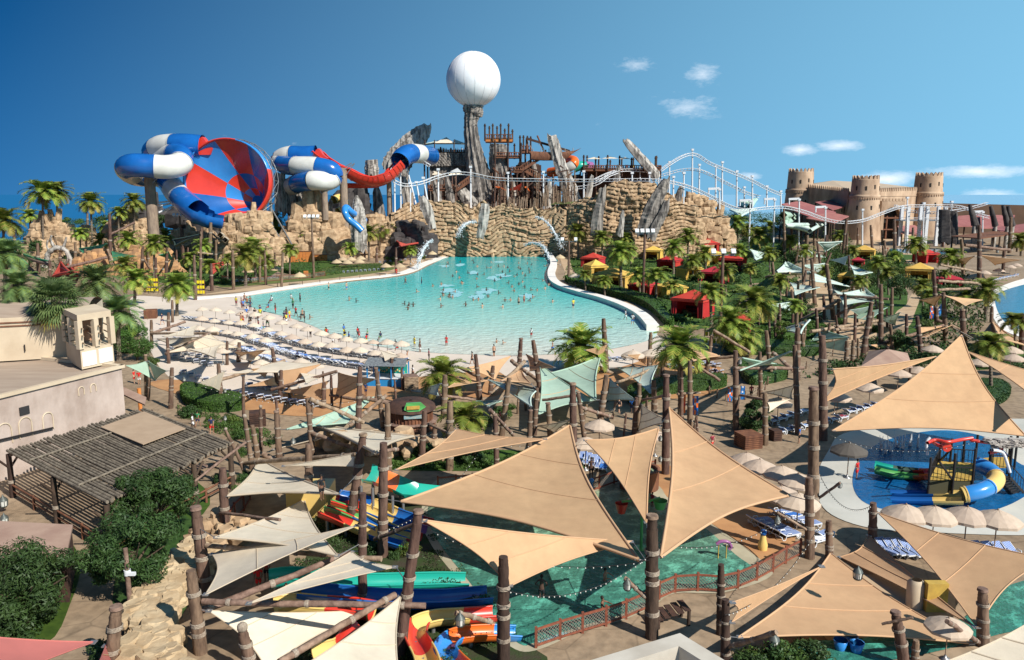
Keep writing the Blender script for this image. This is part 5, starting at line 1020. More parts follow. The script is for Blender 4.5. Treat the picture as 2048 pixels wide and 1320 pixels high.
# ------------------------------------------------------------ shade sails
def sail(pts, m, curve=.17, sag=.05, z=4.0, desc=None, label=None):
    C = [snap(q[0], q[1], q[3] if len(q) > 3 else z, q[2] if len(q) > 2 and q[2] else None, 30) for q in pts]; k = len(C); cen = sum(C, Vector()) / k; t = empty('shade_sail', cen); n = 16; size = max((C[i] - C[(i + 1) % k]).length for i in range(k))
    mb = MB(); c = [p - cen for p in C]
    if k == 3:
        idx = {}; V = []
        for i in range(n + 1):
            for j in range(n + 1 - i):
                a, b = i / n, j / n; e = 1 - a - b; p = c[0] * a + c[1] * b + c[2] * e
                pull = curve * 4 * (a * b * (1 - e) ** 1 + b * e * (1 - a) + e * a * (1 - b)); p = p * (1 - pull); p.z -= sag * size * 27 * a * b * e * .3
                idx[i, j] = len(V); V.append(p)
        me_v = V; b0 = 0; mb.v = [tuple(p) for p in V]
        for i in range(n):
            for j in range(n - i):
                mb.f.append((idx[i, j], idx[i + 1, j], idx[i, j + 1])); mb.m.append(0); mb.sm.append(True)
                if j < n - i - 1: mb.f.append((idx[i + 1, j], idx[i + 1, j + 1], idx[i, j + 1])); mb.m.append(0); mb.sm.append(True)
        edges = [[V[idx[i, 0]] for i in range(n + 1)], [V[idx[0, j]] for j in range(n + 1)], [V[idx[i, n - i]] for i in range(n + 1)]]
    else:
        rows = []
        for i in range(n + 1):
            row = []
            for j in range(n + 1):
                u, v = i / n, j / n; p = (c[0] * (1 - u) + c[1] * u) * (1 - v) + (c[3] * (1 - u) + c[2] * u) * v
                e = max(4 * u * (1 - u) * abs(2 * v - 1) ** 2, 4 * v * (1 - v) * abs(2 * u - 1) ** 2); row.append(p * (1 - curve * e))
            rows.append(row)
        mb.grid(rows, 0, False, True); edges = [rows[0], rows[-1], [r[0] for r in rows], [r[-1] for r in rows]]
    mb.build('sail_cloth', M[m], t)
    w = max(.035, size * .004); mb = MB()
    for e in edges: mb.tube(e, w, 4)
    mb.build('edge_hem', M['seamtan'] if m == 'tan' else M['seamcream'] if m == 'cream' else M[m], t)
    if k == 3 and size > 7:
        for q_ in (n // 3, 2 * n // 3):
            mb = MB(); L_ = [V[idx[q_, j]] + Vector((0, 0, .015)) for j in range(n + 1 - q_)]; mb.tube(L_, .035, 4); mb.build('stitched_seam', M['seamcream' if m == 'cream' else 'seamtan'], t)
    if size > 5 and k == 3:
        for p in c: mb = MB(); mb.box(p * .985, (.3, .3, .05)); mb.build('corner_plate', M['metal'], t)
    mb = MB(); any_ = False
    for q, p, lc in zip(pts, C, c):
        po = near_post(q[0], q[1], 60)
        if po:
            f = min(max((p.z - po[4].z) / max(po[5].z - po[4].z, .1), 0), .97); tgt = po[4].lerp(po[5], f)
            if .2 < (tgt - p).length < size * .5: mb.cyl(lc, tgt - cen, .03, None, 4); any_ = True
    if any_: mb.build('tension_cable', M['metal'], t)
    cx = sum(q[0] for q in pts) / k; cy = sum(q[1] for q in pts) / k
    if label: tag(t, label, 'shade sail', 'shade sails')
    else:
        nm = {'tan': 'tan', 'cream': 'cream', 'mint': 'light green', 'palemint': 'pale greenish-white', 'green': 'bright green', 'redsail': 'red', 'dustyred': 'dusty red', 'darkgreen': 'dark green'}[m]
        reg(t, 'shade sail', nm + (' triangular' if k == 3 else ' four-cornered') + ' shade sail', cx, cy, 'shade sails')
    return t
sail([(1140, 850), (802, 1003, 50), (1278, 1120)], 'tan', .17, .03, label='largest tan triangular sail, in the centre above the activity pool')
sail([(846, 1040), (1020, 1172), (1265, 1083)], 'tan', .15, .03, label='low tan sail just beneath the largest sail, tied to the dark post')
sail([(913, 858, 66), (791, 940, 56), (1093, 878, 61)], 'tan', .2, .03, label='long tan sail stretching left above the largest one')
sail([(1169, 880, 60), (1318, 856, 63), (1293, 1047, 47)], 'tan', .16, .03, label='tan sail pointing straight down right of the largest sail')
sail([(1338, 815), (1579, 991), (1321, 1115)], 'tan', .17, .03, label='tall tan sail with vertical left edge in the right centre')
sail([(1282, 809), (1342, 843), (1276, 862)], 'cream', .15, .03, label='small cream sail just above the tall tan sail peak')
sail([(1923, 670, 76), (2052, 872, 66), (1664, 862, 66)], 'tan', .16, .03, label='huge peaked tan sail over the splash pool')
sail([(1665, 738), (1872, 713, 84), (1645, 806)], 'tan', .2, .03, label='narrow tan sail left of the huge peaked sail')
sail([(1932, 702, 77), (2150, 765, 70), (2090, 812, 64)], 'tan', .17, .03, label='tan sail strip running off the right edge above the splash pool')
sail([(1661, 1106), (1945, 1287), (1476, 1275)], 'tan', .15, .03, label='big orange-tan sail with its peak at the short post, lower right')
sail([(1737, 1070), (1680, 1114), (1953, 1256)], 'tan', .15, .03, label='slender tan sail between the two big lower right sails')
sail([(1755, 1025), (2095, 1118, 44), (1955, 1256)], 'tan', .15, .03, label='big tan sail spreading to the right edge below the umbrellas')
sail([(1645, 1132), (1464, 1205), (1463, 1245)], 'tan', .2, .03, label='thin shaded tan sail left of the lower right peak sail')
sail([(2075, 1235, None, 7), (1860, 1335, None, 7), (2150, 1420, None, 7)], 'cream', .12, .02, label='grey-beige sail cut off by the bottom right corner')
sail([(518, 917), (678, 988), (455, 992)], 'cream', .17, .03, label='cream sail with a dark post shadow, uppermost of the left foreground group')
sail([(608, 999), (676, 1112), (430, 1075)], 'cream', .15, .03, label='wide cream sail under the brown beam, second of the left foreground group')
sail([(717, 1050), (424, 1108), (410, 1190)], 'cream', .17, .03, label='shaded cream sail crossing the second one, left foreground')
sail([(704, 1103), (792, 1134), (495, 1208)], 'cream', .15, .03, label='shaded cream sail above the long horizontal beam, left foreground')
sail([(416, 1221), (740, 1220, 42), (532, 1335)], 'cream', .14, .03, label='large bright cream sail below the long horizontal beam')
sail([(802, 1192), (796, 1345), (595, 1340, None, 6)], 'cream', .13, .03, label='bottom cream sail rising to the slanted post near the slides')
sail([(-40, 1272, None, 6), (188, 1284), (-40, 1375, None, 6)], 'dustyred', .08, .02, label='dusty red sail in the bottom left corner')
sail([(211, 1291), (232, 1340), (190, 1340)], 'dustyred', .1, .02, label='small dusty red sail point beside the bottom left post')
sail([(624, 848), (827, 873), (752, 906)], 'cream', .15, .03); sail([(546, 899), (762, 858), (640, 876)], 'cream', .12, .03); sail([(566, 932), (718, 905), (711, 933)], 'cream', .12)
sail([(573, 859), (748, 794), (694, 846)], 'mint', .07); sail([(820, 782), (882, 767), (876, 791)], 'palemint', .15)
for L, m in [([(330, 706), (419, 667), (478, 695)], 'cream'), ([(454, 748), (560, 722), (652, 727), (560, 745)], 'cream'), ([(560, 742), (645, 727), (566, 779)], 'tan'), ([(566, 783), (659, 761), (640, 801)], 'tan'), ([(676, 745), (752, 758), (668, 801)], 'tan'), ([(492, 773), (549, 755), (556, 771)], 'tan'), ([(326, 673), (395, 650), (388, 672)], 'cream'), ([(314, 678), (404, 674), (348, 695)], 'cream'),
             ([(398, 765), (450, 742), (440, 782)], 'cream'), ([(252, 731), (293, 722), (310, 761)], 'mint'), ([(296, 722), (334, 742), (310, 761)], 'mint'), ([(1079, 726), (1188, 801), (1077, 829)], 'mint'), ([(1201, 712), (1099, 747), (1191, 800)], 'mint'), ([(1235, 735), (1315, 731), (1301, 787)], 'palemint'), ([(1220, 757), (1273, 801), (1211, 801)], 'palemint'), ([(977, 760), (1072, 782), (1062, 813)], 'palemint'),
             ([(949, 802), (1004, 802), (977, 813)], 'mint'), ([(920, 754), (982, 761), (893, 776)], 'tan'), ([(926, 737), (1022, 712), (990, 759)], 'tan'), ([(1002, 762), (1042, 739), (1062, 768)], 'tan'), ([(1074, 852), (1143, 840), (1108, 865)], 'cream'), ([(1253, 710), (1297, 706), (1292, 729)], 'tan'), ([(1375, 690), (1440, 712), (1385, 722)], 'tan'), ([(1170, 700), (1215, 690), (1205, 715)], 'tan'), ([(1052, 708), (1110, 735), (1060, 742)], 'tan'),
             ([(1572, 523), (1621, 547), (1553, 544)], 'palemint'), ([(1604, 492), (1652, 515), (1597, 513)], 'palemint'), ([(1606, 531), (1649, 527), (1642, 548)], 'palemint'), ([(1618, 543), (1702, 574), (1630, 563)], 'palemint'), ([(1639, 657), (1697, 675), (1620, 684)], 'mint'), ([(1617, 692), (1696, 676), (1690, 703)], 'mint'), ([(1480, 741), (1582, 703), (1540, 726)], 'mint'), ([(1484, 716), (1552, 728), (1500, 731)], 'mint'),
             ([(1635, 485), (1684, 483), (1650, 504)], 'palemint'), ([(1731, 577), (1755, 596), (1687, 588)], 'palemint'), ([(1668, 580), (1750, 602), (1687, 611)], 'palemint'), ([(1566, 430), (1598, 431), (1567, 452)], 'mint'), ([(1565, 450), (1650, 448), (1620, 462)], 'palemint'), ([(1482, 408), (1513, 399), (1500, 413)], 'mint'), ([(1460, 420), (1512, 419), (1480, 433)], 'palemint'), ([(1682, 634), (1776, 614), (1740, 642)], 'mint'),
             ([(563, 470), (593, 459), (611, 480)], 'green'), ([(606, 447), (658, 464), (634, 474)], 'green'), ([(656, 444), (687, 464), (663, 471)], 'green'), ([(605, 468), (640, 470), (612, 482)], 'green'), ([(158, 497), (214, 487), (173, 522)], 'green'), ([(223, 502), (272, 512), (223, 524)], 'green'), ([(317, 510), (337, 503), (349, 522)], 'green'), ([(28, 500), (58, 532), (34, 526)], 'green'), ([(46, 508), (97, 522), (60, 524)], 'green'), ([(200, 520), (225, 518), (215, 534)], 'green'),
             ([(122, 524), (141, 545), (106, 553)], 'redsail'), ([(133, 528), (168, 540), (153, 548)], 'redsail'), ([(422, 529), (456, 522), (425, 548)], 'redsail'), ([(790, 480), (855, 484), (800, 492)], 'redsail'), ([(820, 470), (860, 478), (830, 480)], 'redsail'), ([(345, 480), (400, 470), (350, 492)], 'darkgreen'), ([(1740, 690), (1800, 684), (1760, 700)], 'tan'), ([(1800, 685), (1905, 650), (1850, 675)], 'tan'), ([(1830, 655), (1885, 653), (1835, 668)], 'tan'),
             ([(1890, 592), (1965, 600), (1930, 612)], 'tan'), ([(1900, 520), (1950, 512), (1930, 530)], 'tan'), ([(1960, 510), (2040, 520), (1990, 530)], 'tan'), ([(1525, 785), (1590, 770), (1583, 798)], 'cream'), ([(1535, 805), (1580, 798), (1538, 824)], 'cream'), ([(1905, 655), (1990, 700), (1950, 680)], 'cream'), ([(1985, 645), (2048, 690), (1995, 680)], 'tan'), ([(420, 500), (450, 505), (425, 512)], 'cream'), ([(440, 470), (470, 474), (450, 480)], 'cream'), ([(1223, 820), (1262, 838), (1228, 828)], 'cream'),
             ([(380, 700), (440, 690), (430, 716)], 'cream'), ([(470, 705), (530, 700), (500, 725)], 'tan'), ([(600, 745), (650, 752), (612, 768)], 'cream'), ([(500, 738), (545, 733), (530, 755)], 'tan'), ([(760, 700), (800, 712), (770, 722)], 'cream'), ([(1580, 565), (1640, 575), (1590, 590)], 'palemint'), ([(1500, 500), (1545, 510), (1510, 520)], 'palemint'), ([(1540, 610), (1600, 600), (1590, 625)], 'palemint'), ([(1700, 530), (1745, 545), (1710, 555)], 'palemint'), ([(1660, 520), (1700, 510), (1690, 530)], 'palemint'), ([(1755, 640), (1800, 625), (1790, 650)], 'mint'), ([(1560, 660), (1620, 640), (1600, 668)], 'palemint'), ([(1700, 620), (1750, 610), (1720, 635)], 'palemint'), ([(1840, 600), (1885, 590), (1870, 612)], 'tan'),
             ([(700, 395), (716, 390), (712, 402)], 'cream')]:
    sail(L, m, .15, .03, z=4.2 if L[0][1] > 600 else 6.0)

# ------------------------------------------------------------ palms
def palm_crown(seed, n=46, drop=1.0, dry=.12, wid=.03, stiff=1.0):
    n = int(n * .82); wid *= 1.35
    r = random.Random(seed); V = []; Fq = []; mi = []
    for k in range(n):
        az = k * 2.39996 + r.uniform(-.2, .2); q = k / n; el = R(82 - 112 * q ** .85 * drop) + r.uniform(-.12, .12); L = r.uniform(.88, 1.1) * (.72 if q < .12 else 1); segs = 12
        pos = Vector((0, 0, 0)); e = el; pts = [pos.copy()]
        for s_ in range(segs):
            st = L / segs; pos = pos + Vector((cos(az) * cos(e), sin(az) * cos(e), sin(e))) * st; pts.append(pos.copy()); e -= R(6.2 * stiff) * (.55 + 1.0 * s_ / segs)
        side = Vector((-sin(az), cos(az), 0)); isdry = 1 if q > 1 - dry else 0
        for i in range(segs):     # rib
            a, b = pts[i], pts[i + 1]; w = .011 * (1 - i / segs * .8); base = len(V); V += [a - side * w, a + side * w, b + side * w * .8, b - side * w * .8]; Fq.append((base, base + 1, base + 2, base + 3)); mi.append(1)
        ns = 26
        for i in range(2, ns):
            f = i / ns * segs; j = min(int(f), segs - 1); p = pts[j].lerp(pts[j + 1], f - j); d = norm(pts[j + 1] - pts[j]); u = norm(side.cross(d)); 
            if u.z < 0: u = -u
            ll = .27 * (sin(pi * min(1, (i / ns) * .86 + .16)) ** .7 + .12)
            for sg in (-1, 1):
                dd = norm(side * sg * 1.0 + d * .85 + u * r.uniform(.12, .5) + Vector((0, 0, -.12))); tip = p + dd * ll + Vector((0, 0, -.045)); w = d * wid * .5
                base = len(V); V += [p - w, p + w, tip + w * .35, tip - w * .35]; Fq.append((base, base + 1, base + 2, base + 3)); mi.append(isdry if r.random() > .12 else 1)
    return V, Fq, mi
def fan_crown(seed, n=52):
    r = random.Random(seed); V = []; Fq = []; mi = []
    for k in range(n):
        az = k * 2.39996; q = k / n; el = R(75 - 125 * q); d = Vector((cos(az) * cos(el), sin(az) * cos(el), sin(el))); p = d * r.uniform(.38, .5); p.z -= .05 * (1 - sin(el)); side = Vector((-sin(az), cos(az), 0)); u = norm(side.cross(d))
        b = len(V); V += [Vector((0, 0, 0)) - side * .012, Vector((0, 0, 0)) + side * .012, p + side * .01, p - side * .01]; Fq.append((b, b + 1, b + 2, b + 3)); mi.append(0)
        for i in range(24):
            a = (i / 23 - .5) * 4.2; dr = norm(d * cos(a) + side * sin(a) + u * .12 * cos(a * 2)); L = r.uniform(.42, .56); s2 = norm(u.cross(dr)); m1 = p + dr * L * .6; tip = p + dr * L + Vector((0, 0, -.14)); w = .022; b = len(V)
            V += [p - s2 * .003, m1 - s2 * w, tip, m1 + s2 * w]; Fq.append((b, b + 1, b + 2, b + 3)); mi.append(1 if q > .9 else 0)
    return V, Fq, mi
def mk_crown(name, dat, mats): V, Fq, mi = dat; return npmesh(name, [tuple(v) for v in V], np.array(Fq), mats, mi)
CRN = [mk_crown('palm_crown', palm_crown(s, n, dr, dy, wd, st), [M['palm'], M['palmdry']]) for s, n, dr, dy, wd, st in [(1, 52, 1, .14, .036, 1), (2, 46, .95, .1, .04, 1.1), (3, 58, 1.05, .16, .036, .9), (4, 40, .9, .08, .044, 1.15)]]
CRNG = [mk_crown('palm_crown_green', palm_crown(s, 56, 1, .05, .03, 1), [M['palmg'], M['palm']]) for s in (5, 6)]
CRF = mk_crown('fan_palm_crown', fan_crown(7), [M['palmg'], M['palmdry']])
def trunk_mesh(seed, ringy=1.0):
    r = random.Random(seed); mb = MB(); rows = []; K = 34
    for i in range(K + 1):
        z = i / K; rad = (1.25 - .35 * min(z * 4, 1)) * (1 + (.09 * ringy if i % 2 else -.06 * ringy)); ox = .03 * sin(z * 3 + seed)
        rows.append([(rad * cos(2 * pi * j / 10) * .5 + ox, rad * sin(2 * pi * j / 10) * .5, z) for j in range(10)])
    mb.grid(rows, 0, True, False)
    for i in range(30):   # stubs of cut fronds below the crown
        a = i * 2.4; z = .86 + .14 * i / 30; mb.cyl((cos(a) * .4, sin(a) * .4, z - .02), (cos(a) * .85, sin(a) * .85, z + .03), .14, .08, 4)
    return mb.mesh('trunk', M['trunk'])
TRK = [trunk_mesh(1), trunk_mesh(2)]
def palm(cx, cy, bx, by, rpx, kind='date', z0=0.0, Y=None, desc=None):
    b = P(bx, by, z0) if Y is None else Vector((PD(bx, by, Y).x, Y, z0)); tp = PD(cx, cy, b.y); h = max(tp.z - b.z, .4); sc = rpx * 1.08 * (b - Vector((0, 0, H))).length / F
    t = empty('palm_tree', b); wd = max(.42, min(.8, sc * .16)); k = RND.randrange(4)
    tr = inst('trunk', TRK[k % 2], t, (0, 0, -.2), (wd, wd, h + .2)); lean = (tp.x - b.x)
    tr.rotation_euler = (0, math.atan2(lean, h), 0)
    me = CRF if kind == 'fan' else CRNG[k % 2] if kind == 'green' else CRN[k]
    s2 = sc * RND.uniform(.94, 1.05)
    c = inst('crown', me, t, (lean, 0, h - .1), (s2, s2, s2 * RND.uniform(.9, 1.05)), RND.uniform(0, 6.28))
    reg(t, 'palm tree', desc or {'date': 'yellow-green feathery date palm', 'fan': 'dark fan palm', 'green': 'dense green feathery palm'}[kind], cx, cy, 'palm trees'); return t
for a in [(85, 384, 85, 470, 38, 'date', 6, 300), (113, 380, 115, 470, 29, 'date', 6, 306), (181, 402, 183, 470, 29, 'date', 5, 300), (268, 402, 268, 470, 27, 'date', 6, 330), (237, 424, 237, 470, 20, 'date', 5, 325), (8, 440, 4, 540, 38, 'date'), (160, 466, 161, 505, 19, 'date', 3, 290),
          (10, 505, 12, 640, 42, 'green'), (35, 570, 36, 655, 46, 'green', 9.5), (112, 600, 113, 714, 56, 'fan', 7.2), (192, 562, 195, 660, 52, 'green'), (235, 622, 238, 722, 46, 'green'), (60, 430, 60, 500, 22), (215, 452, 216, 500, 20), (330, 470, 331, 520, 20), (405, 490, 405, 545, 20), (610, 470, 611, 520, 18), (660, 470, 661, 515, 16), (1170, 548, 1171, 585, 20), (1208, 560, 1210, 596, 20), (1345, 570, 1346, 612, 24), (1480, 500, 1481, 540, 22), (1610, 500, 1611, 545, 20), (1680, 470, 1681, 505, 18), (1775, 545, 1777, 590, 22), (1845, 570, 1846, 615, 22), (1590, 610, 1592, 655, 24), (257, 478, 257, 545, 28), (308, 486, 308, 562, 26), (249, 528, 250, 600, 26), (272, 556, 268, 612, 36), (355, 568, 353, 632, 36),
          (491, 508, 491, 572, 38), (508, 495, 512, 560, 32), (533, 520, 532, 560, 20), (580, 498, 579, 558, 22), (549, 436, 549, 512, 24), (557, 462, 556, 515, 20), (774, 458, 773, 514, 32), (737, 463, 738, 522, 26), (1156, 462, 1156, 518, 26), (1203, 474, 1205, 522, 22), (1241, 502, 1242, 582, 36), (1252, 476, 1250, 520, 22), (1279, 548, 1280, 595, 28), (1313, 548, 1312, 606, 30), (1347, 494, 1347, 548, 26), (1376, 470, 1376, 528, 26),
          (1400, 548, 1400, 600, 10), (1421, 582, 1423, 652, 36), (1475, 445, 1475, 490, 24), (1520, 470, 1521, 516, 28), (1498, 458, 1498, 500, 20), (1430, 428, 1430, 460, 22), (1405, 425, 1406, 458, 20), (1540, 452, 1540, 485, 17), (1360, 470, 1362, 510, 16), (1757, 525, 1757, 577, 27), (1832, 488, 1832, 528, 27), (1901, 512, 1902, 552, 28), (1973, 578, 1971, 642, 34), (1982, 684, 1982, 784, 36), (2040, 480, 2042, 512, 22), (1790, 510, 1790, 530, 14), (1705, 500, 1706, 525, 16),
          (1480, 668, 1488, 710, 50), (1508, 600, 1505, 700, 56), (1460, 640, 1475, 712, 48), (1538, 505, 1540, 545, 20), (1500, 535, 1502, 570, 18), (1890, 545, 1890, 580, 14), (1262, 500, 1262, 532, 20), (1385, 520, 1386, 560, 22), (1410, 505, 1412, 545, 24), (1450, 540, 1452, 590, 28), (1560, 560, 1562, 610, 24), (1580, 480, 1580, 515, 20), (1650, 540, 1652, 575, 18), (1720, 560, 1722, 605, 22), (1860, 590, 1862, 640, 24), (420, 530, 421, 572, 24), (640, 480, 641, 520, 20), (700, 495, 701, 530, 20), (380, 515, 380, 560, 22), (200, 480, 201, 520, 20), (820, 500, 821, 530, 16), (1930, 590, 1931, 640, 26), (2030, 640, 2031, 700, 28), (455, 515, 455, 560, 16)]:
    palm(*a)
palm(1359, 690, 1361, 836, 60, 'date', desc='tall foreground date palm'); palm(1163, 690, 1165, 742, 68, 'date', desc='large bushy trunkless date palm'); palm(885, 745, 886, 806, 54, 'date', desc='wide yellow-green date palm'); palm(926, 832, 926, 888, 56, 'date', desc='short broad date palm')
# ------------------------------------------------------------ trees, bushes, hedges
def leaf_cloud(seed, n, clumps, leaf, shell=.55, flat=.8, fine=1.0):
    r = np.random.RandomState(seed); K = len(clumps); C = np.array(clumps); idx = r.randint(0, K, n); d = r.normal(size=(n, 3)); d /= np.linalg.norm(d, axis=1)[:, None]; rad = C[idx, 3] * (shell + (1 - shell) * r.rand(n) ** .5)
    Pn = C[idx, :3] + d * rad[:, None] * np.array([1, 1, flat]); nm = d + r.normal(size=(n, 3)) * .55 + np.array([0, 0, .35]); nm /= np.linalg.norm(nm, axis=1)[:, None]
    a = r.normal(size=(n, 3)); u = np.cross(nm, a); u /= np.linalg.norm(u, axis=1)[:, None]; v = np.cross(nm, u); s = leaf * (.6 + .8 * r.rand(n))[:, None]; s2 = s * .5 * fine
    V = np.stack([Pn - u * s, Pn - v * s2, Pn + u * s, Pn + v * s2], 1).reshape(-1, 3); Fq = np.arange(4 * n).reshape(n, 4); return V, Fq
def clumps(seed, n, rx, ry, rz, cr):
    r = np.random.RandomState(seed); out = []
    while len(out) < n:
        p = r.uniform(-1, 1, 3)
        if .25 < np.linalg.norm(p) < 1: out.append((p[0] * rx, p[1] * ry, p[2] * rz + rz * .9, cr * r.uniform(.6, 1.3)))
    return out
BUSH = [npmesh('bush_leaves', *leaf_cloud(10 + i, 1500, clumps(20 + i, 14, .75, .75, .42, .33), .07), [M['leaf']]) for i in range(3)]
BUSHH = npmesh('bush_leaves_dense', *leaf_cloud(15, 2200, clumps(26, 18, .8, .8, .42, .33), .055), [M['leaf']])
def bush(px, py, w, m='leaf', hs=.9, desc=None, z0=0.0, Y=None):
    b = P(px, py, z0) if Y is None else Vector((PD(px, py, Y).x, Y, z0)); s = w / 2 * (b - Vector((0, 0, H))).length / F; o = inst('bush', RND.choice(BUSH) if w < 40 else BUSHH, None, b, (s, s, s * hs * RND.uniform(.8, 1.2)), RND.uniform(0, 6), M[m])
    reg(o, 'bush', desc or {'leaf': 'mid green rounded bush', 'leafd': 'dark green bush', 'leafy': 'yellow-green bush', 'hedge': 'bright green bush', 'palmdry': 'dry yellowish bush', 'palmg': 'grey-green bush'}[m], px, py - w * .3, 'bushes', 'ord'); return o
MS = ['leaf', 'leafd', 'leafy', 'hedge', 'leaf', 'leafd', 'palmg']
def scatter(poly, n, w0, w1, ms=MS, seed=1):
    r = random.Random(seed); xs = [p[0] for p in poly]; ys = [p[1] for p in poly]; k = 0; g = 0
    while k < n and g < 5000:
        g += 1; x = r.uniform(min(xs), max(xs)); y = r.uniform(min(ys), max(ys))
        if inpoly(x, y, poly): bush(x, y, r.uniform(w0, w1), r.choice(ms)); k += 1
scatter([(1130, 560), (1200, 575), (1300, 615), (1350, 650), (1420, 650), (1430, 600), (1350, 520), (1240, 490), (1150, 500)], 27, 18, 40, seed=1)
scatter([(1400, 440), (1560, 480), (1600, 560), (1560, 640), (1450, 620), (1430, 520), (1390, 500)], 28, 24, 45, seed=2)
scatter([(1650, 500), (1800, 510), (1820, 560), (1760, 620), (1700, 600), (1660, 550)], 21, 21, 43, seed=3)
scatter([(1400, 430), (1560, 440), (1700, 470), (1700, 500), (1500, 480)], 16, 21, 40, ['leafd', 'leaf'], seed=4)
scatter([(300, 520), (420, 520), (560, 500), (680, 470), (740, 490), (700, 520), (560, 550), (400, 575), (300, 560)], 28, 16, 35, seed=5)
scatter([(40, 470), (140, 440), (300, 450), (320, 500), (150, 520), (30, 520)], 12, 18, 37, ['leafd', 'leaf'], seed=6)
scatter([(240, 660), (310, 680), (340, 740), (300, 740), (240, 700)], 7, 35, 59, ['leaf', 'hedge'], seed=7)
scatter([(360, 810), (480, 850), (560, 870), (560, 900), (440, 870), (360, 830)], 9, 27, 45, ['leafd', 'leaf', 'leafy'], seed=8)
scatter([(800, 900), (900, 905), (1060, 900), (1100, 930), (960, 945), (800, 935)], 9, 32, 56, ['leaf', 'leafd'], seed=9)
scatter([(1480, 830), (1530, 830), (1530, 880), (1480, 870)], 3, 40, 62, ['leafd'], seed=10)
scatter([(1700, 690), (1960, 700), (2048, 720), (2048, 750), (1850, 735), (1700, 720)], 13, 32, 54, ['leafd'], seed=11)
scatter([(640, 1090), (800, 1060), (860, 1090), (860, 1130), (700, 1130)], 6, 35, 62, ['leafd', 'leaf', 'leafy'], seed=12)
scatter([(640, 1260), (800, 1240), (960, 1280), (1020, 1320), (700, 1400)], 9, 45, 81, ['leafd', 'leaf'], seed=13)
scatter([(450, 880), (560, 900), (640, 960), (420, 1000)], 6, 27, 48, ['leafd', 'leaf'], seed=14)
scatter([(1460, 1320), (1700, 1330), (1700, 1345), (1500, 1360)], 6, 67, 108, ['leafd', 'hedge'], seed=15)
scatter([(880, 820), (1060, 800), (1080, 860), (960, 880)], 7, 29, 51, ['leafd', 'leaf'], seed=16)
scatter([(230, 1200), (330, 1240), (300, 1330), (190, 1360)], 4, 54, 86, ['leafd'], seed=17)
scatter([(20, 1240), (120, 1270), (60, 1330), (-40, 1330)], 4, 67, 108, ['leafd'], seed=18)
scatter([(1640, 640), (1780, 640), (1780, 690), (1640, 700)], 7, 21, 40, ['leafd', 'leaf'], seed=19)
scatter([(1840, 560), (2000, 560), (1960, 640), (1850, 680)], 13, 24, 43, ['leafd', 'leaf'], seed=20)
scatter([(760, 520), (860, 500), (870, 520), (800, 545)], 4, 16, 27, ['leaf', 'leafy'], seed=21)
for a in [(120, 445, 70, 'leafd', 1.1, None, 5, 310), (95, 430, 40, 'leafd', .9, None, 7, 312), (255, 440, 60, 'leafd', 1.0, None, 5, 340), (215, 440, 40, 'leafd', .9, None, 5, 340), (20, 500, 60, 'leafd', 1.2, None, 0, 300), (325, 420, 50, 'leafd', 1, None, 10, 340), (1340, 365, 40, 'leafd', 1, None, 17, 340), (1400, 375, 60, 'leafd', 1, None, 12, 350), (75, 505, 36, 'leafd', 1, None, 4, 290), (355, 555, 34, 'leafy')]: bush(*a)
def tree(px, py, wpx, toppy, seed, m, label, n=9000, leaf=.16, z=.45, fine=.6):
    b = P(px, py); s = wpx / 2 * (b - Vector((0, 0, H))).length / F; h = PD(px, toppy, b.y).z; t = empty('leafy_tree', b); hh = h - h * z * .5
    me = npmesh('tree_crown', *leaf_cloud(seed, n, [(x, y, q, c) for x, y, q, c in clumps(seed, int(30), s * .78, s * .7, h * .36, s * .26)], leaf, .35, .75, fine), [m]); c = inst('crown', me, t, (0, 0, h * .20))
    mb = MB(); mb.cyl((0, 0, -.2), (0, 0, h * .5), .22, .14, 8); r = random.Random(seed)
    for k in range(7): a = k * .9; mb.cyl((0, 0, h * .3), (cos(a) * s * .6, sin(a) * s * .6, h * r.uniform(.55, .8)), .1, .03, 5)
    mb.build('trunk', M['bark'], t); tag(t, label, 'tree'); return t
tree(318, 1075, 185, 922, 71, M['leafd'], 'upper part of the dark feathery tree beside the log pergola', 15000, .13)
tree(270, 1185, 190, 1020, 72, M['leafd'], 'lower dark feathery tree left of the boulder ledge', 15000, .13)
tree(60, 1250, 230, 1090, 73, M['leafd'], 'dark feathery tree in front of the small flat roof, lower left', 16000, .13)
tree(275, 720, 80, 668, 74, M['leaf'], 'light feathery tree beside the wind tower', 5000, .14); tree(1605, 645, 50, 592, 75, M['leafd'], 'round dark tree on the garden lawn', 4000, .16); tree(1562, 690, 34, 630, 76, M['leafy'], 'small yellow-green tree on the garden lawn', 2500, .14)
tree(1800, 600, 62, 545, 77, M['leafd'], 'dark bushy tree by the curved garden path', 4500, .18); tree(1510, 870, 70, 795, 78, M['leafd'], 'dark bush-like tree on the plaza by the banners', 6000, .12); tree(940, 930, 60, 885, 79, M['leafd'], 'dark leafy tree under the long tan sail', 4000, .12)
tree(1680, 560, 50, 505, 80, M['leaf'], 'flowering green tree near the yellow cabana roof', 4000, .2); tree(1795, 700, 46, 655, 81, M['leafd'], 'dark tree behind the brown hipped roof', 3500, .16); tree(850, 925, 50, 880, 82, M['leafd'], 'leafy dark tree left of the long tan sail', 3500, .12)
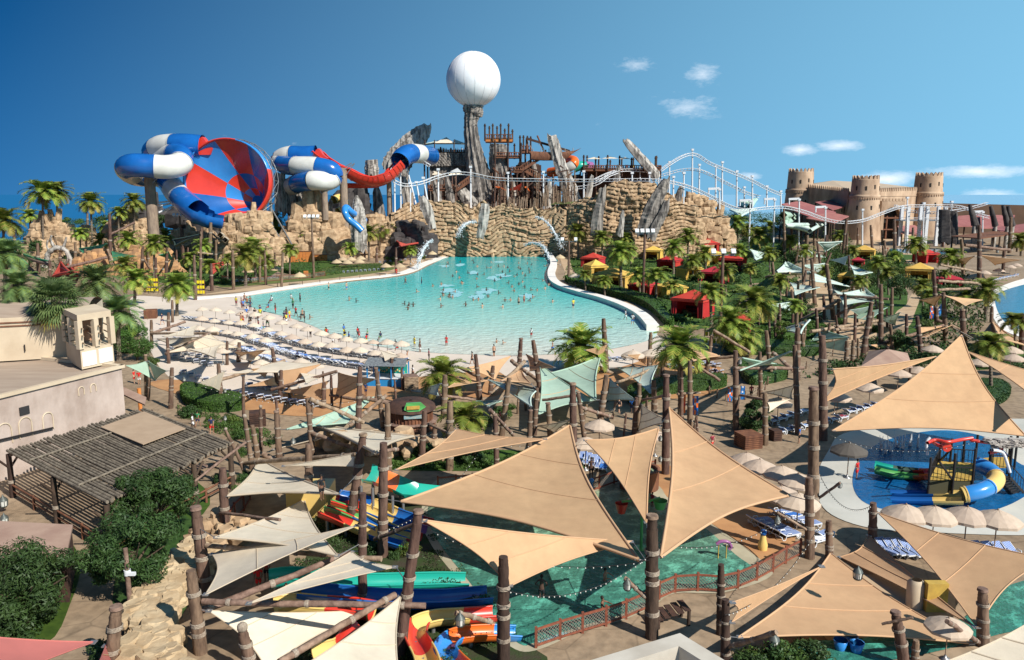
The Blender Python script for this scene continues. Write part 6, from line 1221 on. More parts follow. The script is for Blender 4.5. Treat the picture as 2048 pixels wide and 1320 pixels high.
def hedge(pp, h, m, label, closed=True, n=9000, leaf=.09):
    pts = [P(q.x, q.y) for q in smooth_poly(pp, 5)]; k = len(pts); cen = sum(pts, Vector()) / k; mb = MB(); c = [p - cen for p in pts]
    rows = [[p + Vector((0, 0, 0)) for p in c], [p * .99 + Vector((0, 0, h * .7)) for p in c], [p * .94 + Vector((0, 0, h)) for p in c]]; mb.grid(rows, 0, True, True); mb.face([p for p in rows[-1]])
    t = empty('clipped_hedge', cen); mb.build('hedge_core', M['leafd'], t); r = np.random.RandomState(k); V = []; xs = [p.x for p in c]; ys = [p.y for p in c]; po = [(p.x, p.y) for p in c]; C = []; g = 0
    while len(C) < n and g < n * 12:
        g += 1
        if r.rand() < .55:
            x, y = r.uniform(min(xs), max(xs)), r.uniform(min(ys), max(ys))
            if inpoly(x, y, po): C.append((x, y, h + r.uniform(-.08, .07)))
        else:
            i = r.randint(k); p = c[i].lerp(c[(i + 1) % k], r.rand()); C.append((p.x * 1.0, p.y * 1.0, h * r.rand()))
    C = np.array(C); V, Fq = leaf_cloud(k, len(C), [(0, 0, 0, .06)], leaf); V = V.reshape(-1, 4, 3) + C[:, None, :]; inst('hedge_leaves', npmesh('hedge_leaves', V.reshape(-1, 3), Fq, [m]), t); tag(t, label, 'hedge')
hedge([(362, 790), (385, 783), (430, 795), (485, 808), (478, 822), (420, 825), (375, 812)], 1.2, M['hedge'], 'curved clipped bright hedge beside the lounger terrace')
hedge([(1130, 562), (1160, 576), (1210, 590), (1260, 603), (1300, 622), (1335, 655), (1345, 648), (1310, 608), (1262, 592), (1210, 577), (1160, 562)], 1.5, M['hedge'], 'long hedge along the right side of the wave pool', n=9000, leaf=.2)
hedge([(1260, 790), (1330, 772), (1440, 765), (1440, 778), (1340, 790), (1270, 812)], 1.3, M['hedge'], 'green hedge behind the pale green sails')
hedge([(1460, 690), (1560, 695), (1630, 700), (1630, 712), (1550, 712), (1460, 705)], 1.3, M['hedge'], 'green hedge along the garden lawn edge')
hedge([(640, 545), (660, 540), (700, 535), (758, 532), (760, 540), (700, 545), (645, 552)], .9, M['leafy'], 'low hedge beneath the left bank loungers', leaf=.2, n=4000)
hedge([(570, 535), (620, 535), (640, 542), (600, 550), (570, 545)], 1.5, M['hedge'], 'square clipped hedge by the left bank bin', leaf=.2, n=3500)
hedge([(1480, 735), (1560, 745), (1570, 760), (1500, 770)], 1.2, M['hedge'], 'hedge between banners and brown posts', n=4000)
hedge([(1930, 775), (1990, 768), (2020, 785), (2000, 808), (1950, 805)], .8, M['leafd'], 'dark planting ring around the palm by the huge sail')

def cover(poly, n, leaf, hmax, m, label, seed=1, sc=9.0):
    """low mixed planting that nobody could count"""
    r = np.random.RandomState(seed); W_ = [P(a, b) for a, b in poly]; po = [(p.x, p.y) for p in W_]; xs = [p[0] for p in po]; ys = [p[1] for p in po]; C = []; g = 0
    while len(C) < n and g < n * 8:
        g += 1; x = r.uniform(min(xs), max(xs)); y = r.uniform(min(ys), max(ys))
        if inpoly(x, y, po): C.append((x, y, 0))
    C = np.array(C); k = vnoise(C[:, 0] / sc * 3 + 200, C[:, 1] / sc * 3 + 7, seed); keep = k > .42; C = C[keep]; k = k[keep]; C[:, 2] = (k - .4) * hmax * 1.9 * r.rand(len(C)) ** .6
    V, Fq = leaf_cloud(seed, len(C), [(0, 0, 0, .05)], leaf); V = V.reshape(-1, 4, 3) + C[:, None, :]; o = inst('ground_planting', npmesh('ground_planting', V.reshape(-1, 3), Fq, [M[m]])); stuff(o, label, 'planting')
GAR = [(1125, 560), (1160, 575), (1210, 590), (1300, 620), (1350, 655), (1430, 665), (1500, 640), (1560, 600), (1600, 560), (1600, 500), (1500, 470), (1400, 440), (1340, 450), (1250, 465), (1145, 490), (1135, 530)]
cover(GAR, 26000, .3, 1.1, 'leaf', 'mixed green planting among the cabanas', 1); cover(GAR, 16000, .32, 1.4, 'leafd', 'darker shrubs mixed among the cabanas', 2); cover(GAR, 5000, .3, .9, 'leafy', 'yellow-green planting among the cabanas', 3)
RG = [(1650, 490), (1780, 510), (1840, 540), (1930, 545), (1990, 600), (1960, 680), (1850, 710), (1830, 660), (1850, 600), (1800, 570), (1740, 600), (1680, 590), (1640, 540)]
cover(RG, 16000, .3, 2.2, 'leafd', 'dark planting along the right garden paths', 4); cover(RG, 9000, .3, 1.6, 'leaf', 'green planting along the right garden paths', 5)
LG = [(20, 470), (150, 440), (320, 460), (560, 480), (760, 470), (770, 500), (640, 530), (560, 550), (430, 575), (300, 590), (120, 560), (20, 540)]
cover(LG, 22000, .4, 2.6, 'leafd', 'dark shrubs over the left slope', 6); cover(LG, 12000, .36, 1.8, 'leaf', 'green planting over the left slope', 7); cover([(1380, 425), (1560, 430), (1700, 455), (1700, 490), (1560, 480), (1420, 450)], 14000, .5, 6, 'leafd', 'dark thicket behind the garden, before the fort', 8)
cover([(620, 1000), (700, 990), (850, 1020), (870, 1070), (960, 1170), (1010, 1240), (1050, 1290), (1040, 1320), (560, 1400), (620, 1250), (560, 1200), (600, 1100)], 32000, .07, .35, 'leafd', 'low dark ground cover between the flumes', 9, 4); cover([(780, 940), (1130, 940), (1180, 925), (1100, 905), (900, 900), (790, 915)], 12000, .1, .8, 'leaf', 'green planting bed beneath the long tan sail', 10, 5)
cover([(1470, 690), (1560, 690), (1640, 700), (1670, 660), (1640, 620), (1570, 620), (1500, 640)], 9000, .2, .5, 'hedge', 'bright low planting on the garden lawn', 11, 6); cover([(355, 815), (480, 845), (560, 870), (560, 900), (440, 870), (355, 830)], 9000, .09, .9, 'leaf', 'flower bed planting along the path by the pergola', 12, 4); cover([(1600, 760), (1700, 720), (1850, 700), (2048, 720), (2048, 745), (1850, 730), (1700, 745)], 10000, .2, 1.6, 'leafd', 'dark planting behind the splash pool terrace', 13, 6)
# ------------------------------------------------------------ buildings at left
def prism_px(mb, pts, z0, z1, m=0, cap=True):
    A = [Vector((p.x, p.y, z0)) for p in pts]; B = [Vector((p.x, p.y, z1)) for p in pts]; mb.grid([A, B], m, True, False)
    if cap: mb.face(B, m)
def left_building():
    z1 = 7.2; a = P(243, 733, z1); b = P(-30, 800, z1); back = Vector((-9, 34, 0)); c0 = Vector((a.x, a.y, 0)); t = empty('big_building', c0)
    d = norm(Vector((b.x - a.x, b.y - a.y, 0))); nv = Vector((-d.y, d.x, 0)); nv = nv if nv.y < 0 else -nv
    b = a + d * 34; A = [a, b, b - nv * 36, a - nv * 36]; A = [p - c0 for p in A]
    mb = MB(); prism_px(mb, A, 0, z1, cap=False); mb.build('wall', M['plaster'], t)
    mb = MB(); mb.face([Vector((p.x, p.y, z1 - .15)) for p in A]); mb.build('roof_deck', M['deckwood'], t)
    mb = MB()
    for i in range(4): p, q = A[i], A[(i + 1) % 4]; u = norm(Vector((q.x - p.x, q.y - p.y, 0))); mb.beam(Vector((p.x, p.y, z1 + .02)) - u * .2, Vector((q.x, q.y, z1 + .02)) + u * .2, .45, .3)
    mb.build('coping', M['plasterl'], t)
    def onwall(px, py):   # point of the wall under a pixel
        v = pix_dir(px, py); o = Vector((0, 0, H)); s_ = (a - o).dot(nv) / v.dot(nv); return o + v * s_ - c0
    for px, py, w, h in [(8, 862, 1.3, 2.4), (50, 848, 1.2, 2.3), (95, 836, 1.0, 2.2), (162, 780, .6, 1.0), (186, 774, .6, .9)]:
        p = onwall(px, py) + nv * .03; mb = MB(); L = [p + d * (w / 2) + Vector((0, 0, -h / 2)), p + d * (w / 2)] + [p + d * (w / 2 * cos(pi * i / 8)) + Vector((0, 0, w / 2 * sin(pi * i / 8))) for i in range(1, 8)] + [p - d * (w / 2), p - d * (w / 2) + Vector((0, 0, -h / 2))]
        mb.tube(L, .06, 5); mb.build('arch_moulding', M['plasterl'], t)
    p = onwall(48, 821); mb = MB(); mb.box(p + nv * .04, (.9, .12, .7), math.atan2(d.y, d.x)); mb.build('vent', M['dark'], t)
    mb = MB(); mb.beam(onwall(-5, 880) + nv * .2, onwall(103, 855) + nv * .2, .14, .14); mb.build('drain_pipe', M['black'], t)
    tag(t, 'big flat-roofed building with weathered pinkish plaster wall, far left', 'building')
    # upper block standing on the roof
    z2 = 11.6; u0 = P(178, 712, z1); u1 = P(-20, 724, z1); d2 = norm(Vector((u1.x - u0.x, u1.y - u0.y, 0))); n2 = Vector((-d2.y, d2.x, 0)); n2 = n2 if n2.y < 0 else -n2; u1 = u0 + d2 * 26; t = empty('upper_building', (u0.x, u0.y, z1)); c = Vector((u0.x, u0.y, 0))
    Q = [u0 - c, u1 - c, u1 - n2 * 13 - c, u0 - n2 * 13 - c]; mb = MB(); prism_px(mb, Q, 0, z2 - z1, cap=False); mb.build('wall', M['plasterl'], t)
    mb = MB(); rows = []
    for i in range(9): f = i / 8; rows.append([Q[0].lerp(Q[3], f) + Vector((0, 0, z2 - z1 - z1 + .9 * sin(pi * f))), Q[1].lerp(Q[2], f) + Vector((0, 0, z2 - z1 - z1 + .9 * sin(pi * f)))])
    rows = [[Vector((p.x, p.y, z2 - z1 + .9 * sin(pi * i / 8))) for p in r] for i, r in enumerate(rows)]; mb.grid(rows); mb.build('vaulted_roof', M['deckwood'], t)
    mb = MB()
    for k in range(2): mb.beam(Vector((Q[0].x, Q[0].y, z2 - z1 - .5 - k * .35)) + n2 * .06, Vector((Q[1].x, Q[1].y, z2 - z1 - .5 - k * .35)) + n2 * .06, .1, .12)
    mb.build('cornice_line', M['wood'], t); mb = MB(); q = Q[0].lerp(Q[1], .22) + n2 * .15; mb.cyl(Vector((q.x, q.y, .9)), Vector((q.x, q.y, 1.6)), .06, None, 6); mb.build('wall_lamp', M['black'], t)
    tag(t, 'cream block with low vaulted roof standing on the big roof', 'building')
    # wind tower
    f0 = P(164, 739, z1); l0 = P(135, 720, z1); r0 = P(229, 725, z1); c = Vector((f0.x, f0.y, 0)); t = empty('wind_tower', (f0.x, f0.y, z1)); hh = 4.7; e1 = l0 - f0; e2 = r0 - f0; e1.z = e2.z = 0
    mb = MB(); o = Vector((0, 0, 0)); Qs = [o, e2, e2 + e1, e1]; A = [q for q in Qs]; mb.grid([[q for q in A], [q + Vector((0, 0, hh * .42)) for q in A]], 0, True, False); mb.face([q + Vector((0, 0, hh * .42)) for q in A]); mb.build('base_wall', M['plasterl'], t)
    mb = MB()
    for q in [o, e2, e2 + e1, e1, e2 * .5, e1 * .5, e2 + e1 * .5, e1 + e2 * .5]: mb = MB(); mb.box(q * .97 + (e1 + e2) * .015 + Vector((0, 0, hh * .71)), (.5, .5, hh * .58), math.atan2(e2.y, e2.x)); mb.build('pillar', M['plasterl'], t)
    mb = MB(); mb.grid([[q * 1.02 - (e1 + e2) * .01 + Vector((0, 0, hh)) for q in A], [q * 1.02 - (e1 + e2) * .01 + Vector((0, 0, hh + .6)) for q in A]], 0, True, False); mb.face([q * 1.02 - (e1 + e2) * .01 + Vector((0, 0, hh + .6)) for q in A]); mb.build('roof_slab', M['plasterl'], t)
    mb = MB(); mb.beam((e1 * .5 + Vector((0, 0, hh * .42))), e1 * .5 + e2 + Vector((0, 0, hh)), .15, .3); mb.beam(e2 * .5 + Vector((0, 0, hh * .42)), e2 * .5 + e1 + Vector((0, 0, hh)), .15, .3); mb.box((e1 + e2) * .5 + Vector((0, 0, hh * .7)), (e2.length * .7, .12, hh * .5), math.atan2(e2.y, e2.x)); mb.build('inner_screen', mat('terracotta_inner', (.42, .22, .13), (.3, .16, .1), 1, .9), t)
    mb = MB()
    for f in (.55, .7, .85): 
        for e, s_ in ((e2, e1), (e1, e2)): 
            for k in (.08, .33, .58, .83): mb.cyl(e * k - s_ * .12 + Vector((0, 0, hh * f)), e * k + s_ * .15 + Vector((0, 0, hh * f)), .07, None, 6)
    mb.build('wooden_pole', M['beam'], t)
    mb = MB()
    for k in (.25, .75): mb.box(e2 * k + Vector((0, -.03, hh * .2)), (e2.length * .42, .1, hh * .3), math.atan2(e2.y, e2.x)); mb.box(e2 * k + Vector((0, -.1, hh * .08)), (e2.length * .3, .08, .07), math.atan2(e2.y, e2.x))
    mb.build('relief_panel', M['rim'], t); tag(t, 'open cream wind tower with projecting wooden poles on the big roof', 'wind tower')
left_building()
def pergola():
    z = 3.6; A, B, C, D = P(17, 908, z), P(213, 1010, z), P(460, 893, z), P(288, 823, z); c = Vector((B.x, B.y, 0)); t = empty('log_pergola', c); A, B, C, D = (p - c for p in (A, B, C, D)); n = 42; r = random.Random(5)
    U = (B - A); V_ = (D - A); W_ = (C - B)
    for i in range(n):
        f = i / (n - 1); a = A.lerp(D, f); b = B.lerp(C, f); mb = MB(); j = norm(b - a) * r.uniform(-.1, .35); q = Vector((0, 0, .22 + r.uniform(-.03, .05)))
        # the canvas sheet lies on the rear third, so logs run under it
        mb.tube([a - j + q, a.lerp(b, .5) + q + Vector((0, 0, -.05)), b + j + q], r.uniform(.095, .125), 7, caps=True); mb.build('roof_log', M['thatch'], t)
    for k in (0.02, .5, .98): 
        mb = MB(); a = A.lerp(B, k); b = D.lerp(C, k); mb.tube([a, a.lerp(b, .5), b], .15, 8, caps=True); mb.build('purlin', M['log'], t)
    for k in (.25, .75): mb = MB(); mb.tube([A.lerp(B, k) + Vector((0, 0, .38)), D.lerp(C, k) + Vector((0, 0, .38))], .09, 7, caps=True); mb.build('batten', M['thatch'], t)
    for (u, v) in [(0, 0), (.5, 0), (1, 0), (0, .5), (1, .33), (1, .66), (1, 1), (0, 1), (.5, 1), (.5, .5)]:
        p = A.lerp(B, u).lerp(D.lerp(C, u), v); mb = MB(); mb.cyl((p.x, p.y, 0), (p.x, p.y, z), .24, .2, 9)
        for s_ in (-1, 1): d = norm(V_) * s_; mb.cyl((p.x, p.y, z - 1.2), (p.x + d.x * 1.0, p.y + d.y * 1.0, z - .1), .09, None, 6)
        mb.build('post', M['log_dark'], t); mb = MB(); mb.cyl((p.x, p.y, 1.2), (p.x, p.y, 1.45), .27, None, 9); mb.build('rope_binding', M['rope'], t)
    mb = MB()
    for a, b in ((A, B), (B, C)):
        for zz in (.55, 1.05): mb.cyl(Vector((a.x, a.y, zz)), Vector((b.x, b.y, zz)), .08, None, 7)
        for k in (.25, .5, .75): q = a.lerp(b, k); mb.cyl((q.x, q.y, 0), (q.x, q.y, 1.2), .1, None, 7)
    mb.build('railing', M['wood'], t)
    mb = MB(); q = [P(201, 854, z + .5) - c, P(288, 823, z + .5) - c, P(371, 857, z + .5) - c, P(286, 889, z + .5) - c]; q = [Vector((p.x, p.y, z + .46)) for p in q]; mb.grid([q, [p + Vector((0, 0, .06)) for p in q]], 0, True, False); mb.face([p + Vector((0, 0, .06)) for p in q]); mb.build('canvas_cover', M['canvas'], t)
    tag(t, 'large pergola roofed with rows of bare logs, partly covered by canvas', 'pergola')
    for px, py in ((430, 935), (400, 950), (350, 980)):
        t2 = empty('picnic_table', P(px, py)); mb = MB(); mb.cyl((0, 0, .7), (0, 0, .76), .7, None, 14); mb.build('tabletop', M['beam'], t2); mb = MB(); mb.cyl((0, 0, 0), (0, 0, .7), .12, None, 8); mb.build('pedestal', M['log'], t2); reg(t2, 'table', 'round wooden table', px, py, 'tables by the pergola')
pergola()
t = empty('small_flat_roof_hut', P(60, 1115)); c = Vector(t.location); z = 2.9; q = [P(-30, 1046, z), P(146, 1055, z), P(133, 1117, z), P(-30, 1116, z)]; q = [p - c for p in q]; mb = MB(); mb.grid([q, [p + Vector((0, 0, .2)) for p in q]], 0, True, False); mb.face([p + Vector((0, 0, .2)) for p in q]); mb.build('roof', M['brownroof'], t)
mb = MB(); q2 = [p * .97 for p in q]; mb.grid([[Vector((p.x, p.y, 0)) for p in q2], [Vector((p.x, p.y, z)) for p in q2]], 0, True, False); mb.build('wall', M['wooddark'], t); tag(t, 'small hut with flat brown slatted roof, lower left', 'hut')
for nm, L, z, m, lb in [('canopy_roof', [(244, 775), (293, 797), (290, 812), (244, 790)], 3, 'maroon', 'narrow grey-brown canopy roof on an orange post beside the big building')]:
    t = empty(nm, P(282, 830)); c = Vector(t.location); q = [P(a, b, z) - c for a, b in L]; mb = MB(); mb.grid([q, [p + Vector((0, 0, .15)) for p in q]], 0, True, False); mb.face([p + Vector((0, 0, .15)) for p in q]); mb.build('roof', M['brownroof'], t); mb = MB(); mb.cyl((0, 0, 0), (0, 0, z), .22, None, 8); mb.build('post', M['woodo'], t); tag(t, lb, 'canopy')
# parapet corner of a roof at the bottom edge
t = empty('near_roof_corner', P(1360, 1300, 13)); c = Vector(t.location); c.z = 0; t.location = c; z = 14
K, L_, R_ = P(1360, 1266, z), P(1100, 1345, z), P(1490, 1345, z); w = .42; pm = mat('white_parapet', (.55, .50, .42), (.43, .38, .31), .8, .8, world=True)
u1 = norm(L_ - K); u2 = norm(R_ - K); dg_ = u1 + u2; ins = dg_ * (w / max(.2, abs(u1.x * dg_.y - u1.y * dg_.x))); mb = MB()
for a, b, u in ((K, L_, u1), (K, R_, u2)):
    i0 = K + ins; o_ = b + ins; q = [K - c, b - c, o_ - c, i0 - c]; mb.grid([[Vector((p.x, p.y, 11)) for p in q], [Vector((p.x, p.y, z)) for p in q]], 0, True, False); mb.face([Vector((p.x, p.y, z)) for p in q])
mb.build('parapet', pm, t); mb = MB(); q = [K - c, L_ - c, L_ + R_ - K - c, R_ - c]; mb.grid([[Vector((p.x, p.y, 0)) for p in q], [Vector((p.x, p.y, z - .9)) for p in q]], 0, True, False); mb.face([Vector((p.x, p.y, z - .9)) for p in q]); mb.build('tiled_roof_block', pm, t); tag(t, 'cream parapet corner of a tiled roof at the bottom edge', 'roof')
t = empty('hipped_roof_hut', P(1775, 745)); c = Vector(t.location); z = 3.2; q = [P(1722, 732, z), P(1826, 736, z), P(1815, 706, z), P(1738, 702, z)]; pk = P(1775, 698, 4.6) - c; q = [p - c for p in q]; mb = MB()
for i in range(4): mb.face([q[i], q[(i + 1) % 4], pk])
mb.build('roof', M['brownroof'], t); mb = MB(); [mb.cyl(Vector((p.x * .9, p.y * .9, 0)), Vector((p.x * .9, p.y * .9, z)), .14, None, 7) for p in q]; mb.build('posts', M['log_dark'], t); mb = MB(); mb.ball(pk + Vector((0, 0, .1)), .2); mb.build('finial', M['log_dark'], t); tag(t, 'brown hipped roof hut behind the narrow tan sail', 'hut')

# ------------------------------------------------------------ people
def skin_body(name, joints, bones, sub=1, m=None):
    me = bpy.data.meshes.new(name); me.from_pydata([j[:3] for j in joints], bones, []); o = bpy.data.objects.new(name, me); COL.objects.link(o)
    md = o.modifiers.new('s', 'SKIN'); 
    for i, j in enumerate(joints): me.skin_vertices[0].data[i].radius = (j[3], j[4] if len(j) > 4 else j[3])
    me.skin_vertices[0].data[0].use_root = True
    s = o.modifiers.new('u', 'SUBSURF'); s.levels = sub; s.render_levels = sub
    dg = bpy.context.evaluated_depsgraph_get(); dg.update(); out = bpy.data.meshes.new_from_object(o.evaluated_get(dg)); bpy.data.objects.remove(o); out.name = name; out.materials.clear(); out.materials.append(m or M['skin'])
    for p in out.polygons: p.use_smooth = True
    return out
def make_pose(kind):
    hip = .93; J = [(0, 0, hip, .13, .10), (0, 0, 1.12, .115, .085), (0, 0, 1.30, .145, .095), (0, 0, 1.42, .10, .07), (0, -.01, 1.50, .05), (0, -.02, 1.58, .075, .085), (0, -.02, 1.67, .075, .09)]; B = [(0, 1), (1, 2), (2, 3), (3, 4), (4, 5), (5, 6)]
    st = {'stand': (.04, -.03), 'walk': (.28, -.26), 'hips': (.05, -.05), 'wave': (.12, -.1), 'swim': (.05, -.05), 'sit': (0, 0)}[kind]
    for sx, dy in ((-1, st[0]), (1, st[1])):
        b = len(J)
        if kind == 'sit': J += [(sx * .09, 0, hip - .03, .09), (sx * .11, -.42, hip - .02, .065), (sx * .11, -.46, hip - .42, .045), (sx * .11, -.58, hip - .44, .03)]
        else: J += [(sx * .09, 0, hip - .06, .09), (sx * .10, -dy * .5 - .02, .50, .062), (sx * .10, -dy + .02, .09, .042), (sx * .11, -dy - .12, .035, .03)]
        B += [(0, b), (b, b + 1), (b + 1, b + 2), (b + 2, b + 3)]
    for sx in (-1, 1):
        b = len(J)
        if kind == 'hips': P_ = [(sx * .18, 0, 1.40), (sx * .38, .05, 1.18), (sx * .20, -.08, 1.02), (sx * .15, -.1, .98)]
        elif kind == 'wave' and sx == 1: P_ = [(.19, 0, 1.41), (.40, -.02, 1.52), (.50, -.05, 1.76), (.52, -.06, 1.85)]
        elif kind == 'swim': P_ = [(sx * .19, -.02, 1.40), (sx * .34, -.22, 1.30), (sx * .22, -.46, 1.30), (sx * .18, -.54, 1.30)]
        elif kind == 'walk': P_ = [(sx * .18, 0, 1.40), (sx * .23, -sx * .1, 1.14), (sx * .22, -sx * .2 - .08, .92), (sx * .21, -sx * .22 - .1, .84)]
        else: P_ = [(sx * .18, 0, 1.40), (sx * .24, .02, 1.14), (sx * .23, -.05, .90), (sx * .22, -.07, .82)]
        J += [(P_[0][0], P_[0][1], P_[0][2], .055), (*P_[1], .042), (*P_[2], .032), (*P_[3], .036, .022)]; B += [(3, b), (b, b + 1), (b + 1, b + 2), (b + 2, b + 3)]
    body = skin_body('body', J, B)
    L = st; sj = [(0, 0, .97, .145, .115)]; sb = []
    for sx, dy in ((-1, L[0]), (1, L[1])):
        b = len(sj)
        if kind == 'sit': sj += [(sx * .10, -.08, .92, .11), (sx * .11, -.34, .92, .095)]
        else: sj += [(sx * .10, -dy * .15, .80, .11), (sx * .11, -dy * .42, .56, .095)]
        sb += [(0, b), (b, b + 1)]
    shorts = skin_body('shorts', sj, sb, 1, CN)
    shirt = skin_body('shirt', [(0, 0, .95, .145, .12), (0, 0, 1.12, .135, .105), (0, 0, 1.30, .165, .115), (0, 0, 1.43, .11, .085), (-.21, .0, 1.40, .075), (.21, .0, 1.40, .075), (-.25, .01, 1.26, .07), (.25, .01, 1.26, .07)], [(0, 1), (1, 2), (2, 3), (3, 4), (3, 5), (4, 6), (5, 7)], 1, CW)
    hb = MB(); hb.ball((0, .015, 1.69), .098, 10, 7, 0, 1.12); hair = hb.mesh('hair', M['hair'])
    return body, shorts, shirt, hair
POSE = {k: make_pose(k) for k in ('stand', 'walk', 'hips', 'wave', 'swim', 'sit')}
SKN = [mat('skin_%s' % n, c, None, rough=.6) for n, c in (('fair', (.50, .30, .20)), ('tan', (.34, .18, .11)), ('brown', (.18, .09, .055)), ('dark', (.09, .05, .035)))]
CN_ = {id(CR): 'red', id(CN): 'navy', id(CK): 'black', id(CW): 'white', id(CY_): 'yellow', id(CB): 'blue', id(CM): 'maroon', id(CG): 'green'}
def person(px, py, pose='stand', shorts=None, shirt=None, depth=0.0, h=1.0, rz=None, z0=0.0, Y=None):
    if Y is None and py < 660: h *= 1.25; depth *= 1.22
    b = P(px, py, z0) if Y is None else Vector((PD(px, py, Y).x, Y, z0)); b.z -= depth; r = RND; t = empty('person', b, r.uniform(0, 6.28) if rz is None else rz, h * r.uniform(.95, 1.05)); bo, sh, st, ha = POSE[pose]
    shorts = shorts or r.choice(CLOTH); inst('body', bo, t, mat_=r.choice(SKN)); inst('hair', ha, t); inst('shorts', sh, t, mat_=shorts)
    if shirt: inst('shirt', st, t, mat_=shirt)
    a = {'stand': 'standing', 'walk': 'walking', 'hips': 'standing hands on hips', 'wave': 'waving', 'swim': 'swimming', 'sit': 'sitting'}[pose]
    ds = 'person %s, %s' % (a.replace(' hands on hips', ''), (CN_[id(shirt)] + ' shirt') if shirt else CN_[id(shorts)] + ' shorts') if pose != 'swim' else 'swimming person'
    reg(t, 'person', ds.replace(',', ' in'), px, py, 'visitors'); return t
A5 = lambda x, y: (480 + x / 2.381, 480 + y / 2.381)
for x, y in [(990, 105), (1050, 102), (1110, 95), (1112, 105), (1130, 125), (1195, 103), (1175, 130), (1195, 130), (1230, 125), (1258, 125), (1275, 128), (1085, 155), (1132, 163), (1163, 162), (1250, 150), (1283, 148), (1305, 172), (1320, 165), (1335, 135), (1328, 130), (1390, 115), (1460, 120), (1470, 150), (1478, 165), (1358, 168), (1375, 138), (1055, 203), (1213, 193), (1345, 198), (1128, 222), (1295, 222), (1385, 236), (1415, 238), (1453, 232), (1470, 200), (1440, 192), (918, 218), (841, 246), (800, 328), (785, 305), (805, 308), (825, 312), (1075, 310), (553, 292), (520, 283), (1262, 287), (1288, 287), (1252, 492), (1222, 485), (1230, 120), (1060, 205), (333, 372), (290, 372)]:
    px, py = A5(x, y); person(px, py + 3, 'swim', depth=1.02 if y < 260 else .95)
for x, y, po, sh, st, d in [(423, 238, 'stand', CK, None, .2), (508, 238, 'hips', CB, None, .2), (788, 208, 'walk', CN, None, .4), (865, 207, 'hips', CN, None, .5), (287, 297, 'stand', CK, CM, .1), (23, 300, 'walk', CM, None, 0), (35, 318, 'walk', CN, None, 0), (8, 325, 'stand', CM, CM, 0), (98, 362, 'wave', CY_, CN, 0), (222, 370, 'stand', CM, None, 0), (267, 365, 'walk', CK, CR, .1), (298, 372, 'stand', CK, None, .2), (308, 392, 'stand', CK, None, 0), (1327, 308, 'stand', CK, None, .3), (1353, 298, 'stand', CM, None, .3), (1587, 325, 'stand', CN, CY_, .2), (1835, 380, 'walk', CW, CW, .1), (1869, 402, 'walk', CB, CW, .1), (1387, 467, 'stand', CR, CW, 0), (857, 535, 'stand', CW, None, .1), (1209, 552, 'stand', CK, CK, 0), (15, 400, 'walk', CR, CR, 0), (983, 505, 'stand', CR, CR, .1), (658, 525, 'walk', CK, CN, 0), (797, 585, 'wave', CB, None, 0), (1106, 592, 'walk', CK, None, 0), (823, 655, 'stand', CK, CW, 0), (90, 430, 'stand', CM, CM, 0), (112, 434, 'stand', CG, CN, 0), (50, 405, 'sit', CK, CK, .3)]:
    px, py = A5(x, y); person(px, py, po, sh, st, d)
for a in [(1424, 901, 'walk', CR, CM), (1598, 887, 'stand', CK, CB), (1502, 797, 'stand', CK, CM), (1304, 1016, 'stand', CM, CM, 0, .7), (1083, 1197, 'hips', CK, None, .25, 1.05, 3.0), (1182, 956, 'stand', CK, None, 0, 1, 0), (1210, 1163, 'swim', CN, None, .9), (1204, 1222, 'swim', CK, None, .9), (534, 1163, 'stand', CK, CR, 0, 1, 0), (518, 1182, 'stand', CR, CR, 0, .9), (580, 1010, 'walk', CK, CK), (644, 1000, 'stand', CK, CK, 0, 1, None, 3.4), (574, 1206, 'stand', CK, CY_, 0, .7), (386, 859, 'walk', CW, CW), (396, 853, 'walk', CN, CG), (424, 868, 'walk', CR, CN), (732, 792, 'stand', CN, CN), (269, 767, 'stand', CR, CR), (279, 769, 'stand', CW, CR), (944, 728, 'walk', CN, None), (988, 713, 'stand', CK, None), (826, 757, 'walk', CK, CW), (1263, 826, 'walk', CN, CB), (1238, 828, 'walk', CK, CK), (1713, 958, 'hips', CR, CR), (793, 551, 'stand', CR, CR), (595, 720, 'sit', CK, CN, .4), (612, 723, 'sit', CN, CB, .4), (1262, 1010, 'sit', CW, CW, .3, .8), (1020, 1106, 'swim', CM, None, .9), (1050, 1090, 'swim', CM, None, .9), (840, 700, 'stand', CM, None), (1105, 705, 'walk', CB, None), (955, 850, 'walk', CM, CM), (1000, 852, 'walk', CN, CM), (1430, 760, 'stand', CN, CN), (1690, 565, 'stand', CM, CW), (1600, 600, 'stand', CB, CW), (1760, 500, 'walk', CW, CW), (1775, 505, 'walk', CK, CR), (1800, 498, 'stand', CN, CW), (325, 650, 'walk', CN, CN)]:
    person(*a)
for i in range(36): py = RND.uniform(606, 716); px = (RND.uniform(470, 600) if py < 660 else RND.uniform(620, 900)); py = py if py < 650 else 640 + (px - 560) * .19 + RND.uniform(0, 30); person(px, min(py, 722), RND.choice(['stand', 'walk', 'hips', 'sit']), None, RND.choice([None] + CLOTH))
for i in range(40): person(RND.uniform(880, 1110), RND.uniform(525, 620), 'swim', depth=1.02)
for i in range(16): px = RND.uniform(1185, 1310); person(px, 339, RND.choice(['stand', 'hips']), None, RND.choice(CLOTH), 0, 1, None, PD(1200, 337, 340).z, RND.uniform(341, 350))
for i in range(12): px = RND.uniform(862, 930); person(px, 303, RND.choice(['stand', 'hips']), None, RND.choice(CLOTH), 0, 1, None, PD(890, 303, 342).z, RND.uniform(343, 350))
for px, py, Y in [(983, 277, 336), (1000, 277, 336), (1015, 277, 336), (1008, 312, 332), (1020, 312, 332), (1032, 312, 332)]: person(px, py, 'stand', None, RND.choice(CLOTH), 0, 1, None, PD(px, py, Y).z, Y)

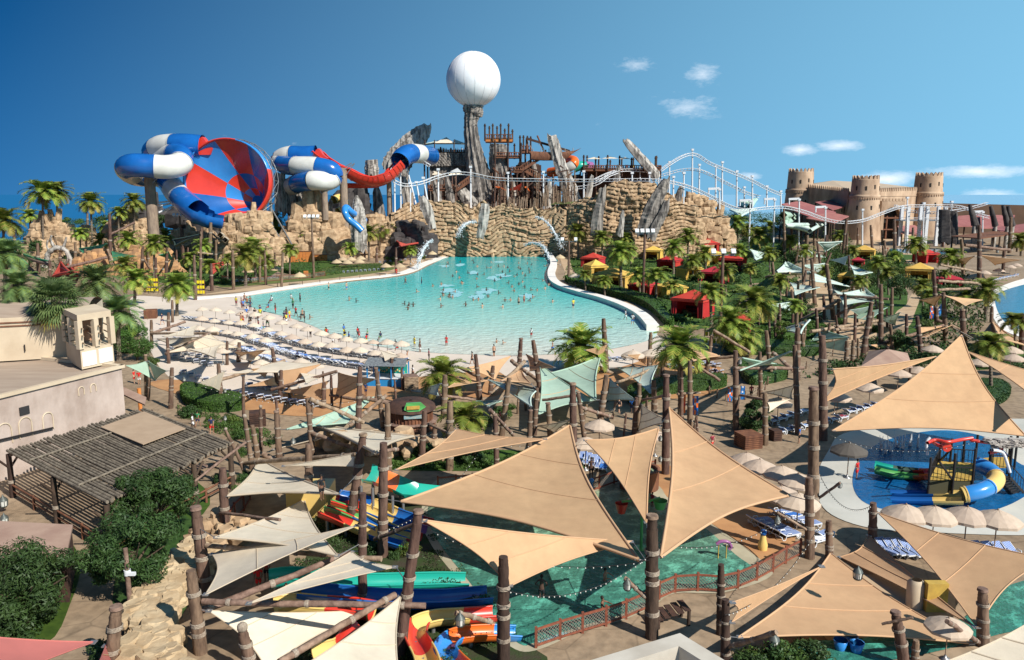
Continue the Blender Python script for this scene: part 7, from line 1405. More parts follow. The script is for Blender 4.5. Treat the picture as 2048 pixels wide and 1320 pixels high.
# ------------------------------------------------------------ loungers, umbrellas, cabanas
def lounger_meshes():
    f = MB()
    for s_ in (-1, 1):
        f.beam((s_ * .33, -.25, .33), (s_ * .33, .98, .33), .06, .08); f.beam((s_ * .33, -.25, .33), (s_ * .33, -.86, .72), .06, .06)
        for y in (-.5, .75): f.tube([(s_ * .33, y - .22, .33), (s_ * .36, y - .12, .08), (s_ * .36, y, .02), (s_ * .36, y + .12, .08), (s_ * .33, y + .22, .33)], .04, 4)
        f.tube([(s_ * .35, -.3, .36), (s_ * .38, -.2, .52), (s_ * .38, .1, .5), (s_ * .35, .15, .36)], .03, 4)
    f.beam((-.33, .98, .33), (.33, .98, .33), .06, .08); f.beam((-.33, -.86, .72), (.33, -.86, .72), .06, .06); f.beam((-.33, -.72, .3), (.33, -.72, .3), .05, .05)
    s = MB(); s.box((0, .36, .37), (.6, 1.2, .03)); b = MB(); a = Vector((0, -.25, .37)); e = Vector((0, -.86, .77)); b.beam(a, e, .6, .03)
    return f.mesh('frame', M['white']), s.mesh('seat_sling', M['sling']), b.mesh('back_sling', M['sling'])
LF, LS, LB = lounger_meshes(); NL = [0]
def lounger(px, py, rz, light=False, z0=0, towel=None):
    p = P(px, py, z0); t = empty('sun_lounger', p, rz + RND.uniform(-.08, .08)); inst('frame', LF, t); m = M['slingl'] if light else M['sling']; inst('seat_sling', LS, t, mat_=m); inst('back_sling', LB, t, mat_=m); NL[0] += 1
    if RND.random() < .1:
        tw = MB(); tw.box((0, .3, .41), (.62, .9, .05)); o = tw.build('towel', RND.choice([CB, CR, CW, CM]), None, p); o.rotation_euler = (0, 0, rz); o.data.name = 'towel'; reg(o, 'towel', 'crumpled towel lying on a lounger', px, py, 'towels', 'ord')
    reg(t, 'sun lounger', 'white-framed ' + ('pale blue' if light else 'blue-striped') + ' lounger in the rows', px, py, 'sun loungers', 'share')
def umb_meshes():
    K = 8; c = MB(); rows = []
    for i, (r_, z) in enumerate([(.03, 2.72), (.5, 2.56), (1.0, 2.33), (1.35, 2.12)]):
        rows.append([(r_ * cos(2 * pi * j / 16) * (1 if j % 2 == 0 else .955), r_ * sin(2 * pi * j / 16) * (1 if j % 2 == 0 else .955), z - (0 if j % 2 == 0 else -.02)) for j in range(16)])
    rows.append([(x * 1.0, y * 1.0, z - .16) for x, y, z in rows[-1]]); c.grid(rows, 0, True, False)
    p = MB(); p.cyl((0, 0, 0), (0, 0, 2.7), .035, None, 6); p.ball((0, 0, 2.76), .06, 6, 4)
    b = MB(); b.lathe((0, 0, 0), [(.3, 0), (.3, .06), (.1, .12), (.05, .3)], 10); s = MB()
    for j in range(8): a = 2 * pi * j / 8; s.cyl((0, 0, 2.15), (cos(a) * .85, sin(a) * .85, 2.33), .015, None, 3, 0, False)
    t = MB(); t.lathe((0, 0, 0), [(.02, 2.74), (.45, 2.5), (.9, 2.26), (1.35, 1.9), (1.4, 1.8)], 16)
    return c.mesh('canopy', M['umb']), p.mesh('pole', M['beam']), b.mesh('base', M['metal']), s.mesh('ribs', M['metal']), t.mesh('canopy', M['straw'])
UC, UP, UB, UR, UT = umb_meshes()
def umbrella(px, py, sc=1.0, m='umb', straw=False, desc=None):
    t = empty('beach_umbrella', P(px, py), RND.uniform(0, 6), (sc, sc, sc)); inst('canopy', UT if straw else UC, t, mat_=M['straw' if straw else m]); inst('pole', UP, t); inst('base', UB, t); inst('ribs', UR, t)
    reg(t, 'umbrella', desc or {'umb': 'beige octagonal umbrella', 'umbl': 'cream beach umbrella', 'umbd': 'dark brown umbrella', 'straw': 'straw parasol'}['straw' if straw else m], px, py - 15, 'umbrellas'); return t
row = [(405, 637), (440, 641), (475, 645), (510, 650), (543, 659), (591, 677), (635, 690), (685, 700), (737, 708), (790, 714), (826, 719)]
rs = spline([(a, b, 0) for a, b in row], 10)
for k in range(5):
    d = 0; last = None; nxt = k * 7
    for i in range(1, len(rs)):
        d += (rs[i] - rs[i - 1]).length
        if d < nxt: continue
        nxt += 27; px = rs[i].x - 11 * k + RND.uniform(-2, 2); py = rs[i].y + 21 * k + RND.uniform(-1, 1)
        if px < 325 or (k > 3 and px > 720) or (k > 2 and px > 735 and py > 722) or py > 790: continue
        if k < 2 or RND.random() < .42: uo = umbrella(px, py, RND.uniform(.8, .95), 'umbl' if RND.random() < .8 else 'umb'); uo.rotation_euler = (RND.uniform(-.09, .09), RND.uniform(-.09, .09), RND.uniform(0, 6))
        q = P(px, py); tg = norm(P(rs[min(i + 2, len(rs) - 1)].x, rs[min(i + 2, len(rs) - 1)].y) - P(rs[i - 1].x, rs[i - 1].y)); nrm_ = Vector((-tg.y, tg.x, 0)); ang = math.atan2(nrm_.y, nrm_.x) - pi / 2
        for s_, o_ in ((-1.5, -1.7), (-.5, -1.7), (.5, -1.7), (1.45, -1.7)):
            if NL[0] < 160:
                w_ = q + tg * s_ * 1.2 + nrm_ * (o_ - .6); t = empty('sun_lounger', w_, ang + RND.uniform(-.12, .12), 1.2); inst('frame', LF, t); lt = RND.random() < .3; m = M['slingl'] if lt else M['sling']; inst('seat_sling', LS, t, mat_=m); inst('back_sling', LB, t, mat_=m); NL[0] += 1
                reg(t, 'sun lounger', 'white-framed ' + ('pale blue' if lt else 'blue-striped') + ' lounger in the rows', px, py, 'sun loungers', 'share')
def lblock(x0, y0, x1, y1, n, rows, rz, dx=0, dyy=10, light=False):
    for j in range(rows):
        for i in range(n): f = (i + .5) / n; lounger(x0 + (x1 - x0) * f + dx * j, y0 + (y1 - y0) * f + dyy * j, rz, light)
lblock(335, 700, 420, 720, 6, 2, .4, 8, 14); lblock(360, 745, 420, 765, 4, 1, .4); lblock(415, 782, 640, 815, 14, 1, .5); lblock(490, 772, 600, 790, 6, 1, .5); lblock(1330, 720, 1440, 735, 7, 2, .3, 4, 14); lblock(1215, 722, 1320, 716, 7, 1, .3); lblock(665, 548, 770, 540, 12, 1, .2, light=True); lblock(672, 538, 768, 532, 9, 1, .2, light=True)
lblock(750, 515, 830, 508, 9, 1, .2, light=True); lblock(755, 527, 826, 519, 7, 1, .2, light=True); lblock(462, 566, 552, 556, 11, 1, .2, light=True); lblock(1535, 850, 1610, 826, 5, 1, -.9, light=True); lblock(1545, 872, 1690, 838, 8, 1, -.9, light=True); lblock(1690, 830, 1760, 812, 5, 1, -.9)
lblock(1510, 1045, 1580, 1080, 5, 1, -1.2); lblock(1550, 1028, 1625, 1060, 4, 1, -1.2); lblock(1650, 1070, 1625, 1095, 2, 1, -1.0); lblock(1765, 1105, 1830, 1110, 4, 1, 3.4); lblock(1932, 1112, 2040, 1116, 5, 1, 3.3); lblock(1160, 922, 1212, 940, 5, 1, 3.0); lblock(1985, 562, 2035, 552, 7, 1, 1.8, light=True)
for a in [(1805, 1096, 1.15), (1862, 1100, 1.15), (1927, 1101, 1.15), (1987, 1108, 1.15), (1490, 975, 1.1), (1516, 990, 1.1), (1560, 1005, 1.1), (1592, 1022, 1.1), (1558, 1054, 1.15), (1592, 1070, 1.15), (1171, 940, 1.1), (1310, 912, .9), (1198, 900, 1.1), (1794, 785, 1.1), (1862, 732, 1.1), (1673, 838, 1.1), (1737, 818, 1.1), (1834, 780, 1.1), (1956, 762, 1.1), (2020, 735, 1.1), (2023, 752, 1.1), (1554, 850, 1.1), (1668, 830, 1.0), (1968, 565, 1.2), (1996, 560, 1.2), (2019, 552, 1.2), (2031, 548, 1.2), (1890, 1318, .85)]:
    umbrella(*a)
umbrella(1694, 956, 1.15, 'umbd'); umbrella(1151, 574, 1.3, 'umbl'); umbrella(1120, 530, 1.3, straw=True); umbrella(1303, 745, 1.2, 'umbl'); umbrella(1265, 748, 1.2, 'umbl'); umbrella(985, 405 + 110, 1.2, straw=True)
for x, y in [(674, 540), (686, 534), (695, 541), (703, 534), (722, 532), (719, 539), (772, 549), (800, 549), (865, 521), (824, 513), (554, 556), (600, 570), (497, 560), (330, 470), (362, 470), (455, 500), (425, 520)]: umbrella(x, y, 1.25, straw=True)
def cabana_meshes():
    w = 2.0; roof = MB(); e = 2.25; a = [(-w, -w), (w, -w), (w, w), (-w, w)]
    rows = [[(x * 1.06, y * 1.06, e - .3) for x, y in a], [(x * 1.06, y * 1.06, e) for x, y in a], [(x * .55, y * .55, e + .42) for x, y in a], [(x * .14, y * .14, e + .85) for x, y in a], [(0, 0, e + 1.0)] * 4]; roof.grid(rows, 0, True, False)
    wl_ = MB()
    for (x0, y0), (x1, y1) in (((w, w), (-w, w)), ((-w, w), (-w, -w)), ((w, -w), (w, w))):
        n = 18; A = []; B = []
        for i in range(n + 1): f = i / n; q = .07 * (1 if i % 2 else -1); dx, dy = (y1 - y0) / (2 * w), -(x1 - x0) / (2 * w); A.append((x0 + (x1 - x0) * f + dx * q, y0 + (y1 - y0) * f + dy * q, 0)); B.append((A[-1][0], A[-1][1], e))
        wl_.grid([A, B], 0, False, False)
    cur = MB()
    for s_ in (-1, 1):
        A = [(s_ * (w - i * .13), -w + .06 * (i % 2), 0) for i in range(6)]; B = [(s_ * (w - i * .16), -w + .06 * (i % 2), e) for i in range(6)]; cur.grid([A, B], 0, False, False)
    bd = MB(); bd.grid([[(x * 1.075, y * 1.075, e - .02) for x, y in a], [(x * 1.075, y * 1.075, e + .06) for x, y in a]], 0, True, False)
    pl = MB(); [pl.cyl((x * 1.0, y * 1.0, 0), (x, y, e), .05, None, 6) for x, y in a]; sofa = MB(); sofa.box((0, .9, .3), (3, 1.2, .5)); sofa.box((0, 1.5, .7), (3, .25, .6)); sofa.box((0, .85, .6), (2.8, 1.0, .12))
    return roof.mesh('roof', M['cabyel']), wl_.mesh('cloth_walls', M['cabyel']), cur.mesh('front_curtains', M['cabyel']), bd.mesh('trim_band', M['dark']), pl.mesh('poles', M['black']), sofa.mesh('sofa', M['wooddark'])
CAB = cabana_meshes()
for x0, y0, x1, y1, c, L in [(1159, 490, 1200, 514, 'y', 'small yellow cabana nearest the rock wall'), (1167, 507, 1205, 538, 'r', 'red cabana just behind the first yellow one by the pool wall'), (1172, 521, 1209, 560, 'y', 'tall pale yellow cabana directly left of the open dining one'), (1191, 537, 1258, 580, 'y', 'widest yellow cabana with open dark front by the pool hedge'), (1271, 489, 1305, 511, 'r', 'small red cabana behind the first light mast'), (1298, 462, 1334, 492, 'y', 'yellow cabana against the rock cliff'), (1289, 500, 1323, 522, 'y', 'low yellow cabana between two red cabanas'), (1320, 511, 1359, 546, 'r', 'round-looking red cabana in the centre of the group'), (1358, 527, 1397, 561, 'y', 'yellow cabana with dark opening right of the palm trunk'), (1387, 456, 1443, 484, 'y', 'rear wide yellow cabana at the back of the garden'), (1405, 477, 1437, 504, 'y', 'yellow cabana tucked before the rear wide one'), (1397, 489, 1431, 508, 'r', 'small red cabana between two yellow ones at the back'), (1400, 498, 1438, 533, 'y', 'bright yellow cabana with its side wall facing front'), (1443, 507, 1487, 543, 'r', 'dark red cabana at the right end of the group'), (1402, 537, 1452, 568, 'r', 'red cabana behind the second light mast'), (1264, 562, 1311, 592, 'r', 'red cabana hidden behind two palms by the hedge'), (1317, 565, 1365, 596, 'y', 'front yellow cabana beside the long red one'), (1353, 582, 1418, 634, 'r', 'largest red cabana closest to the camera'), (1709, 504, 1745, 524, 'y', 'wide yellow cabana roof near the fort forecourt'), (1815, 527, 1859, 566, 'y', 'mustard yellow cabana standing alone by the garden path'), (1877, 551, 1917, 580, 'r', 'bright red cabana by the caged posts on the right'), (1835, 509, 1866, 528, 'r', 'distant red cabana behind the right palms'), (1680, 542, 1720, 575, 'y', 'yellow cabana half hidden behind the staggered white sails'), (1704, 520, 1726, 536, 'r', 'tiny red cabana roof under the wide yellow roof'), (1450, 650, 1500, 668, 'r', 'low red cabana under the thick twin palms')]:
    px = (x0 + x1) / 2; b = P(px, y1 - 3); s = (x1 - x0) / 4.1 * (b - Vector((0, 0, H))).length / F; hz = PD(px, y0, b.y).z / 3.35 * 1.1 if y1 - y0 > 26 else s; t = empty('cabana', b, R(RND.choice([-28, -35, 20, -22])), (s, s, max(min(hz, s * 1.35), s * .8))); m = M['cabyel' if c == 'y' else 'cabred']
    for nm, me in zip(('roof', 'cloth_walls', 'front_curtains', 'trim_band', 'poles', 'sofa'), CAB): inst(nm, me, t, mat_=m if me.materials[0] == M['cabyel'] else None)
    tag(t, L, 'cabana', 'fabric cabanas')

# ------------------------------------------------------------ foreground slides
def flume(name, label, path, r, cols, seg, arc=(pi, 2 * pi), th=.05):
    pts = spline([P(a, b, c) for a, b, c in path], 10); t = empty(name, (pts[-1].x, pts[-1].y, 0)); o0 = Vector(t.location); L = 0; cur = [pts[0]]; k = 0
    for i in range(1, len(pts)):
        L += (pts[i] - pts[i - 1]).length; cur.append(pts[i])
        if L > seg or i == len(pts) - 1:
            mb = MB(); q = [p - o0 for p in cur]; mb.tube(q, r, 12, 0, arc=arc, closed=False); mb.tube(q, r + th, 12, 0, arc=arc, closed=False)
            for s_ in (-1, 1):
                e = []
                for j, p in enumerate(q): d = norm(q[min(j + 1, len(q) - 1)] - q[max(j - 1, 0)]); x = norm(d.cross(Vector((0, 0, 1)))); e.append(p + x * (r + th / 2) * s_)
                mb.tube(e, .06, 6)
            mb.build('slide_section', M[cols[k % len(cols)]], t); k += 1; L = 0; cur = [pts[i]]
    mb = MB()
    for i in range(3, len(pts) - 6, 9): p = pts[i] - o0; p.z += 0; mb.cyl((p.x, p.y, 0), (p.x, p.y, max(p.z - r, .05)), .12, None, 7)
    if mb.v: mb.build('support', M['metal'], t)
    tag(t, label, 'water slide', 'foreground water slides'); return t
cols4 = [['slideblue', 'yellow', 'slideblue', 'red', 'slideblue'], ['red', 'yellow', 'slideblue', 'purple', 'yellow'], ['slidegreen', 'slideblue', 'yellow', 'red', 'purple'], ['red', 'yellow', 'slideblue', 'slidegreen', 'slideblue']]
for k, L in enumerate([[(680, 986, 1.9), (715, 994, 1.5), (755, 1008, 1.1), (800, 1028, .8), (860, 1045, .5)], [(668, 996, 1.9), (705, 1008, 1.5), (745, 1023, 1.1), (792, 1044, .8), (848, 1060, .5)], [(656, 1006, 1.9), (695, 1020, 1.5), (735, 1037, 1.1), (785, 1059, .8), (838, 1075, .5)], [(645, 1017, 1.9), (683, 1033, 1.5), (724, 1052, 1.1), (777, 1074, .8), (828, 1090, .5)]]):
    flume('racing_slide', ['farthest', 'second farthest', 'second nearest', 'nearest'][k] + ' lane of the multicoloured checkered racing slide', L, .62, cols4[k], 2.2)
mb = MB(); c = P(640, 1020); mb.box((-.6, 0, 1.0), (3, 3.2, 1.9)); o = mb.build('slide_platform', M['yellow'], None, c); tag(o, 'pale yellow start platform at the top of the racing slide lanes', 'platform')
def ribbon(name, label, up, lo, zs, cols):
    t = empty(name, P(lo[1][0], lo[1][1])); c = Vector(t.location); U = [P(a, b, z) - c for (a, b), z in zip(up, zs)]; L = [P(a, b, z) - c for (a, b), z in zip(lo, zs)]
    for i in range(len(U) - 1):
        mb = MB(); rows = []
        for s_ in range(7):
            f = s_ / 6; a = U[i].lerp(U[i + 1], f); b = L[i].lerp(L[i + 1], f); rr = []
            for j in range(9): g = j / 8; p = a.lerp(b, g); p.z += .55 * abs(2 * g - 1) ** 6; rr.append(p)
            rows.append(rr)
        mb.grid(rows); mb.build('slide_section', M[cols[i]], t)
    mb = MB()
    for i in range(len(U) - 1):
        for q in (U[i], L[i]): mb.cyl((q.x, q.y, 0), (q.x, q.y, q.z), .12, None, 6)
    mb.build('support', M['metal'], t); tag(t, label, 'water slide', 'foreground water slides')
ribbon('wide_slide', 'wide wavy teal and orange slide behind the dark posts', [(745, 941), (760, 948), (800, 964), (838, 980), (885, 985)], [(722, 972), (745, 976), (785, 992), (806, 1002), (860, 1006)], [3.2, 2.6, 1.8, 1.1, .5], ['teal', 'orange', 'teal', 'teal'])
flume('flume_slide', 'long straight teal flume ending in the green pool', [(540, 1150, 1.6), (590, 1146, 1.5), (700, 1158, 1.2), (800, 1158, .9), (880, 1156, .7), (935, 1157, .5)], .75, ['teal'], 60)
flume('flume_slide', 'long straight dark blue flume ending in the green pool', [(600, 1176, 1.5), (660, 1182, 1.3), (760, 1190, 1.1), (870, 1192, .8), (930, 1188, .6), (980, 1184, .5)], .75, ['slideblue'], 60)
flume('flume_slide', 'short yellow and red flume above the lower cream sail', [(552, 1205, 1.6), (590, 1200, 1.5), (640, 1204, 1.3), (700, 1208, 1.1), (745, 1216, 1)], .7, ['yellow', 'red'], 2.6)
flume('flume_slide', 'curling red and yellow flume at the bottom by the blue one', [(862, 1345, 1.6), (850, 1305, 1.4), (832, 1268, 1.2), (838, 1243, 1.1), (870, 1231, 1.0), (920, 1227, .8), (992, 1222, .5)], .56, ['yellow', 'red', 'yellow', 'red', 'red'], 2.8)
flume('flume_slide', 'curling blue and orange flume at the bottom edge', [(945, 1350, 1.5), (905, 1315, 1.3), (890, 1292, 1.2), (908, 1270, 1.0), (945, 1262, .9), (990, 1260, .7), (1038, 1262, .4)], .54, ['orange', 'lblue', 'orange', 'lblue', 'orange'], 2.4)
flume('flume_slide', 'red flume dropping behind the bottom cream sails', [(735, 1232, 1.4), (715, 1255, 1.6), (690, 1285, 1.9), (640, 1300, 2.2)], .7, ['red', 'yellow'], 3)
for i, (px, py, s) in enumerate([(1015, 1190, .7), (1040, 1232, 1.0), (1062, 1266, .9)]):
    if not s: continue
    mb = MB(); r = random.Random(i); c = P(px, py, .06)
    ring = [(cos(2 * pi * j / 24) * 2.2 * s * r.uniform(.7, 1.1), sin(2 * pi * j / 24) * 1.0 * s * r.uniform(.6, 1.1), 0) for j in range(24)]; mb.face(ring); o = mb.build('splash_foam', M['foam'], None, c); stuff(o, 'churned foamy water below a flume', 'foam')
# ------------------------------------------------------------ lattice fences
def fence(label, L, h=1.15):
    pts = [P(a, b) for a, b in L]; t = empty('lattice_fence', pts[0]); c = pts[0]
    for i, p in enumerate(pts): mb = MB(); mb.box(p - c + Vector((0, 0, h / 2 + .05)), (.14, .14, h + .1)); mb.build('post', M['fence'], t)
    for i in range(len(pts) - 1):
        a, b = pts[i] - c, pts[i + 1] - c; u = norm(b - a); ln = (b - a).length; a = a + u * .07; b = b - u * .07; mb = MB()
        for z in (.18, h - .06): mb.beam(a + Vector((0, 0, z)), b + Vector((0, 0, z)), .09, .11)
        mb.build('rail', M['fence'], t); mb = MB(); k = int(ln / .2); hh = h - .3; nrm_ = Vector((-u.y, u.x, 0)) * .01
        for j in range(-int(hh / .2), k + 1):
            for s_ in (1, -1):
                x0 = j * .2; x1 = x0 + hh; f0 = max(0, -x0) / hh; f1 = min(1, (ln - .14 - x0) / hh)
                if f1 <= f0: continue
                q = [(x0 + hh * f, f * hh) for f in (f0, f1)]; A_ = [a + u * (x if s_ == 1 else ln - .14 - x) + Vector((0, 0, .2 + z)) + nrm_ * s_ for x, z in q]; mb.beam(A_[0], A_[1], .015, .022)
        mb.build('lattice_panel', M['mesh'], t)
    tag(t, label, 'fence', 'rust-red lattice fences')
fence('rust-red lattice fence along the near left edge of the green pool', [(1072, 1297), (1120, 1280), (1165, 1266), (1212, 1252), (1252, 1238), (1294, 1220)])
fence('long rust-red lattice fence curving right of the tallest dark post', [(1318, 1200), (1350, 1186), (1395, 1183), (1437, 1186), (1475, 1178), (1513, 1162), (1545, 1144), (1571, 1127), (1600, 1112)])
fence('rust-red lattice fence below the long tan sail', [(876, 981), (912, 978), (945, 975), (985, 972), (1025, 968)]); fence('rust-red lattice fence under the downward pointing sail', [(1168, 988), (1198, 979), (1228, 968), (1262, 958), (1310, 946)]); fence('short rust-red lattice fence beside the upper left cream sail', [(455, 1068), (470, 1040), (488, 1022), (500, 1000)], 1.3)
fence('low wooden fence on the left pool bank', [(445, 562), (500, 566), (560, 561), (620, 556), (650, 552)], 1.4)
def rope_fence(L, label):
    pts = [P(a, b) for a, b in L]; t = empty('rope_fence', pts[0]); c = pts[0]
    for p in pts: mb = MB(); mb.cyl(p - c, p - c + Vector((0, 0, 1.1)), .09, .08, 7); mb.build('post', M['log'], t)
    mb = MB()
    for a, b in zip(pts[:-1], pts[1:]):
        for z in (1.0, .6): mb.tube([a.lerp(b, f) - c + Vector((0, 0, z - .25 * 4 * f * (1 - f))) for f in (0, .2, .4, .6, .8, 1)], .025, 4)
    mb.build('rope', M['rope'], t); tag(t, label, 'rope fence', 'rope fences')
rope_fence([(1418, 790), (1434, 796), (1452, 800), (1490, 800), (1515, 792), (1530, 780)], 'sagging rope fence behind the surf banners'); rope_fence([(1535, 770), (1560, 758), (1585, 745), (1612, 738), (1640, 728), (1665, 712)], 'rope fence along the path by the brown posts'); rope_fence([(1560, 598), (1590, 612), (1615, 628), (1640, 645), (1665, 662), (1700, 680)], 'rope fence along the curved garden path'); rope_fence([(555, 574), (580, 572), (605, 570), (640, 566), (680, 561), (720, 557), (760, 553)], 'rope fence along the left pool bank')
# ------------------------------------------------------------ splash pool play structure
def play():
    c = P(1905, 975); t = empty('play_structure', c); q = lambda px, py, z: P(px, py, z) - c
    f = [q(1858, 960, 1.6), q(1945, 962, 1.6), q(1950, 926, 1.6), q(1878, 922, 1.6)]; mb = MB(); mb.grid([[Vector((p.x, p.y, 0)) for p in f], [Vector((p.x, p.y, 1.55)) for p in f]], 0, True, False); mb.build('base_wall', mat('olive_panel', (.07, .065, .035), None), t)
    mb = MB(); mb.face([Vector((p.x, p.y, 1.6)) for p in f]); f2 = [q(1978, 936, 1.6), q(2020, 936, 1.6), q(2018, 914, 1.6), q(1985, 914, 1.6)]; mb.face([Vector((p.x, p.y, 1.6)) for p in f2]); mb.face([q(1950, 940, 1.6), q(1978, 936, 1.6), q(1985, 914, 1.6), q(1950, 918, 1.6)]); mb.build('deck_floor', M['gold'], t)
    for F_ in (f, f2):
        mb = MB()
        for i in range(4):
            a, b = F_[i], F_[(i + 1) % 4]; n = int((b - a).length / .28); a = Vector((a.x, a.y, 1.6)); b = Vector((b.x, b.y, 1.6)); mb.beam(a + Vector((0, 0, 1.1)), b + Vector((0, 0, 1.1)), .07, .07)
            for k in range(n + 1): p = a.lerp(b, k / n); mb.cyl(p, p + Vector((0, 0, 1.1)), .025, None, 4)
        mb.build('railing', M['black'], t)
    for px, py, h in [(1858, 960, 4.6), (1878, 925, 4.8), (1906, 962, 5), (1945, 962, 5.4), (1950, 926, 5.2), (1925, 924, 4.8), (1978, 936, 4.4), (2020, 936, 4.6), (1985, 914, 4.4), (2018, 914, 4.6), (2028, 940, 4.4), (1900, 924, 4.8)]:
        p = q(px, py, 1.6 if px < 2025 else 0); mb = MB(); mb.cyl((p.x, p.y, 0), (p.x, p.y, h - 1.15), .1, None, 8); mb.build('post', M['black'], t)
    for L in [[(1855, 886, 4.4), (1870, 880, 4.5), (1895, 884, 4.5), (1920, 880, 4.5), (1945, 876, 4.6)], [(1940, 880, 4.4), (1965, 884, 4.3), (1990, 888, 4.0), (2005, 900, 3.6)], [(1862, 882, 4), (1880, 892, 4), (1900, 890, 4)], [(1978, 906, 3.4), (2000, 903, 3.5), (2012, 912, 3.2)]]:
        mb = MB(); mb.tube([q(*p) for p in spline(L, 4)], .14, 7); mb.build('red_pipe', M['red'], t)
    for L in [[(1985, 900, 4.2), (2005, 905, 3.8), (2014, 925, 3), (2020, 945, 2.2)], [(1855, 910, 3), (1853, 885, 4), (1860, 875, 4.4)]]: mb = MB(); mb.tube([q(*p) for p in spline(L, 4)], .12, 7); mb.build('white_pipe', M['white'], t)
    mb = MB(); p = q(1893, 884, 4.4); mb.cyl(p + Vector((0, -.2, -.4)), p + Vector((0, .2, -.4)), .36, None, 14); mb.build('red_wheel', M['red'], t)
    mb = MB(); rr = random.Random(2); A = [q(1972, 878, 4.6), q(2062, 880, 4.6), q(2066, 892, 4.2), q(1985, 893, 4.2)]
    for i in range(90): u, v = rr.random(), rr.random(); p = A[0].lerp(A[1], u).lerp(A[3].lerp(A[2], u), v); mb.box(p + Vector((0, 0, rr.uniform(-.1, .15))), (rr.uniform(.4, .9), .5, .07), rr.uniform(0, 3))
    mb.build('shingle_canopy', mat('pale_shingle', (.5, .45, .4), (.25, .22, .19), 3), t)
    for a, b in (((1880, 922, 1.6), (1905, 895, 4.0)), ((1905, 960, 1.6), (1880, 925, 4.0))): mb = MB(); mb.beam(q(*a), q(*b), .12, .12); mb.build('brace', M['black'], t)
    mb = MB(); a, b = q(2005, 955, 1.6), q(2035, 988, 0)
    for i in range(8): p = a.lerp(b, i / 7); mb.box(p, (1.2, .3, .08), .5)
    for s_ in (-.6, .6): mb.beam(a + Vector((s_, 0, 1)), b + Vector((s_, 0, 1)), .06, .06); mb.beam(a + Vector((s_, 0, 0)), b + Vector((s_, 0, 0)), .06, .2); [mb.cyl(a.lerp(b, k / 6) + Vector((s_, 0, 0)), a.lerp(b, k / 6) + Vector((s_, 0, 1)), .025, None, 4) for k in range(7)]
    mb.build('stairs', M['black'], t); tag(t, 'water play fort with mustard decks, black railings and red pipes', 'play structure')
    def ft(name, label, path, r, cols, seg, arc=None):
        pts = spline([P(*p) for p in path], 10); t = empty(name, (pts[-1].x, pts[-1].y, 0)); o0 = Vector(t.location); L = 0; cur = [pts[0]]; k = 0
        for i in range(1, len(pts)):
            L += (pts[i] - pts[i - 1]).length; cur.append(pts[i])
            if L > seg or i == len(pts) - 1:
                mb = MB(); g = [p - o0 for p in cur]
                if arc: mb.tube(g, r, 12, 0, arc=arc, closed=False); mb.tube(g, r + .05, 12, 0, arc=arc, closed=False)
                else: mb.tube(g, r, 16); mb.tube(g[:2], r * 1.08, 16)
                mb.build('tube_section' if not arc else 'trough', M[cols[k % len(cols)]], t); k += 1; L = 0; cur = [pts[i]]
        tag(t, label, 'water slide', 'splash pool slides')
    ft('play_tube_slide', 'blue and yellow tube slide curling off the play fort', [(1952, 928, 2.4), (1968, 934, 2.3), (1985, 945, 2.1), (1993, 958, 1.9), (1985, 970, 1.7), (1965, 980, 1.5), (1945, 986, 1.3), (1925, 990, 1.1)], .62, ['lblue', 'yellow', 'lblue', 'yellow', 'lblue'], 1.9)
    for k, d in enumerate((0, 14)): ft('play_trough', ['rear', 'front'][k] + ' blue run-out trough in the splash pool', [(1925, 984 + d, .9), (1880, 984 + d, .7), (1830, 984 + d, .45), (1782, 983 + d, .3)], .42, ['yellow', 'slideblue', 'slideblue'], 2.0, (pi, 2 * pi))
    for k, (d, cc) in enumerate(((0, ['teal', 'darkgreen', 'red', 'red']), (11, ['slidegreen', 'slidegreen', 'orange', 'red']))): ft('kiddie_slide', ['rear teal', 'front green'][k] + ' and red kiddie slide left of the play fort', [(1752, 925 + d, .9), (1780, 932 + d, .7), (1820, 938 + d, .5), (1852, 938 + d, .9)], .45, cc, 1.6, (pi, 2 * pi))
play()
# ground jets in the splash pool and arcs into the wave pool
def jet(path, r0, r1, label, n=1):
    r = random.Random(int(path[0][0])); mb = MB(); P3 = spline([PD(a, b, c) for a, b, c in path], 8)
    for k in range(9):
        i0 = r.randrange(0, len(P3) // 2); i1 = r.randrange(i0 + 4, len(P3)); q = [p + Vector((r.uniform(-1, 1), r.uniform(-.5, .5), r.uniform(-1, 1))) * (r1 + (r0 - r1) * i / len(P3)) * .8 for i, p in enumerate(P3)][i0:i1]; mb.tube(q, [r.uniform(.05, .22) for i in range(len(q))], 5)
    for k in range(420): i = r.randrange(len(P3)); w = (r1 + (r0 - r1) * i / len(P3)) * r.choice((.8, 1.3, 2.2)); mb.ball(P3[i] + Vector((r.uniform(-w, w), r.uniform(-w, w), r.uniform(-w, w))), r.uniform(.05, .17), 4, 3)
    o = mb.build('water_jet', M['jet']); stuff(o, label, 'water jet')
M['jet'] = mat('white_water', (.85, .9, .93), None, rough=.3, trans=.3)
jet([(1050, 489, 296), (1070, 486, 292), (1088, 495, 286), (1100, 520, 282), (1108, 545, 280)], .9, .35, 'white jet of water arching down into the far end of the pool')
jet([(1072, 434, 298), (1088, 440, 294), (1102, 455, 290), (1116, 478, 288), (1124, 495, 287)], .8, .25, 'upper white jet of water on the right of the rock wall')
jet([(952, 444, 297), (935, 446, 294), (922, 456, 292), (916, 470, 291)], .8, .3, 'white spray on the left of the rock wall'); jet([(864, 482, 262), (856, 486, 258), (846, 500, 256), (838, 520, 254), (832, 540, 252)], .9, .3, 'white jet shooting up beside the left pool terrace')
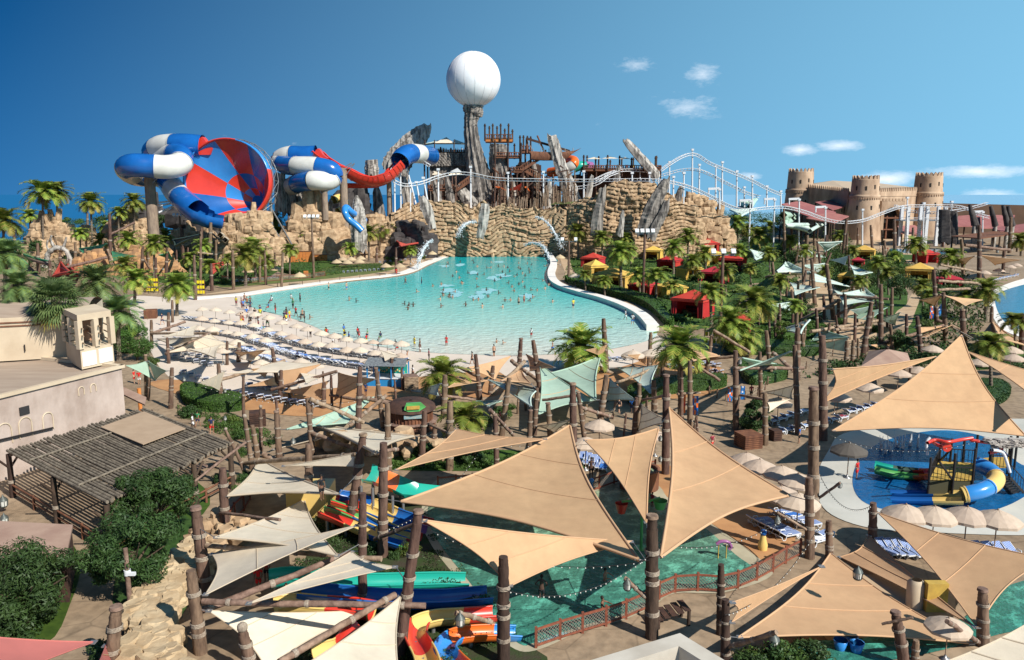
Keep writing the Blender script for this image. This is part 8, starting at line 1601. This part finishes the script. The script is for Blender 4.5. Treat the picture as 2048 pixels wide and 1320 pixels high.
for i, (px, py) in enumerate([(1762, 900), (1770, 908), (1780, 903), (1795, 895), (1805, 898), (1820, 893), (1835, 896)]):
    p = P(px, py); mb = MB(); r = random.Random(px)
    for k in range(5): mb.cyl((r.uniform(-.1, .1), r.uniform(-.1, .1), 0), (r.uniform(-.3, .3), r.uniform(-.3, .3), r.uniform(.7, 1.6)), .09, .02, 5)
    stuff(mb.build('ground_jet', M['jet'], None, p), 'small white bubbling ground jet in the splash pool', 'water jet')
for i in range(16):
    px, py = RND.uniform(885, 1095), RND.uniform(518, 600); c = P(px, py, .07 + i * .005); mb = MB(); mb.face([(cos(2 * pi * j / 14) * RND.uniform(.8, 2.6), sin(2 * pi * j / 14) * RND.uniform(1.5, 7), 0) for j in range(14)]); stuff(mb.build('pool_foam', M['foam'], None, c), 'patch of broken white water in the wave pool', 'foam')
# ------------------------------------------------------------ small buildings and furniture
def kiosk():
    t = empty('beach_kiosk', P(777, 768), -.1); mb = MB(); w, d, h = 4.6, 3.0, 2.7
    for x in (-w / 2, -w / 6, w / 6, w / 2):
        for y in (-d / 2, d / 2): mb = MB(); mb.box((x, y, h / 2), (.14, .14, h)); mb.build('post', M['kioskblue'], t)
    mb = MB(); mb.box((0, -d / 2 + .1, .5), (w - .2, .1, 1)); mb.box((-w / 2 + .1, 0, .5), (.1, d - .2, 1)); mb.box((w / 2 - .1, 0, .5), (.1, d - .2, 1)); mb.build('counter', M['kioskblue'], t)
    mb = MB(); mb.box((0, 0, 1.05), (w + .1, d + .1, .08)); mb.build('countertop', M['white'], t); mb = MB(); mb.grid([[(-w / 2 - .4, -d / 2 - .4, h), (w / 2 + .4, -d / 2 - .4, h)], [(-w / 2 - .2, 0, h + .7), (w / 2 + .2, 0, h + .7)], [(-w / 2 - .4, d / 2 + .4, h), (w / 2 + .4, d / 2 + .4, h)]], 0, False, False); mb.build('roof', mat('grey_thatch', (.20, .22, .23), (.1, .11, .12), 4), t)
    mb = MB(); mb.box((0, d / 2 - .1, 1.7), (w - .3, .06, 1.2)); mb.build('back_shelf', M['teal'], t); mb = MB(); r = random.Random(4)
    for i in range(14): mb = MB(); mb.box((-w / 2 + .4 + i * .28, d / 2 - .3, 1.3 + r.uniform(0, .6)), (.16, .1, .2)); mb.build('goods_packet', M['yellow'], t)
    tag(t, 'small blue beach kiosk with grey roof on the sand', 'kiosk')
kiosk()
def tiki():
    t = empty('tiki_bar', P(822, 856), .2, .85); mb = MB(); mb.lathe((0, 0, 0), [(2.6, 0), (2.6, 2.6)], 20); mb.lathe((0, 0, 0), [(3.0, .0), (3.0, 1.0), (2.6, 1.05)], 24); mb.build('bar_body', M['wood'], t)
    mb = MB(); mb.lathe((0, 0, 0), [(3.3, 1.02), (3.3, 1.14), (2.5, 1.14)], 24); mb.build('counter', M['beam'], t); mb = MB(); mb.lathe((0, 0, 0), [(3.1, 2.5), (2.9, 3.0), (2.2, 3.4), (.2, 3.5)], 20); mb.build('roof', M['wooddark'], t)
    mb = MB()
    for i in range(40): a = 2 * pi * i / 40; mb.beam((cos(a) * 2.64, sin(a) * 2.64, 0), (cos(a) * 2.64, sin(a) * 2.64, 2.55), .1, .08)
    mb.build('plank', M['wood'], t)
    mb = MB(); q = [(x, -3.0 + .6 * abs(x / 3.0) ** 2, z) for x, z in [(-1.0, 3.1), (-.5, 2.85), (.8, 2.85), (1.6, 3.3), (1.0, 3.9), (-.7, 3.9)]]; mb.grid([q, [(x, y + .3, z) for x, y, z in q]], 0, True, False); mb.face(q); mb.build('sign_board', M['slidegreen'], t)
    mb = MB(); mb.box((0.1, -3.06, 3.35), (1.5, .08, .42)); mb.build('sign_face', M['gold'], t)
    mb = MB(); mb.box((.2, -2.75, 2.15), (2.4, .12, .45)); mb.build('blue_lettered_board', mat('weathered_blue', (.12, .30, .38), (.45, .4, .3), 9), t)
    tag(t, 'round wooden tiki bar with a green sign, behind the light logs', 'bar')
tiki()
def crate(px, py, w, h, m, label, slat=True, cat='crate'):
    t = empty('slatted_crate', P(px, py), .3); mb = MB(); mb.box((0, 0, h / 2), (w * .94, w * .94, h)); mb.build('box', M['wooddark'], t); mb = MB(); n = int(h / .18)
    for i in range(n):
        for a in range(4): Mr = Matrix.Rotation(a * pi / 2, 3, 'Z'); mb.box(Mr @ Vector((0, -w / 2, (i + .5) * h / n)), (w, .05, h / n * .72), 0, 0, Mr)
    mb.build('slat', M[m], t); mb = MB(); mb.box((0, 0, h + .02), (w * 1.03, w * 1.03, .08)); mb.build('lid', M[m], t); tag(t, label, cat, 'wooden boxes')
crate(821, 778, 1.7, 1.7, 'beam', 'pale slatted wooden crate box beside the kiosk'); crate(1496, 893, 1.9, 1.3, 'wood', 'red-brown wooden planter box on the grey plaza'); crate(516, 850, 1.6, 1.4, 'wooddark', 'dark wooden box behind the ball-topped posts'); crate(302, 636, 2.2, 1.6, 'wood', 'red wooden cart on the left part of the beach'); crate(1550, 880, .9, 1, 'wooddark', 'small dark bin next to the planter box'); crate(612, 552, 1.3, 1.4, 'woodo', 'orange wooden bin by the square hedge'); crate(700, 778, 1.2, 1.0, 'wood', 'small brown box among the loungers')
for px, py, nr, lb in [(305, 585, 5, 'wide rack of yellow life vests behind the left palms'), (400, 590, 4, 'tall rack of yellow life vests by the slim post'), (1440, 690, 8, 'long rack of yellow life vests under the twin palms')]:
    t = empty('vest_rack', P(px, py), -.35 if px > 1000 else 0); mb = MB(); w = nr * .62; hgt = 3.6 if px < 1000 else 2.2
    for k in range(2 if px > 1000 else 3): mb.beam((-w / 2, 0, (k + 1) * hgt / (2 if px > 1000 else 3)), (w / 2, 0, (k + 1) * hgt / (2 if px > 1000 else 3)), .08, .08)
    for s_ in (-w / 2, w / 2): mb.cyl((s_, 0, 0), (s_, 0, hgt), .07, None, 6)
    mb.build('rack', M['wood'], t)
    for k in range(2 if px > 1000 else 3):
        for i in range(nr): mb = MB(); z = (k + 1) * hgt / (2 if px > 1000 else 3) - .5; x = -w / 2 + (i + .5) * w / nr; mb.box((x, 0, z), (.44, .22, .7)); mb.box((x, -.13, z), (.05, .03, .7)); mb.build('life_vest', M['yvest'], t)
    tag(t, lb, 'vest rack', 'life vest racks')
def mast(px, pt, pb, lb, n=4):
    t = empty('floodlight_mast', P(px, pb)); b = Vector(t.location); h = PD(px, pt, b.y).z; mb = MB(); mb.cyl((0, 0, 0), (0, 0, h), .36, .27, 9); mb.build('mast', M['log'], t); mb = MB(); mb.beam((-2.2, 0, h - .2), (2.2, 0, h - .2), .15, .15); mb.build('crossbar', M['metal'], t)
    for i in range(n): mb = MB(); Mx = Matrix.Rotation(-.7, 3, 'X'); mb.box((-1.8 + 3.6 * i / (n - 1), -.2, h + .5), (.8, .3, 1.0), 0, 0, Mx); mb.build('floodlight', M['white'], t)
    tag(t, lb, 'floodlight', 'floodlight masts')
mast(366, 432, 530, 'wooden floodlight mast under the left side of the funnel'); mast(628, 436, 556, 'floodlight mast on the left pool bank'); mast(1286, 466, 598, 'floodlight mast among the red and yellow cabanas'); mast(1440, 508, 650, 'floodlight mast left of the twin palms', 3); mast(1137, 482, 564, 'short floodlight mast beside the pool edge wall', 2)
# banners
for i, (px, pb, pt, cs, lb) in enumerate([(1364, 838, 790, ('orange', 'red'), 'orange and red feather banner tied to the left banner post'), (1389, 842, 792, ('slideblue', 'orange'), 'blue and orange banner on the dark post'), (1459, 812, 774, ('lblue', 'orange'), 'light blue surf banner with orange patch'), (1484, 808, 772, ('slideblue', 'lblue'), 'plain blue banner with white stripes'), (1862, 645, 612, ('slideblue', 'orange'), 'blue and orange banner left of the caged posts'), (1877, 640, 608, ('lblue', 'slideblue'), 'blue banner beside the caged posts')]):
    b = P(px, pb); h = PD(px, pt, b.y).z; z0 = h * .25; t = empty('surf_banner', b); w = (h - z0) * .32; mb = MB(); rows = [[(-w / 2 + w * j / 3, .05 * sin(k * 1.3 + j), z0 + (h - z0) * k / 8) for j in range(4)] for k in range(9)]
    mb.grid(rows, 0, False, True, lambda a, c: 1 if (a + 2 * c) % 5 in (2, 3) else 2 if (a * 3 + c) % 9 == 4 else 0); mb.build('cloth', [M[cs[0]], M[cs[1]], M['white']], t); mb = MB(); mb.cyl((-w / 2, 0, 0), (-w / 2, 0, h + .1), .04, None, 6); mb.cyl((-w / 2, 0, h), (w / 2, 0, h), .03, None, 6); mb.build('pole', M['beam'], t); tag(t, lb, 'banner', 'surf banners')
# orange timber walls, left bank
for i, (x0, x1, yt, yb, lb) in enumerate([(592, 626, 503, 524, 'bright orange timber wall behind the square hedge'), (624, 655, 510, 522, 'low orange timber wall continuing right of the bright one'), (688, 706, 491, 501, 'small orange timber box on the left bank'), (560, 592, 512, 528, 'orange-brown timber wall left of the bright one'), (706, 730, 495, 501, 'thin rust timber edge by the blue stream')]):
    b = P(x0, yb); e = P(x1, yb); h = PD(x0, yt, b.y).z; t = empty('timber_wall', b); w = e.x - b.x; mb = MB(); n = max(int(w / 1.0), 3)
    for k in range(n): mb.box((w * (k + .5) / n, 0, h / 2), (w / n * .92, .3, h))
    mb.build('planks', M['woodo'], t); mb = MB(); mb.box((w / 2, -.05, h + .1), (w + .3, .5, .2)); mb.build('cap_rail', M['wood'], t); tag(t, lb, 'wall', 'orange timber walls')
def arch():
    t = empty('silver_branch_arch', P(118, 535)); c = Vector(t.location); Y = c.y; q = lambda x, y: PD(x, y, Y) - c; C5 = lambda x, y: q(40 + x / 5.39, 400 + y / 5.39)
    for L, r in [([(270, 720), (290, 640), (310, 570), (380, 520), (450, 520), (510, 560), (545, 640), (540, 700)], 1.0), ([(450, 530), (370, 500), (330, 430), (340, 380)], .6), ([(450, 540), (480, 480), (500, 400)], .5), ([(330, 570), (290, 500), (300, 430)], .4), ([(500, 560), (520, 620), (500, 690)], .6)]:
        mb = MB(); pts = spline([C5(*p) for p in L], 5); rr = random.Random(int(L[0][0])); mb.tube(pts, [r * (1 - .5 * i / len(pts)) * rr.uniform(.75, 1.2) for i in range(len(pts))], 7); mb.build('branch', M['greyrockl'], t)
    tag(t, 'twisted silver-grey branch arch at the far left entrance', 'arch')
arch()
# activity pool toys
def toys():
    t = empty('spray_post', P(1182, 1000)); mb = MB(); mb.cyl((0, 0, 0), (0, 0, 1.5), .1, None, 8); mb.build('pole', M['kioskblue'], t); mb = MB(); mb.ball((0, 0, 1.6), .22); mb.cyl((0, 0, .3), (0, 0, 1.1), .2, .16, 8); mb.build('nozzle', M['lblue'], t); tag(t, 'blue water spray post in the activity pool', 'spray toy')
    t = empty('tipping_bucket', P(1282, 1098)); mb = MB(); mb.cyl((0, 0, 0), (0, 0, 3.6), .1, None, 8); mb.beam((0, 0, 3.6), (-1.4, 0, 3.4), .12, .12); mb.beam((0, 0, 3.3), (1.2, 0, 3.7), .12, .12); mb.cyl((0, 0, 0), (0, 0, .1), .5, None, 12); mb.build('pole', M['slidegreen'], t); mb = MB(); mb.lathe((-1.4, 0, 2.6), [(.25, 0), (.45, .7)], 12); mb.face([(-1.4 + .25 * cos(a), .25 * sin(a), 2.6) for a in (0, 1, 2, 3, 4, 5)]); mb.build('bucket', M['red'], t); mb = MB(); mb.lathe((1.2, 0, 2.9), [(.3, 0), (.5, .6)], 12); mb.build('bucket', M['slidegreen'], t); tag(t, 'green pole with red and green tipping buckets in the pool', 'water toy')
    t = empty('purple_spout', P(1445, 1118), 0, .75); mb = MB(); mb.tube(spline([(-.6, 0, 1.4), (-.2, 0, 1.65), (.4, 0, 1.6), (.7, 0, 1.2), (.5, 0, .9)], 5), .16, 8); mb.build('spout', M['purple'], t); mb = MB(); mb.cyl((-.4, 0, 0), (-.4, 0, 1.4), .05, None, 6); mb.cyl((.3, 0, 0), (.3, 0, 1.4), .05, None, 6); mb.build('leg', M['gold'], t); tag(t, 'bent purple spout toy on two yellow legs', 'water toy')
    t = empty('yellow_spray_toy', P(1525, 1100)); mb = MB(); mb.lathe((0, 0, 0), [(.3, 0), (.34, .4), (.22, .8), (.2, 1.1)], 10); mb.build('body', M['yellow'], t); mb = MB(); mb.ball((0, 0, 1.25), .24); mb.build('cap', M['slideblue'], t); tag(t, 'small yellow spray toy with blue cap on orange paving', 'water toy')
    t = empty('round_pool_drum', P(1278, 975)); mb = MB(); mb.lathe((0, 0, 0), [(1.6, 0), (1.6, 1.6), (1.7, 1.7), (1.4, 1.7), (1.4, 1.4)], 24); mb.build('drum', M['wood'], t); mb = MB(); mb.lathe((0, 0, 0), [(.01, 1.45), (1.4, 1.45)], 24); mb.build('water', M['apool'], t); tag(t, 'low round orange-brown drum behind the downward pointing sail', 'drum')
    t = empty('wooden_bench', P(1340, 1245), .2); mb = MB()
    for i in range(5): mb.box((-.8 + i * .4, 0, .55 + i * .1), (.36, 1.2, .06))
    mb.build('slat', M['wooddark'], t); 
    for x in (-.9, .9):
        for y in (-.5, .5): mb = MB(); mb.cyl((x, y, 0), (x, y, .9), .1, None, 6); mb.build('leg', M['log_dark'], t)
    tag(t, 'dark wooden gangway beside the tallest dark post', 'bench')
    t = empty('camera_pole', P(262, 1228)); h = PD(262, 1097, t.location.y).z; mb = MB(); mb.cyl((0, 0, 0), (0, 0, h), .15, .13, 9); mb.build('pole', M['beam'], t); mb = MB(); mb.box((.25, -.1, h * .63), (.5, .18, .18)); mb.cyl((0, 0, h * .6), (0, 0, h * .68), .2, None, 9); mb.build('security_camera', M['white'], t); tag(t, 'thin pale pole with a white security camera, lower left', 'pole')
    t = empty('yellow_play_wall', P(1868, 1222)); mb = MB(); mb.box((0, 0, .9), (1.2, .5, 1.8)); mb.build('panel', M['gold'], t); mb = MB(); mb.lathe((-.9, .5, 0), [(.5, 0), (.5, 1.5), (.3, 1.7)], 12); mb.build('rounded_end', M['plasterl'], t); tag(t, 'yellow play wall showing between the lower right sails', 'play wall')
    sheet('kids_pool_water', [(1590, 1285), (1700, 1280), (1900, 1250), (2000, 1180), (2100, 1160), (2120, 1240), (2000, 1270), (1850, 1310), (1700, 1330), (1600, 1310)], .04, M['apool'], 4)
    for px, py in ((1680, 1300), (1700, 1290), (1712, 1305)):
        t = empty('blue_bucket', P(px, py)); mb = MB(); mb.lathe((0, 0, 0), [(.25, 0), (.4, .6), (.36, .6)], 12); mb.build('bucket', M['lblue'], t); reg(t, 'bucket', 'small round blue tub in the water', px, py, 'blue tubs')
    sheet('kids_area_shade_floor', [(1620, 1180), (1760, 1150), (1900, 1180), (1880, 1270), (1680, 1300)], .028, M['path'], 4)
toys()
# strings of bulbs between posts
for i, (a, b) in enumerate([((860, 1060, 6), (1300, 1120, 5)), ((1010, 1180, 5), (1300, 1110, 5)), ((1300, 1080, 5), (1580, 1030, 5)), ((850, 870, 4), (1330, 865, 4)), ((1660, 870, 5), (1960, 880, 5)), ((400, 770, 5), (720, 800, 4)), ((770, 1060, 4), (960, 900, 4)), ((1450, 1230, 4), (1640, 1050, 4)), ((1640, 950, 6), (1745, 1010, 6))]):
    p, q = P(*a), P(*b); c = p; mb = MB(); n = 28; L = [p.lerp(q, k / n) - c - Vector((0, 0, 1.1 * 4 * (k / n) * (1 - k / n))) for k in range(n + 1)]; t = empty('bulb_string', p); mb.tube(L, .018, 4); mb.build('wire', M['black'], t); mb = MB()
    for k in L[1:-1]: mb.ball(k - Vector((0, 0, .06)), .038, 5, 4)
    mb.build('bulb', M['lglass'], t); reg(t, 'light string', 'sagging string of small bulbs', (a[0] + b[0]) / 2, (a[1] + b[1]) / 2, 'bulb strings')

print('LOUNGERS', NL)
finish_labels()
print('SCENE objects', len(bpy.data.objects))
